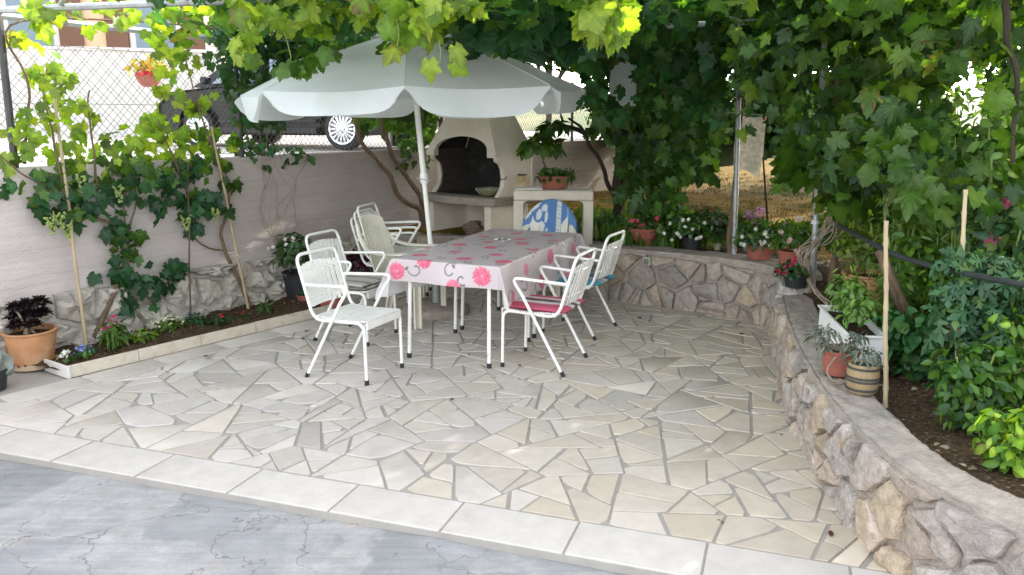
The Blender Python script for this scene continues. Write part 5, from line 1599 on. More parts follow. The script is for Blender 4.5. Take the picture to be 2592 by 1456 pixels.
o = mb.build("string_tie", M['whitebox']); tag(o, "white string tying the twisted vine to the leaning cane", "string")

# dark ivy over the fence, its bare stems on the wall
iv = thing("ivy_bush", "dense dark evergreen climber swallowing the fence left of the parasol", "ivy", tuple(wp(2.2, 0.1, 0.1))); oi = iv.location
fb = FB()
for x0, x1, y0, y1, n in [(540, 720, -40, 120, 420), (560, 760, 100, 250, 420), (590, 720, 230, 320, 150), (700, 900, 60, 180, 240), (520, 600, 60, 180, 60), (640, 790, 370, 430, 60), (600, 720, 300, 400, 50)]:
    P = []
    for _ in range(n):
        P.append(tuple(wl(rnd.uniform(x0, x1), rnd.uniform(y0, y1), rnd.uniform(-0.35, 0.12))))
    hang(fb, np.array(P), (0.055, 0.10), "ivy", DARK + TEAL[:1], face=(0.5, -0.8, 0.4), spread=0.8)
fb.build("foliage", M['darkleaf'], iv, oi)
rg = random.Random(5)
for k in range(7):
    x0 = 650 + 16 * k; path = [(700 + rg.uniform(-20, 25), 625), (660 + 14 * k + rg.uniform(-10, 10), 540), (x0 + rg.uniform(-10, 20), 470), (x0 + rg.uniform(-25, 25), 410), (x0 + rg.uniform(-30, 30), 330)]
    stem(iv, "bare_stem", [wl(x, y, 0.05 + 0.02 * (k % 3)) for x, y in path], 0.0045, 0.002, M['twig'], oi, 0.06, 6, k, 5)

# pair of old vine trunks leaning on the wall by the pole
ov = thing("grapevine", "pair of thick bare crossing vine trunks on the wall beside the parasol pole", "grapevine", tuple(wl(1062, 560, 0.25))); oo = ov.location
for px_, s_ in [([(1075, 580), (1058, 528), (1010, 500), (985, 440), (940, 395), (912, 360), (898, 300)], 1), ([(1080, 575), (1066, 500), (1035, 455), (1000, 400), (975, 345), (960, 280)], 2)]:
    stem(ov, "trunk", [wl(x, y, 0.12 - 0.03 * s_ + 0.1) for x, y in px_], 0.034, 0.020, M['bark'], oo, 0.03, 6, s_)
fb = FB()
P = [tuple(wl(rnd.uniform(905, 1100), rnd.uniform(230, 330), rnd.uniform(-0.3, 0.25))) for _ in range(150)]
hang(fb, np.array(P), (0.08, 0.13), "vine", DARK + MIDG, face=(0.5, -0.8, 0.3), spread=0.7)
P = [tuple(wl(rnd.uniform(1010, 1105), rnd.uniform(250, 420), rnd.uniform(-0.3, 0.2))) for _ in range(260)]
hang(fb, np.array(P), (0.07, 0.12), "ivy", DARK + MIDG, face=(0.5, -0.8, 0.3), spread=0.8)
fb.build("foliage", M['vine'], ov, oo)

# ---------------------------------------------------------------- trees beyond the patio
def tree(name, label, base_, limbs, crown, shape, size, cols, m, r0=0.09, seed=0, bark=None, group=None, trans=None):
    t = thing(name, label, "tree", tuple(base_), group=group); off = t.location; b = Vector(base_)
    stem(t, "trunk", [b - Vector((0, 0, 0.1))] + [Vector(p) for p in limbs[0]], r0, r0 * 0.55, bark or M['darkbark'], off, 0.05, 6, seed, 10)
    for k, l in enumerate(limbs[1:]): stem(t, "limb", [Vector(p) for p in l], r0 * 0.5, r0 * 0.2, bark or M['darkbark'], off, 0.05, 6, seed + k + 1, 7)
    fb = FB()
    for c, r, n in crown: dome(fb, c, r, n, size, shape, cols, up=0.4, shell=0.25, spread=0.6)
    fb.build("crown", m, t, off); return t


fb_ = gp(1572, 606, 0.50)
X0, Y0 = 1.14, 8.75
tree("fig_tree", "fig tree with a dark leaning limb right of the concrete stand", (X0, Y0, 0.48),
     [[at(1568, 520, 8.75), at(1572, 440, 8.8), at(1580, 300, 8.9), at(1590, 150, 9.0)],
      [at(1566, 540, 8.75), at(1535, 455, 8.7), at(1500, 375, 8.6), at(1478, 335, 8.6), at(1440, 300, 8.5)], [at(1478, 335, 8.6), at(1430, 322, 8.5), at(1405, 310, 8.4)],
      [at(1648, 600, 8.6), at(1625, 540, 8.7), at(1605, 480, 8.7), at(1600, 400, 8.8)]],
     [(at(1560, 130, 9.9), (0.9, 0.7, 0.5), 420), (at(1600, 330, 9.0), (0.5, 0.6, 0.4), 240), (at(1440, 250, 8.7), (0.45, 0.5, 0.16), 130), (at(1670, 190, 9.4), (0.65, 0.6, 0.5), 320), (at(1660, 440, 8.9), (0.35, 0.4, 0.3), 120)],
     "fig", (0.10, 0.17), DARK + MIDG, M['leaf'], 0.06, 31)
rg = random.Random(77)
kinds = [("olive_tree", "round", DARK + [(0.05, 0.075, 0.04)]), ("fruit_tree", "oval", MIDG + DARK), ("fruit_tree", "round", OLIVE + DARK)]
TR = [(4.5, 11.6, 3.8, 1.7, 1, "bushy fruit tree behind the hanging towel"), (4.45, 9.6, 2.9, 1.6, 0, "dark tree at the back right of the garden"), (9.6, 10.5, 4.6, 2.1, 2, "olive-green tree near the right edge of the garden"),
      (6.6, 8.0, 3.0, 1.2, 1, "smaller fruit tree behind the tomato bed"), (2.4, 15.2, 5.0, 2.4, 0, "tall dark tree at the far side of the dry grass"), (5.8, 16.5, 5.4, 2.6, 1, "far tree right of the tall dark one beyond the grass"), (12.2, 15.0, 5.5, 2.4, 0, "large dark tree far back on the right"),
      (9.0, 6.4, 4.4, 2.0, 1, "tree at the far right beside the vegetable bed"), (0.9, 19.5, 6.0, 2.6, 2, "pale olive tree far behind the concrete stand"), (13.0, 20.0, 6.5, 3.4, 0, "broad dark tree in the far right distance"), (-4.6, 24.0, 5.2, 2.6, 0, "dark tree across the street behind the car"), (-1.5, 22.0, 5.0, 2.4, 1, "green tree across the street behind the barbecue"), (7.0, 24.0, 6.5, 3.4, 2, "olive-green tree in the far distance beyond the grass")]
for i, (x, y, h, r, k, lab) in enumerate(TR):
    nm, shp, cs = kinds[k]; z = gz(x, y) if y < 20 else 0.6
    if x < 0: z = 1.3
    b = Vector((x, y, z)); lean = Vector((rg.uniform(-.3, .3), rg.uniform(-.2, .2), 0)); cz = z + h * 0.66
    limbs = [[b + lean * 0.4 + Vector((0, 0, h * 0.2)), b + lean + Vector((0, 0, h * 0.45)), b + lean * 1.3 + Vector((0, 0, h * 0.8))]]
    cr = []
    for q in range(4):
        a = rg.uniform(0, 6.28); e = b + lean + Vector((r * 0.6 * math.cos(a), r * 0.6 * math.sin(a), h * rg.uniform(0.5, 0.85)))
        limbs.append([b + lean * 0.6 + Vector((0, 0, h * 0.28)), (b + lean + Vector((0, 0, h * 0.4))).lerp(e, 0.5), e]); cr.append((e, (r * 0.55, r * 0.55, h * 0.2), 330))
    cr.append((b + lean + Vector((0, 0, h * 0.72)), (r * 0.8, r * 0.8, h * 0.27), 700))
    far_ = 1.0 if y < 13 else 1.7
    tree(nm, lab, b, limbs, cr, shp, (0.11 * far_, 0.19 * far_), cs, M['leaf'], 0.09, 40 + i)

for i, (x, y, h, r, lab) in enumerate([(1.7, 13.2, 2.2, 1.1, "dark round bush at the far edge of the grass behind the fig tree"), (3.0, 14.6, 2.5, 1.3, "dark round bush beyond the grass behind the hanging towel"), (4.6, 13.6, 2.3, 1.2, "olive bush beyond the grass right of the pipe posts"), (5.6, 14.2, 2.6, 1.3, "big bush at the back of the garden under the trees"), (2.3, 11.2, 1.2, .6, "small bush on the grass left of the towel")]):
    b = Vector((x, y, gz(x, y))); t = thing("bush", lab, "bush", tuple(b)); fb = FB()
    for q in range(4): dome(fb, b + Vector((rnd.uniform(-.5, .5) * r, rnd.uniform(-.3, .3), h * rnd.uniform(.3, .62))), (r * .65, r * .65, h * .42), 420, (0.10, 0.18), "round", [DARK + MIDG, DARK + TEAL, OLIVE + DARK, DARK, MIDG + DARK][i], shell=0.2)
    fb.build("foliage", M['leaf'], t, t.location)
    stem(t, "trunk", [b - Vector((0, 0, .05)), b + Vector((0.05, 0, h * .3)), b + Vector((0, 0.05, h * .6))], 0.06, 0.03, M['darkbark'], t.location, .04, 5, i)

# ground cover: weeds and dry grass tufts
def tufts(name, label, pts, h, cols, m, nper=7):
    fb = FB(); P = []; 
    for p in pts:
        for _ in range(nper): P.append((p[0] + rnd.gauss(0, .05), p[1] + rnd.gauss(0, .05), p[2]))
    P = np.array(P); n = len(P); a = nrg.uniform(0, 6.28, n)
    T = np.stack([np.cos(a) * 0.45, np.sin(a) * 0.45, np.ones(n)], 1); Nn = np.stack([np.cos(a), np.sin(a), -0.3 * np.ones(n)], 1)
    fb.add(P, Nn, T, nrg.uniform(h * 0.5, h, n), "lance", pal(n, cols, .2)); o = fb.build(name, m, kind="stuff"); o["label"] = label; return o
pts = []
while len(pts) < 2600:
    x, y = rnd.uniform(0.3, 9), rnd.uniform(6.6, 17)
    if garden(x, y) and not bed(x, y): pts.append((x, y, gz(x, y)))
tufts("dry_grass", "dry straw-coloured grass tufts over the garden ground", pts, 0.045, [(0.11, 0.065, 0.018), (0.085, 0.055, 0.015), (0.06, 0.06, 0.012)], M['dry'])
pts = []
while len(pts) < 420:
    x, y = rnd.uniform(0.75, 2.1), rnd.uniform(7.7, 10)
    if garden(x, y) and (x > 0.85 or y > 8.6): pts.append((x, y, gz(x, y)))
tufts("weeds", "green weeds growing round the concrete stand and the fig tree", pts, 0.20, MIDG + [(0.14, 0.17, 0.05)], M['leaf'], 6)
# ---------------------------------------------------------------- potted plants
def blossoms(t, off, pts, r, colr, name="blossom", shape="petal5", face=(0, -1, 0.6), layers=1, m=None):
    for p in pts:
        fb = FB()
        for k in range(layers):
            n = 1 if layers == 1 else 3
            P = np.array(tuple(p))[None] + nrg.normal(0, 0.15 * r * (layers > 1), (n, 3))
            N = np.array(face)[None] + nrg.normal(0, 0.5, (n, 3)); T = np.array([0.3, 0, 1])[None] + nrg.normal(0, 0.5, (n, 3))
            fb.add(P, N, T, nrg.uniform(r * 1.7, r * 2.3, n), shape, pal(n, [colr], .1))
        fb.build(name, M['petal'], t, off)


def pot(t, off, c, rt, rb, h, m, rim=0.018, soil=True, n=30):
    mb = MB(); mb.lathe([(rb * 0.85, 0.0), (rb, 0.006), (rt * 0.97, h - rim), (rt * 0.97, h - rim), (rt * 0.93, h - rim), (rt * 0.90, h * 0.8), (0, h * 0.8)], c=tuple(c), n=n)
    b = mb.build("pot", m, t, off, smooth=45)
    mb = MB(); mb.lathe([(rt * 0.90, h - rim * 1.1), (rt * 0.985, h - rim * 1.05), (rt * 1.03, h - rim * 0.6), (rt * 1.03, h - 0.002), (rt * 0.99, h), (rt * 0.91, h - 0.001), (rt * 0.895, h - rim * 1.3)], c=tuple(c), n=n)
    mb.f = mb.f[:-2]; mb.mi = mb.mi[:-2]
    mb.build("rim", m, b, off, smooth=45)
    if soil:
        mb = MB(); mb.lathe([(rt * 0.90, h * 0.86), (rt * 0.5, h * 0.90), (0, h * 0.9)][::1], c=tuple(c), n=20); mb.build("potting_soil", M['soil'], t, off, smooth=60)
    return b


def potted(label, c, rt, rb, h, m, plant=None, cat="potted plant"):
    t = thing("potted_plant", label, cat, tuple(c)); off = t.location
    pot(t, off, c, rt, rb, h, m)
    return t, off


WHITEP, PINKP, REDP, LILAC = (0.80, 0.80, 0.76), (0.72, 0.13, 0.25), (0.45, 0.015, 0.04), (0.58, 0.27, 0.52)

# --- left corner
c = gp(62, 940, 0.0); c = Vector((c.x, c.y + 0.12, 0.0))
t, off = potted("terracotta pot holding a near-black rosette succulent at the left end of the planter", c, 0.175, 0.125, 0.275, M['terra'])
mb = MB(); mb.lathe([(0.12, 0), (0.155, 0.008), (0.160, 0.045), (0.150, 0.045), (0.135, 0.02), (0, 0.02)], c=(c.x, c.y, 0), n=30); mb.build("saucer", mat("pale_terracotta", (0.52, 0.38, 0.26), 0.8), t, off, smooth=45)
M['aeonium'] = mat("black_succulent", (0.022, 0.012, 0.016), 0.35, 0.35, 20, attr=None, spec=0.5)
rg = random.Random(9)
for i, (px, py, rr) in enumerate([(38, 778, .058), (68, 770, .062), (100, 765, .068), (92, 795, .06), (55, 805, .062), (85, 820, .05), (28, 800, .045), (110, 790, .05), (40, 822, .05), (70, 795, .05)]):
    e = at(px, py, c.y + rg.uniform(-0.07, 0.07)); b = Vector((c.x + rg.uniform(-.04, .04), c.y + rg.uniform(-.03, .03), 0.24))
    stem(t, "stem", [b, b.lerp(e, 0.5) + Vector((0, 0, 0.03)), e], 0.010, 0.008, M['twig'], off, 0.01, 4, i, 6)
    fb = FB(); n = 46; k = np.arange(n); a = k * 2.39996; q = (k / n) ** 0.6
    D = np.stack([np.cos(a) * q, np.sin(a) * q - 0.1, 1.0 - q * 1.55], 1); D = unit(D)
    P = np.array(tuple(e))[None] + D * 0.012
    N = np.stack([-np.cos(a) * (1 - q) , -np.sin(a) * (1 - q), q + 0.15], 1)
    fb.add(P, N, D, rr * 1.1 * (0.55 + 0.6 * q), "oval", pal(n, [(0.02, 0.012, 0.016), (0.03, 0.016, 0.02), (0.012, 0.008, 0.01)], .2)); fb.build("rosette", M['darkleaf'], t, off)
c = Vector((-3.44, 4.98, 0.0))
t, off = potted("small dark pot with a broad grey-green leaf at the very left edge of the patio", c, 0.10, 0.08, 0.14, M['blackpot'])
fb = FB(); e = Vector((c.x, c.y, 0.12))
fb.add([tuple(e)] * 7, [(0.2, -1, 0.3), (-.3, -1, .4), (0.6, -.7, .3), (0, 0.8, .5), (-.7, 0, .5), (.4, -.6, .8), (-.1, -1, 0.1)], [(0.7, 0.1, 0.5), (-.5, 0, .8), (.9, .3, .2), (0, 0.4, 1), (-.8, 0.2, .6), (0.35, -.2, 1), (0.2, -0.2, 1)], [.17, .15, .16, .18, .15, .2, .16], "round", pal(7, [(0.22, 0.25, 0.24), (0.27, 0.29, 0.28)], .1)); fb.build("foliage", M['darkleaf'], t, off)

# --- flowers in the planter
def bedplant(name, label, px, py, hgt, rad, n, shape, size, cols, fl=None, m='leaf', cat="flower"):
    b = gp(px, py, 0.04); t = thing(name, label, cat, tuple(b)); off = t.location
    fb = FB(); dome(fb, b + Vector((0, 0, hgt * 0.35)), (rad, rad, hgt * 0.65), n, size, shape, cols, up=0.8, shell=0.2); fb.build("foliage", M[m], t, off)
    if fl:
        k, r, cc = fl
        for q in range(k):
            a = rnd.uniform(0, 6.28); rr = rad * rnd.uniform(0.1, 0.95)
            blossoms(t, off, [b + Vector((rr * math.cos(a), rr * math.sin(a) - 0.02, hgt * rnd.uniform(0.65, 1.0) * (1.1 - 0.4 * rr / rad)))], r, cc if not isinstance(cc, list) else rnd.choice(cc), face=(0, -0.7, 0.9))
    return t
bedplant("begonia", "small plant with a cluster of white blossoms at the near corner of the flower bed", 172, 918, 0.10, 0.035, 14, "round", (0.03, 0.045), MIDG, (8, 0.022, WHITEP))
bedplant("ageratum", "pale blue-violet flowers beside the foot of the straight bamboo cane", 217, 905, 0.10, 0.085, 60, "oval", (0.03, 0.05), TEAL + MIDG, (26, 0.012, (0.22, 0.24, 0.55)))
bedplant("garden_balsam", "leafy upright plant with small crimson flowers in the flower bed", 293, 880, 0.26, 0.085, 130, "lance", (0.07, 0.11), MIDG + OLIVE, (7, 0.02, (0.42, 0.02, 0.10)))
bedplant("bedding_plant", "low yellow-green plants with a few purple flowers in the middle of the flower bed", 360, 862, 0.11, 0.10, 120, "oval", (0.035, 0.055), OLIVE + LIME, (6, 0.012, (0.25, 0.03, 0.2)))
bedplant("alyssum", "mound of tiny cream-white flowers in the flower bed", 430, 838, 0.13, 0.14, 150, "oval", (0.03, 0.045), OLIVE + MIDG, (60, 0.011, (0.78, 0.76, 0.55)))
bedplant("bedding_plant", "dull green low plants with faint blue flowers right of the cream mound", 500, 822, 0.12, 0.11, 110, "oval", (0.03, 0.05), TEAL + DARK, (10, 0.010, (0.16, 0.18, 0.42)))
bedplant("geranium", "single bright red flower at the foot of the leaning cane", 622, 812, 0.09, 0.04, 22, "round", (0.025, 0.04), DARK, (3, 0.022, REDP))
bedplant("geranium", "sparse dark plants with two dim red flowers in the right half of the flower bed", 560, 822, 0.10, 0.10, 60, "oval", (0.03, 0.05), DARK + TEAL, (2, 0.018, REDP))
bedplant("seedling", "tuft of thin green leaves near the right end of the flower bed", 672, 790, 0.14, 0.05, 40, "lance", (0.06, 0.10), MIDG + DARK)

# --- pots at the right end of the planter
c = gp(742, 775, 0.0); c.y += 0.22; c.x += 0.02
t, off = potted("white-flowering shrub in a large black pot at the end of the flower bed", c, 0.165, 0.13, 0.30, M['blackpot'])
fb = FB(); dome(fb, c + Vector((-0.03, 0, 0.45)), (0.19, 0.2, 0.32), 300, (0.05, 0.09), "oval", DARK + [(0.05, 0.09, 0.03)], shell=0.2); fb.build("foliage", M['darkleaf'], t, off)
blossoms(t, off, [at(x, y, c.y - 0.12) for x, y in [(722, 606), (743, 603), (724, 620), (691, 626), (679, 629), (752, 637), (742, 611), (676, 695), (724, 696), (760, 655)]], 0.02, WHITEP, layers=2)
for i, (px, py, rt, h, lab, kind) in enumerate([(768, 776, .085, .10, "small terracotta pot of tiny succulents in front of the black pot", 0), (832, 792, .125, .14, "red bowl-shaped pot behind the legs of the near left chair", 1), (905, 745, .14, .20, "dark pot with deep purple-red leaves behind the second left chair", 2), (800, 720, .11, .22, "black pot with glossy dark leaves behind the white-flowering shrub", 3)]):
    c = gp(px, py, 0.0); c.y += rt
    t, off = potted(lab, c, rt, rt * 0.75, h, [M['terra2'], M['terra2'], M['blackpot'], M['blackpot']][kind])
    fb = FB()
    if kind == 0: dome(fb, c + Vector((0, 0, h)), (0.06, 0.06, 0.05), 40, (0.025, 0.045), "oval", TEAL)
    if kind == 1: dome(fb, c + Vector((0, 0, h)), (0.11, 0.11, 0.09), 90, (0.03, 0.05), "oval", DARK + TEAL)
    if kind == 2: dome(fb, c + Vector((0, 0, h + 0.08)), (0.15, 0.15, 0.2), 170, (0.05, 0.09), "oval", [(0.05, 0.008, 0.02), (0.09, 0.012, 0.03), (0.03, 0.012, 0.02)])
    if kind == 3: dome(fb, c + Vector((0, 0, h + 0.25)), (0.14, 0.14, 0.25), 90, (0.07, 0.12), "oval", DARK)
    fb.build("foliage", M['darkleaf'], t, off)

# --- on the terrace
Z5 = 0.52
def terr_pot(label, px0, px1, pyt, pyb, m, Ydep=None, taper=0.78):
    c = gp((px0 + px1) / 2, pyb, Z5); r = (px1 - px0) / 2 / FPX * c.y; hh = at((px0 + px1) / 2, pyt, c.y).z - Z5
    c.y += r * 0.7; c.x += 0.0
    t, off = potted(label, c, r, r * taper, hh, m); return t, off, c, r, hh
t, off, c, r, hh = terr_pot("red-brown bowl of pink flowers on the terrace wall behind the right chairs", 1594, 1674, 580, 624, M['terra2'], taper=0.55)
fb = FB(); dome(fb, c + Vector((0, 0, hh)), (r * 1.05, r, 0.15), 150, (0.04, 0.07), "oval", MIDG + DARK); fb.build("foliage", M['leaf'], t, off)
blossoms(t, off, [at(x, y, c.y - 0.1) for x, y in [(1600, 558), (1614, 560), (1622, 573), (1664, 553), (1630, 571), (1640, 585)]], 0.024, (0.72, 0.10, 0.18), layers=2)
t, off, c, r, hh = terr_pot("dark pot of white impatiens spilling over the terrace wall", 1728, 1782, 600, 634, M['blackpot'])
fb = FB(); dome(fb, c + Vector((-0.02, 0, hh + 0.06)), (0.24, 0.2, 0.22), 330, (0.045, 0.075), "oval", DARK + MIDG[:1]); dome(fb, c + Vector((0.16, 0.05, hh + 0.12)), (0.2, 0.2, 0.2), 180, (0.045, 0.08), "oval", DARK + [(0.08, 0.05, 0.03)]); fb.build("foliage", M['darkleaf'], t, off)
blossoms(t, off, [at(x, y, c.y - 0.17) for x, y in [(1681, 591), (1696, 566), (1714, 590), (1718, 595), (1734, 574), (1728, 556), (1742, 556), (1753, 580), (1764, 604), (1770, 602), (1784, 565), (1774, 600), (1700, 607), (1722, 599)]], 0.019, WHITEP, layers=2)
t, off, c, r, hh = terr_pot("small square pale pot on the terrace wall before the pipe post", 1807, 1826, 617, 634, mat("pale_olive_pot", (0.30, 0.28, 0.18), 0.7))
fb = FB(); dome(fb, c + Vector((0.03, 0, hh + 0.03)), (0.08, 0.08, 0.12), 60, (0.03, 0.05), "oval", OLIVE + MIDG); fb.build("foliage", M['leaf'], t, off)
t, off, c, r, hh = terr_pot("red-brown pot of white impatiens between the two pipe posts", 1892, 1966, 622, 660, M['terra2'])
fb = FB(); dome(fb, c + Vector((-0.02, 0, hh + 0.04)), (0.22, 0.18, 0.2), 300, (0.045, 0.075), "oval", DARK + MIDG[:1]); fb.build("foliage", M['darkleaf'], t, off)
blossoms(t, off, [at(x, y, c.y - 0.15) for x, y in [(1879, 600), (1876, 618), (1884, 620), (1925, 611), (1935, 612), (1935, 592), (1942, 600), (1938, 587), (1948, 620), (1912, 580), (1981, 613), (1930, 618)]], 0.02, WHITEP, layers=2)
b = gp(1905, 640, Z5); b.y += 0.35; t = thing("hydrangea", "lilac-pink hydrangea with three round flower heads beside the pipe post", "hydrangea", tuple(b)); off = t.location
pot(t, off, b, 0.13, 0.10, 0.16, M['blackpot'])
fb = FB(); dome(fb, b + Vector((0, 0, 0.22)), (0.2, 0.18, 0.16), 80, (0.08, 0.12), "oval", MIDG + OLIVE); fb.build("foliage", M['leaf'], t, off)
for x, y, r_ in [(1895, 545, .055), (1922, 536, .06), (1915, 560, .062), (1988, 577, .055)]:
    e = at(x, y, b.y - 0.12); fb = FB(); dd = unit(nrg.normal(0, 1, (70, 3))); fb.add(np.array(tuple(e))[None] + dd * r_ * 0.85, dd, nrg.normal(0, 1, (70, 3)), nrg.uniform(.022, .032, 70), "petal5", pal(70, [LILAC, (0.66, 0.38, 0.58), (0.5, 0.22, 0.46)], .1) * (1.0 if x < 1950 else 0.85)); fb.build("flower_head", M['petal'], t, off)
    stem(t, "stem", [b + Vector((0, 0, 0.15)), e], 0.004, 0.003, M['grape'], off, 0.01, 4, x, 5)
t, off, c, r, hh = terr_pot("bright red-brown pot with pale pink flowers by the nearer pipe post", 1974, 2040, 637, 682, M['terra2'])
fb = FB(); dome(fb, c + Vector((0.02, 0, hh + 0.06)), (0.2, 0.18, 0.2), 220, (0.04, 0.07), "oval", MIDG + OLIVE); fb.build("foliage", M['leaf'], t, off)
blossoms(t, off, [at(x, y, c.y - 0.15) for x, y in [(2000, 606), (1996, 612), (2015, 634), (2022, 558), (1978, 588)]], 0.02, (0.72, 0.5, 0.52), layers=2)
c = gp(2018, 735, 0.47); c.y += 0.12; c.x += 0.03
t, off = potted("dark pot of crimson flowers drooping over the corner of the stone wall", c, 0.10, 0.08, 0.12, M['blackpot'])
fb = FB(); dome(fb, c + Vector((-0.04, -0.03, 0.12)), (0.13, 0.11, 0.12), 150, (0.03, 0.055), "ivy", DARK + TEAL); fb.build("foliage", M['darkleaf'], t, off)
blossoms(t, off, [at(x, y, c.y - 0.13) for x, y in [(1972, 688), (1985, 676), (2008, 664), (2013, 660), (1978, 692), (1990, 690), (1968, 684), (2012, 652), (2002, 672)]], 0.015, (0.50, 0.03, 0.10), layers=2)
# small flowering mass further left on the terrace and dark shrubs behind it
for x, y, lab, cs, rr, hh_ in [(1.55, 7.95, "dark leafy shrub behind the white impatiens on the terrace", DARK + MIDG, .3, .42), (2.0, 7.75, "shrub with reddish leaf tips left of the far pipe post", DARK + [(0.12, 0.05, 0.04)], .26, .40), (2.6, 7.35, "light green leafy shrub behind the hydrangea", OLIVE + MIDG, .3, .40), (2.75, 6.75, "green shrub with a few white flowers behind the nearer pipe post", MIDG + OLIVE, .3, .55), (1.05, 8.35, "grey-green lavender-like clump beside the concrete stand", TEAL + DARK, .2, .28)]:
    b = Vector((x, y, gz(x, y))); t = thing("shrub", lab, "shrub", tuple(b)); off = t.location
    fb = FB(); dome(fb, b + Vector((0, 0, hh_ * 0.45)), (rr, rr, hh_ * 0.6), 330, (0.05, 0.10), "oval" if "lavender" not in lab else "lance", cs, shell=0.15); fb.build("foliage", M['leaf'], t, off)
    if "white flowers" in lab: blossoms(t, off, [at(px, py, y - 0.2) for px, py in [(2020, 470), (2024, 555), (2030, 462), (2090, 520)]], 0.03, WHITEP, layers=2)

# pot on the concrete stand with a drooping big-leaved plant
c = Vector((0.44, 8.17, 1.055))
t, off = potted("wide red-brown pot with a drooping leafy plant on the concrete stand", c, 0.165, 0.125, 0.135, M['terra2'])
fb = FB(); dome(fb, c + Vector((0, 0, 0.13)), (0.2, 0.18, 0.10), 150, (0.05, 0.09), "oval", DARK + MIDG)
D = at(1372, 372, 8.2); dome(fb, D, (0.19, 0.18, 0.16), 110, (0.10, 0.16), "oval", MIDG + OLIVE, tipout=0.3)
dome(fb, at(1405, 325, 8.25), (0.14, 0.14, 0.09), 40, (0.10, 0.15), "oval", DARK + MIDG); fb.build("foliage", M['leaf'], t, off)
stem(t, "stem", [c + Vector((-0.03, 0, 0.1)), at(1375, 400, 8.2), at(1390, 340, 8.2)], 0.012, 0.008, M['bark'], off, 0.02, 5, 3)

# --- on and behind the right wall
wz = 0.42
a1, a2 = gp(2072, 838, wz), gp(2132, 908, wz); dd = (a2 - a1).normalized(); nn = Vector((-dd.y, dd.x, 0)); nn = nn if nn.x > 0 else -nn
Lb = (a2 - a1).length + 0.12; cen = a1 + dd * (Lb / 2 - 0.02) + nn * 0.10
t = thing("planter_box", "white plastic trough of bright green basil on the stone wall", "planter", tuple(cen), math.atan2(dd.y, dd.x))
mb = MB(); w_, hgt = 0.20, 0.165
for s_ in (-1, 1):
    mb.box((0, s_ * (w_ / 2 - 0.004), hgt / 2), (Lb, 0.008, hgt)); mb.box((s_ * (Lb / 2 - 0.004), 0, hgt / 2), (0.008, w_ - 0.018, hgt))
mb.box((0, 0, 0.006), (Lb - 0.02, w_ - 0.02, 0.01)); mb.build("box", M['whitebox'], t, bevel=0.003)
mb = MB()
for s_ in (-1, 1): mb.box((0, s_ * (w_ / 2 + 0.003), hgt - 0.004), (Lb + 0.02, 0.02, 0.012)); mb.box((s_ * (Lb / 2 + 0.003), 0, hgt - 0.004), (0.02, w_ - 0.016, 0.0121))
mb.build("rim", M['whitebox'], t, bevel=0.003)
mb = MB(); mb.grid(lambda u, v: ((u - .5) * (Lb - .02), (v - .5) * (w_ - .02), hgt * 0.78 + 0.01 * mn.noise(Vector((u * 9, v * 5, 0)))), 20, 8); mb.build("potting_soil", M['soil'], t)
fb = FB(); BAS = [(0.13, 0.25, 0.045), (0.10, 0.21, 0.04), (0.16, 0.28, 0.06)]
for k in range(7):
    dome(fb, (Lb * (0.32 * (k / 6 - 0.5) * 2), 0.0, hgt + 0.10 + 0.05 * math.sin(k * 2)), (0.10, 0.10, 0.16), 75, (0.035, 0.065), "oval", BAS, up=0.7)
fb.build("foliage", M['leaf'], t)
c = Vector((2.66, 5.75, 0.36)); t, off = potted("large terracotta pot with light green leaves behind the white trough", c, 0.20, 0.15, 0.28, M['terra'])
fb = FB(); dome(fb, c + Vector((-0.1, 0, 0.45)), (0.22, 0.2, 0.2), 220, (0.03, 0.055), "round", [(0.16, 0.25, 0.03), (0.12, 0.2, 0.03)]); fb.build("foliage", M['leaf'], t, off)
c = gp(2140, 960, 0.42); c.y += 0.09; t, off = potted("red-brown pot of grey-leaved succulent on the wall before the trough", c, 0.10, 0.075, 0.14, M['terra2'])
fb = FB(); GS = [(0.12, 0.15, 0.12), (0.16, 0.19, 0.16), (0.09, 0.12, 0.09)]
for k in range(9):
    e = c + Vector((rnd.uniform(-.13, .12), rnd.uniform(-.1, .1), rnd.uniform(0.13, 0.25))); dome(fb, e, (0.035, 0.035, 0.03), 22, (0.04, 0.065), "lance", GS, up=0.9)
    stem(t, "stem", [c + Vector((0, 0, 0.12)), c.lerp(e, 0.5) + Vector((0, 0, 0.06)), e], 0.004, 0.003, M['twig'], off, 0.015, 4, k, 5)
fb.build("foliage", M['darkleaf'], t, off)
stem(t, "stem", [c + Vector((-0.02, -0.06, 0.14)), c + Vector((-0.11, -0.12, 0.06)), c + Vector((-0.06, -0.15, 0.0)), c + Vector((0.04, -0.14, 0.03)), c + Vector((0.02, -0.16, -0.0)), c + Vector((-0.05, -0.13, 0.02))], 0.005, 0.003, M['twig'], off, 0.008, 6, 5, 6)
c = gp(2196, 1003, 0.42); c.y += 0.07
t = thing("barrel_pot", "small barrel-shaped tan pot with dark hoops on the wall beside the cane", "pot", tuple(c)); off = t.location
mb = MB(); mb.lathe([(0.062, 0.0), (0.072, 0.01), (0.080, 0.07), (0.074, 0.145), (0.068, 0.15), (0.060, 0.13), (0, 0.13)], c=tuple(c), n=26); mb.build("pot", mat("tan_wood_pot", (0.30, 0.22, 0.12), 0.7, 0.2, 14, stretch=(6, 6, 1)), t, off, smooth=45)
for z in (0.018, 0.062, 0.078, 0.125): mb = MB(); rr = 0.074 + 0.007 * math.sin(z / 0.145 * math.pi); mb.lathe([(rr - 0.008, z), (rr + 0.003, z), (rr + 0.003, z + 0.011), (rr - 0.008, z + 0.011)], c=tuple(c), n=26); mb.build("hoop", M['darkmetal'], t, off, smooth=45)
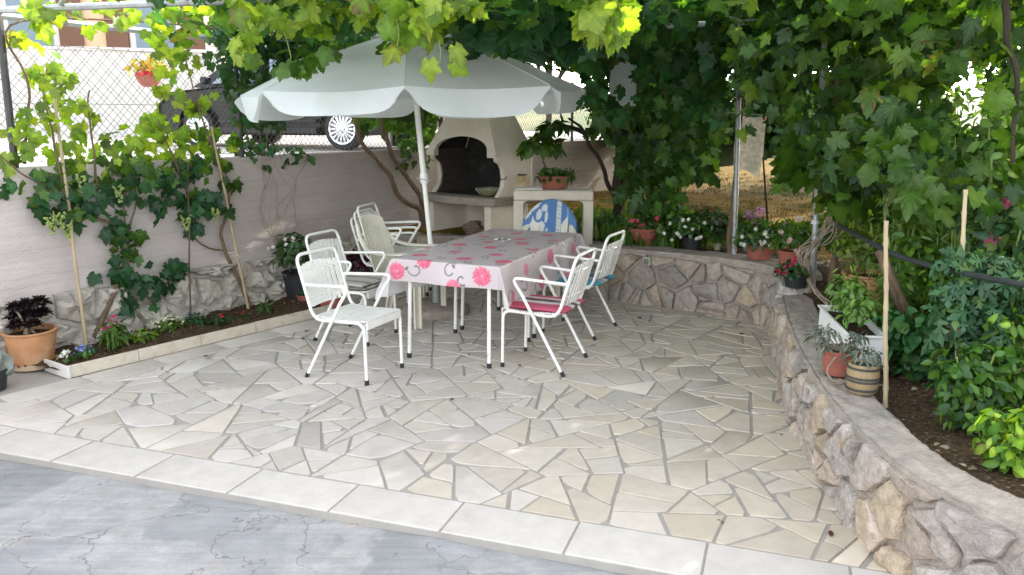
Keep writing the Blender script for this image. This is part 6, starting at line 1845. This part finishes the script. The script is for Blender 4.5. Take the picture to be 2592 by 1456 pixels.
fb = FB(); dome(fb, c + Vector((0, 0, 0.18)), (0.10, 0.09, 0.07), 90, (0.04, 0.06), "lance", GS, up=0.9); fb.build("foliage", M['darkleaf'], t, off)

cane("pale bamboo cane standing just behind the barrel-shaped pot", gp(2241, 1030, 0.36), at(2243, 560, 3.62), 0.012, M['cane'])
cane("taller bamboo cane deeper in the vegetable bed", gp(2416, 1040, 0.36), at(2444, 480, 3.75), 0.012, M['cane'])
cane("bamboo cane crossing behind the white trough", Vector((2.55, 5.35, 0.36)), at(2246, 500, 5.2), 0.010, M['cane'])
hp = [at(2120, 570, 5.2), at(2212, 618, 4.4), at(2300, 657, 4.0), at(2433, 690, 3.6), at(2600, 722, 3.2), at(2800, 745, 2.9)]
t = thing("irrigation_pipe", "black plastic irrigation pipe sagging across the right of the garden", "pipe", tuple(hp[0])); mb = MB(); mb.tube(spline(hp, 10), 0.0135, 10); mb.build("tube", mat("black_pe_pipe", (0.03, 0.034, 0.036), 0.35, 0.2), t, t.location, smooth=60)
# bundle of dry stems tied round the post
t = thing("dry_stems", "bundle of dry looping vine stems around the nearer pipe post", "stems", (2.45, 6.0, 0.45)); off = t.location
for k in range(13):
    q = rnd.uniform(-1, 1)
    stem(t, "stem", [at(2040 + rnd.uniform(-15, 30), 700 + rnd.uniform(0, 40), 6.0), at(2030 + 20 * q + k, 660 - 3 * k, 5.95), at(2065 + 12 * q + 2 * k, 605 + rnd.uniform(-15, 15), 6.0), at(2105 + rnd.uniform(-12, 16), 560 + rnd.uniform(-15, 15), 6.0), at(2130 + rnd.uniform(-16, 16), 510 + rnd.uniform(-20, 25), 6.1)], 0.006, 0.004, M['twig'], off, 0.03, 6, k, 5)
for k in range(5):
    stem(t, "stem", [at(2045, 700, 6.0), at(2070, 740, 5.8), at(2100, 770 + 4 * k, 5.6), at(2150 + 12 * k, 800, 5.4)], 0.006, 0.004, M['twig'], off, 0.03, 6, k + 20, 5)
t = thing("vine_stump", "thick grey leaning old trunk in the vegetable bed", "trunk", (2.75, 4.7, 0.35)); off = t.location
stem(t, "trunk", [gp(2345, 1000, 0.33) + Vector((0, 0.2, 0)), at(2310, 850, 4.6), at(2260, 720, 4.7), at(2232, 640, 4.8)], 0.045, 0.03, M['bark'], off, 0.03, 6, 3)
stem(t, "branch", [at(2300, 830, 4.6), at(2262, 700, 4.5), at(2243, 635, 4.5)], 0.02, 0.012, M['bark'], off, 0.03, 6, 5)

# tomato and bean plants of the bed
def veg(name, label, x, y, h, r, n, shape, size, cols, m='leaf', fl=None, st=3):
    cols = [tuple(min(0.5, q * 1.4) for q in c_) for c_ in cols]
    b = Vector((x, y, gz(x, y))); t = thing(name, label, "vegetable plant" if name != "mallow" else "flowering plant", tuple(b)); off = t.location
    fb = FB()
    for k in range(st):
        a = rnd.uniform(0, 6.28); e = b + Vector((r * 0.45 * math.cos(a), r * 0.45 * math.sin(a), h * rnd.uniform(0.8, 1.0)))
        stem(t, "stem", [b, b.lerp(e, 0.5) + Vector((rnd.uniform(-.04, .04), 0, 0)), e], 0.008, 0.004, M['grape'], off, 0.02, 5, k + int(x * 10), 5)
        for q in range(6):
            z = (q + 1) / 6; c = b.lerp(e, z); dome(fb, c, (r * 0.5, r * 0.5, h * 0.13), n // (st * 6), size, shape, cols, up=0.4, shell=0.3, tipout=1.0)
    fb.build("foliage", M[m], t, off)
    if fl: blossoms(t, off, [at(px, py, y - 0.2) for px, py in fl[0]], fl[1], fl[2], layers=2)
TOM = [(0.035, 0.095, 0.045), (0.05, 0.12, 0.05), (0.03, 0.08, 0.035), (0.075, 0.14, 0.04)]
for i, (x, y, h, r, lab) in enumerate([(2.25, 3.75, 0.75, .28, "dark bluish tomato plant nearest the wall, tied to the taller cane"), (2.62, 3.55, 1.0, .36, "big tomato plant at the right edge of the picture"), (2.75, 4.35, 0.95, .38, "tomato plant behind the leaning trunk"), (2.35, 3.0, 0.42, .28, "low bright green plant at the lower right"), (3.15, 4.0, 1.0, .4, "tomato plant deeper in the bed at the right edge")]):
    veg("tomato_plant", lab, x, y, h, r, 700 if i != 3 else 260, "tomato" if i < 2 else "oval", (0.06, 0.11), TOM if i != 3 else MIDG)
for i, (x, y, h, r, lab, cs, shp) in enumerate([(2.75, 5.2, 0.85, .32, "leafy bean plant left of the leaning trunk", MIDG + OLIVE, "oval"), (3.2, 5.0, 1.05, .4, "pale green bean plant in the middle of the vegetable bed", MIDG + TEAL + OLIVE, "round"), (3.7, 5.6, 1.15, .45, "broad-leaved plant behind the bean plants", TEAL + MIDG, "round"), (4.2, 5.0, 1.1, .45, "tall leafy plant by the right edge behind the pipe", MIDG + OLIVE, "oval"), (3.3, 6.3, 1.1, .5, "light green shrub-like plant behind the vegetable bed", OLIVE + MIDG, "round"), (4.4, 6.6, 1.3, .55, "yellow-green plant far right behind the vegetables", OLIVE + LIME, "oval"), (3.6, 7.4, 1.0, .5, "bushy plant near the dry grass behind the bed", MIDG + OLIVE, "round")]):
    veg("bean_plant", lab, x, y, h, r, 340, shp, (0.06, 0.12), cs)
veg("mallow", "tall plant with pink flowers at the right edge", 3.75, 4.55, 1.25, .3, 140, "round", (0.06, 0.10), MIDG, fl=([(2506, 610), (2516, 606), (2546, 516), (2550, 508)], 0.034, (0.72, 0.22, 0.36)))
GARD = [(0.13, 0.21, 0.05), (0.10, 0.18, 0.05), (0.17, 0.24, 0.06), (0.07, 0.14, 0.035)]
for i, (px, Y, h, lab) in enumerate([(2290, 5.2, 1.35, "tall wispy green stalks left of centre in the garden"), (2380, 5.6, 1.5, "tall wispy green stalks behind the taller cane"), (2470, 4.8, 1.3, "tall wispy green stalks below the pink flowers"), (2560, 4.4, 1.35, "tall wispy green stalks at the right picture edge"), (2200, 6.6, 1.4, "tall wispy green stalks beside the dry stems"), (2430, 6.6, 1.6, "farthest tall wispy green stalks under the vine")]):
    x = (px - 1296) / 2000 * Y * 1.0
    veg("tall_weed", lab, x, Y, h, .34, 360, ["lance", "oval"][i % 2], (0.06, 0.11), GARD, st=6)
rg = random.Random(19)
for i, (px, py, Y, h, r, lab, cs, shp) in enumerate([(2260, 560, 6.2, .8, .4, "grey-green leafy plant right of the dry stems", TEAL + MIDG, "round"), (2340, 600, 5.6, .7, .38, "broad pale leaves in the middle of the garden under the vine", TEAL + OLIVE, "round"), (2480, 570, 5.4, .8, .4, "yellow-green leafy plant behind the pink flowers", OLIVE + LIME, "oval"),
        (2300, 760, 4.9, .42, .3, "low mixed greenery right of the big terracotta pot", MIDG + OLIVE, "oval"), (2380, 720, 5.0, .5, .34, "light green plants below the sagging pipe", OLIVE + MIDG, "round"), (2520, 760, 4.4, .55, .34, "dense green plants at the right edge below the pipe", MIDG + TEAL, "oval"), (2330, 900, 4.2, .3, .26, "low dark plants at the foot of the leaning trunk", DARK + TEAL, "round"), (2180, 600, 6.0, .7, .3, "slender light green plant behind the big terracotta pot", MIDG + LIME, "lance"), (2560, 900, 3.6, .38, .26, "bright green low plant by the right edge", MIDG + OLIVE, "oval"), (2560, 1110, 3.0, .2, .17, "leafy plant low in the right corner of the garden", MIDG + LIME, "oval"), (2480, 1000, 3.4, .3, .24, "dark seedling cluster on the soil near the right edge", DARK + MIDG, "oval")]):
    p = at(px, py, Y); veg("garden_plant", lab, p.x, p.y, h + max(0, p.z - gz(p.x, p.y)) * 0.35, r, 520, shp, (0.035, 0.075), cs)
# litter on the soil
pts = []
while len(pts) < 900:
    x, y = rnd.uniform(1.6, 4.4), rnd.uniform(1.6, 6.4)
    if garden(x, y): pts.append((x, y, gz(x, y) + 0.006))
fb = FB(); P = np.array(pts); n = len(P); fb.add(P, np.array([0, 0, 1.0])[None] + nrg.normal(0, .45, (n, 3)), nrg.normal(0, 1, (n, 3)), nrg.uniform(.02, .055, n), "oval", pal(n, [(0.16, 0.12, 0.08), (0.24, 0.19, 0.13), (0.10, 0.07, 0.045), (0.32, 0.28, 0.2)], .2))
o = fb.build("leaf_litter", M['dry'], kind="stuff"); o["label"] = "dead leaves and chips scattered over the garden soil"
pts = [tuple(wp(rnd.uniform(-0.5, 2.2), 0.062, rnd.uniform(0.06, 0.40))) for _ in range(170)]
fb = FB(); P = np.array(pts); n = len(P); fb.add(P, np.array([0, 0, 1.0])[None] + nrg.normal(0, .45, (n, 3)), nrg.normal(0, 1, (n, 3)), nrg.uniform(.015, .04, n), "oval", pal(n, [(0.16, 0.12, 0.08), (0.24, 0.19, 0.13), (0.10, 0.07, 0.045)], .2))
o = fb.build("leaf_litter", M['dry'], kind="stuff"); o["label"] = "dead leaves scattered over the planter soil"
# fallen leaves on the paving, each its own
fl_pts = [(529, 899, 0), (770, 840, 0), (802, 855, 1), (845, 863, 0), (765, 856, 0), (870, 880, 1), (1320, 925, 0), (1625, 805, 1), (1600, 783, 1), (1740, 812, 0), (1790, 818, 1), (1780, 803, 1), (1660, 845, 0), (1870, 845, 0), (1975, 1102, 2), (998, 830, 1), (990, 838, 1), (1815, 1313, 2), (1650, 811, 0), (1560, 786, 1), (1150, 1010, 0), (2105, 1358, 0), (1390, 905, 1)]
for i, (x, y, k) in enumerate(fl_pts):
    p = gp(x, y, 0.004); fb = FB(); fb.add([(0, 0, 0)], [(rnd.uniform(-.4, .4), rnd.uniform(-.4, .4), 1)], [(rnd.uniform(-1, 1), rnd.uniform(-1, 1), 0)], [rnd.uniform(.028, .05)], "oval", [[(0.10, 0.03, 0.02), (0.07, 0.045, 0.025), (0.42, 0.32, 0.18)][k]])
    o = fb.build("fallen_leaf", M['dry']); o.location = p; tag(o, "small dead leaf lying on the crazy paving", "leaf", "fallen leaves on the paving")

# ---------------------------------------------------------------- laundry
la, lb_ = at(1740, 278, 8.4), at(2150, 285, 8.0)
t = thing("clothesline", "thin clothesline strung through the leaves behind the pipe posts", "clothesline", tuple(la)); mb = MB(); mb.tube([la, la.lerp(lb_, .5) - Vector((0, 0, .04)), lb_], 0.003, 5); mb.build("line", M['whitebox'], t, t.location)
towel_m = leaf_mat('thin_towel_cloth', 0.4, 0.0, tmul=(1, 1, 1))
tl, tr_ = at(1868, 288, 8.3), at(1941, 294, 8.25)
def cloth(u, v):
    p = tl.lerp(tr_, u); hgt = 0.58 + 0.07 * u - 0.05 * math.sin(3 * u) * (v)
    return p + Vector((0.012 * math.sin(v * 9 + u * 3) * v - 0.02 * v, 0.03 * math.sin(u * 7 + v * 2) * v, -hgt * v - 0.025 * math.sin(math.pi * u) * (1 - v) + 0.012 * math.sin(v * 40) * (u > 0.97) + 0.012 * math.sin(v * 40) * (u < 0.03)))
mb = MB(); mb.grid(cloth, 34, 34, cfn=lambda u, v: (0.70, 0.665, 0.61)); o = mb.build("hand_towel", towel_m, smooth=179, colors=True)
tag(o, "pale beige hand towel pegged on the clothesline", "towel")
for x, y, colr, lab in [(1876, 288, (0.02, 0.08, 0.35), "blue peg at the left corner of the hanging towel"), (1935, 292, (0.5, 0.03, 0.03), "red peg at the right corner of the hanging towel"), (1826, 285, (0.55, 0.06, 0.08), "pinkish red peg alone on the line left of the towel")]:
    p = at(x, y, 8.26); mb = MB(); mb.box((0, 0, -0.012), (0.011, 0.016, 0.075)); mb.box((0.010, 0, -0.010), (0.006, 0.014, 0.07), 0, 1.0); o = mb.build("clothes_peg", mat("peg_plastic", colr, 0.4), bevel=0.002); o.location = p; o.rotation_euler = (0, RAD(rnd.uniform(-10, 10)), 0); tag(o, lab, "peg")
a = gp(1945, 565, 0.52); cane("dark slender prop stick standing below the hanging towel", Vector((at(1948, 560, 8.4).x, 8.4, 0.5)), at(1932, 395, 8.5), 0.012, M['darkbark'], "prop_stick", 4)
# pale board among the leaves
c = at(1578, 195, 8.0); t = thing("white_screen", "pale white rounded panel hanging among the leaves right of the parasol", "panel", tuple(c)); off = t.location
mb = MB(); mb.grid(lambda u, v: (c.x + (u - .5) * .26, c.y + 0.02 * math.sin(u * 3), c.z + 0.28 - 0.56 * v + (0.04 * math.sin(math.pi * u)) * (1 - v)), 12, 16); mb.build("sheet", M['canvas'], t, off, smooth=179, solid=0.012)
mb = MB(); mb.grid(lambda u, v: (c.x - .36 + .36 * u, c.y - 0.04, c.z + 0.27 + 0.10 * u - 0.05 * v * u), 10, 4); mb.build("top_flap", M['canvas'], t, off, smooth=179, solid=0.01)

# ---------------------------------------------------------------- across the wall: car, house, garden wall
cr, clw = Vector((-2.45, 11.8, 0)), Vector((-4.9, 12.7, 0)); cd = (cr - clw).normalized()
CZ = 1.27 + 0.012 * 3.4
mid_ = (cr + clw) / 2; cback = Vector((-cd.y, cd.x, 0)); 
CAR = thing("parked_car", "black car parked in the street behind the chain link fence", "car", tuple(Vector((mid_.x, mid_.y, CZ)) + cback * 0.82), math.atan2(cd.y, cd.x))
WB = (cr - clw).length / 2; WR = 0.305
def prof_pts():
    # lower body side profile with wheel arches (x along, z up)
    p = [(-WB - 0.78, 0.30), (-WB - 0.42, 0.22)]
    for cx in (-WB, WB):
        p += [(cx + 0.385 * math.cos(a), WR + 0.385 * math.sin(a)) for a in [math.pi * 1.08 - math.pi * 1.16 * k / 14 for k in range(15)]]
    p += [(WB + 0.50, 0.24), (WB + 0.72, 0.34), (WB + 0.76, 0.62), (WB + 0.70, 0.92), (WB - 0.3, 0.97), (-WB + 0.4, 0.94), (-WB - 0.5, 0.86), (-WB - 0.76, 0.66)]
    return p
mb = MB(); pr = prof_pts(); Mx = Matrix(((1, 0, 0), (0, 0, 1), (0, 1, 0)))
n = len(pr); secs = [(-0.86, 0.93), (-0.90, 0.975), (-0.90, 1.0), (0.90, 1.0), (0.90, 0.975), (0.86, 0.93)]
vs = []
for y, k in secs:
    for x, z in pr: vs.append((x * (0.985 if k < 0.95 else 1), y if z > 0.5 else y * 0.985, 0.5 + (z - 0.5) * k))
fs = [(i * n + j, (i + 1) * n + j, (i + 1) * n + (j + 1) % n, i * n + (j + 1) % n) for i in range(5) for j in range(n)] + [tuple(range(n))[::-1], tuple(5 * n + j for j in range(n))]
mb._add(vs, fs); mb.build("body", M['carpaint'], CAR, smooth=30)
gh = [(-WB - 0.10, 0.93), (-WB + 0.62, 1.40), (-WB + 1.0, 1.45), (WB - 0.15, 1.43), (WB + 0.28, 1.30), (WB + 0.62, 0.93)]
mb = MB(); vs = []
for y, k in [(-0.84, 0), (-0.66, 1), (0.66, 1), (0.84, 0)]: pass
low = [(x, z) for x, z in gh]; m_ = len(gh)
for s_ in (-1, 1):
    for x, z in gh: vs.append((x, s_ * (0.84 - 0.20 * (z - 0.93) / 0.5), z))
mb._add(vs, [tuple(range(m_)), tuple(range(2 * m_ - 1, m_ - 1, -1))] + [(i, m_ + i, m_ + i + 1, i + 1) for i in range(m_ - 1)])
mb.build("cabin", M['carpaint'], CAR, smooth=30, bevel=0.02)
for s_ in (-1,):
    for x0, x1, x2, x3 in [(-WB + 0.28, -WB + 1.15, -WB + 1.15, -WB + 0.72), (-WB + 1.22, WB - 0.10, WB - 0.22, -WB + 1.22)]:
        mb = MB(); q = []
        for x, z in [(x0, 0.98), (x1, 0.98), (x2, 1.36), (x3, 1.36)]: q.append((x, s_ * (0.847 - 0.20 * (z - 0.93) / 0.5 + 0.002), z))
        mb._add(q, [(0, 1, 2, 3)]); mb.build("window", M['glass'], CAR, solid=0.006)
mb = MB(); mb._add([(-WB + 0.02, -0.72, 1.0), (-WB + 0.02, 0.72, 1.0), (-WB + 0.60, 0.62, 1.39), (-WB + 0.60, -0.62, 1.39)], [(0, 1, 2, 3)]); o = mb.build("windscreen", M['glass'], CAR, solid=0.006); o.location = (-0.035, 0, 0.01)
mb = MB(); mb.box((0, -0.905, 0.42), (2 * WB - 0.85, 0.02, 0.05)); mb.box((0, -0.905, 0.28), (2 * WB - 0.85, 0.02, 0.09)); mb.build("side_trim", M['carplastic'], CAR, bevel=0.005)
for x in (-0.10, 0.92): mb = MB(); mb.box((x, -0.912, 0.80), (0.16, 0.025, 0.03)); mb.build("door_handle", M['carpaint'], CAR, bevel=0.006)
for x in (-0.22, 0.62): mb = MB(); mb.box((x, -0.9035, 0.63), (0.007, 0.006, 0.6)); mb.build("door_seam", M['carplastic'], CAR)
mb = MB(); mb.box((-WB + 0.30, -0.98, 1.02), (0.10, 0.16, 0.11)); mb.build("mirror", M['carpaint'], CAR, bevel=0.02)
mb = MB(); mb.box((-WB - 0.70, -0.62, 0.70), (0.10, 0.36, 0.14)); mb.build("headlight", M['chrome'], CAR, bevel=0.02)
mb = MB(); mb.box((WB + 0.70, -0.70, 0.78), (0.08, 0.24, 0.2)); mb.build("tail_light", mat("red_lens", (0.35, 0.01, 0.01), 0.2), CAR, bevel=0.02)
for cx in (-WB, WB):
    for sy in (-1, 1):
        y0 = sy * 0.80
        wt = bpy.data.objects.new("wheel", None)
        mb = MB(); Mw = Matrix.Rotation(math.pi / 2, 3, 'X')
        prf = [(0.215, -0.09), (0.27, -0.095), (0.30, -0.08), (0.305, -0.04), (0.305, 0.04), (0.30, 0.08), (0.27, 0.095), (0.215, 0.09)]
        vs = []; nn_ = 40
        for r_, z_ in prf:
            for k in range(nn_):
                a = 2 * math.pi * k / nn_; vs.append((cx + r_ * math.cos(a), y0 + z_, WR + r_ * math.sin(a)))
        mb._add(vs, [(i * nn_ + k, i * nn_ + (k + 1) % nn_, (i + 1) * nn_ + (k + 1) % nn_, (i + 1) * nn_ + k) for i in range(len(prf) - 1) for k in range(nn_)])
        wobj = mb.build("wheel", M['tyre'], CAR, smooth=50)
        yo = y0 + sy * 0.075
        mb = MB()
        vs = []; ring = [(0.228, 0.02), (0.222, 0.028), (0.200, 0.022), (0.195, 0.0)]
        for r_, z_ in ring:
            for k in range(nn_):
                a = 2 * math.pi * k / nn_; vs.append((cx + r_ * math.cos(a), yo + sy * z_, WR + r_ * math.sin(a)))
        mb._add(vs, [(i * nn_ + k, i * nn_ + (k + 1) % nn_, (i + 1) * nn_ + (k + 1) % nn_, (i + 1) * nn_ + k) for i in range(3) for k in range(nn_)])
        for k in range(18):
            a = 2 * math.pi * k / 18; Mr = Matrix.Rotation(-a, 3, 'Y')
            w0, w1 = 0.011, 0.019
            q = [Vector((0.05, 0, -w0)), Vector((0.20, 0, -w1)), Vector((0.20, 0, w1)), Vector((0.05, 0, w0))]
            q = [Mr @ v for v in q]; mb._add([(cx + v.x, yo + sy * (0.022 - 0.01 * (i in (1, 2))), WR + v.z) for i, v in enumerate(q)] + [(cx + v.x, yo, WR + v.z) for v in q], [(0, 1, 2, 3), (0, 4, 5, 1), (2, 6, 7, 3), (1, 5, 6, 2)])
        vs = []
        for r_, z_ in [(0.062, 0.018), (0.055, 0.03), (0.03, 0.036), (0.0, 0.037)]:
            for k in range(20):
                a = 2 * math.pi * k / 20; vs.append((cx + r_ * math.cos(a), yo + sy * z_, WR + r_ * math.sin(a)))
        mb._add(vs, [(i * 20 + k, i * 20 + (k + 1) % 20, (i + 1) * 20 + (k + 1) % 20, (i + 1) * 20 + k) for i in range(3) for k in range(20)])
        mb.build("hubcap", M['alloy'], wobj, smooth=30)
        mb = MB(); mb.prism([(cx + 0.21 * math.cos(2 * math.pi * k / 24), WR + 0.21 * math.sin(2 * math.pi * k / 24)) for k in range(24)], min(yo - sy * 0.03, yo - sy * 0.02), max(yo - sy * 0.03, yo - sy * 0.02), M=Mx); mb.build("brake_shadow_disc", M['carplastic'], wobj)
        bpy.data.objects.remove(wt)

def wallbox(name, label, cat, a, b, z0, z1, th, m):
    a, b = Vector(a), Vector(b); c = (a + b) / 2; d = b - a
    t = thing(name, label, cat, (c.x, c.y, z0), math.atan2(d.y, d.x)); mb = MB(); mb.box((0, 0, (z1 - z0) / 2), (d.length, th, z1 - z0)); mb.build("wall", m, t); return t, d.length
M['whitewash'] = mat("whitewash", (0.60, 0.58, 0.55), 0.9, 0.04, 2)
t, L_ = wallbox("garden_wall", "sunlit white garden wall across the street on the left", "wall", (-16.5, 14.5), (-6.3, 17.8), 1.3, 3.15, 0.25, M['whitewash'])
mb = MB(); mb.box((0, 0, 1.88), (L_ + 0.06, 0.34, 0.06)); mb.build("cap", M['whitewash'], t)
# bright hanging flowers / bag on the white wall
p = at(374, 170, 16.2); t = thing("flower_basket", "red and yellow flower basket hanging on the white garden wall", "flower basket", tuple(p)); off = t.location
fb = FB(); dome(fb, p, (0.35, 0.2, 0.32), 80, (0.12, 0.2), "oval", [(0.6, 0.42, 0.05), (0.55, 0.35, 0.06), (0.3, 0.3, 0.05)], shell=0.2); fb.build("foliage", M['leaf'], t, off)
fb = FB(); dome(fb, p - Vector((-.05, .1, .16)), (0.3, 0.2, 0.12), 50, (0.12, 0.18), "petal5", [(0.6, 0.03, 0.05), (0.65, 0.08, 0.06)], shell=0.2); fb.build("blossoms", M['petal'], t, off)
mb = MB(); mb.lathe([(0.12, -0.38), (0.2, -0.3), (0.26, -0.15), (0.2, -0.16), (0, -0.16)], c=tuple(p)); mb.build("pot", M['terra2'], t, off)
# house
HS = thing("house", "peach rendered house with brown shutters and a tiled roof across the street", "house", (-11.5, 21.5, 1.3), RAD(12)); 
mb = MB(); mb.box((0, 3.0, 2.6), (11.0, 6.0, 5.2)); mb.build("wall", mat("peach_render", (0.74, 0.50, 0.32), 0.9, 0.05, 1.5), HS)
for x, m in [(-3.8, 0), (-0.9, 0), (2.1, 0)]:
    mb = MB(); mb.box((x, -0.02, 2.9), (1.3, 0.10, 1.9)); f = mb.build("window", M['whitewash'], HS)
    mb = MB(); mb.box((x, -0.08, 2.9), (1.0, 0.03, 1.6)); mb.build("pane", M['glass'], f)
    for s_ in (-1, 1): mb = MB(); mb.box((x + s_ * 0.95, -0.09, 2.9), (0.55, 0.06, 1.75)); mb.build("shutter", mat("brown_shutter", (0.16, 0.08, 0.05), 0.7, 0.2, 30, stretch=(1, 1, 20)), f)
mb = MB(); mb.box((3.9, -0.05, 2.6), (1.8, 0.12, 5.15)); mb.build("pale_corner_panel", mat("cream_render", (0.78, 0.70, 0.55), 0.9, 0.04), HS)
mb = MB(); mb._add([(-5.9, -0.7, 5.15), (5.9, -0.7, 5.15), (5.9, 3, 6.9), (-5.9, 3, 6.9), (5.9, 6.7, 5.15), (-5.9, 6.7, 5.15)], [(0, 1, 2, 3), (3, 2, 4, 5)]); mb.build("roof", mat("clay_tiles", (0.45, 0.17, 0.10), 0.85, 0.2, 6, stretch=(8, 1, 1)), HS, solid=0.12)
H2 = thing("house", "distant pale house with a red roof behind the dark climber", "house", (-6.4, 30.0, 1.3), RAD(-8))
mb = MB(); mb.box((0, 2.5, 2.0), (7.0, 5.0, 4.0)); mb.build("wall", mat("cream_wall", (0.75, 0.68, 0.55), 0.9, 0.05, 1.5), H2)
for x in (-2, 0.4, 2.4): mb = MB(); mb.box((x, -0.02, 2.3), (0.9, 0.1, 1.3)); f = mb.build("window", M['glass'], H2)
mb = MB(); mb._add([(-3.9, -0.5, 3.95), (3.9, -0.5, 3.95), (3.9, 2.5, 5.4), (-3.9, 2.5, 5.4), (3.9, 5.5, 3.95), (-3.9, 5.5, 3.95)], [(0, 1, 2, 3), (3, 2, 4, 5)]); mb.build("roof", mat("clay_tiles", (0.45, 0.15, 0.09), 0.85, 0.2, 6), H2, solid=0.12)
bpy.context.view_layer.update()
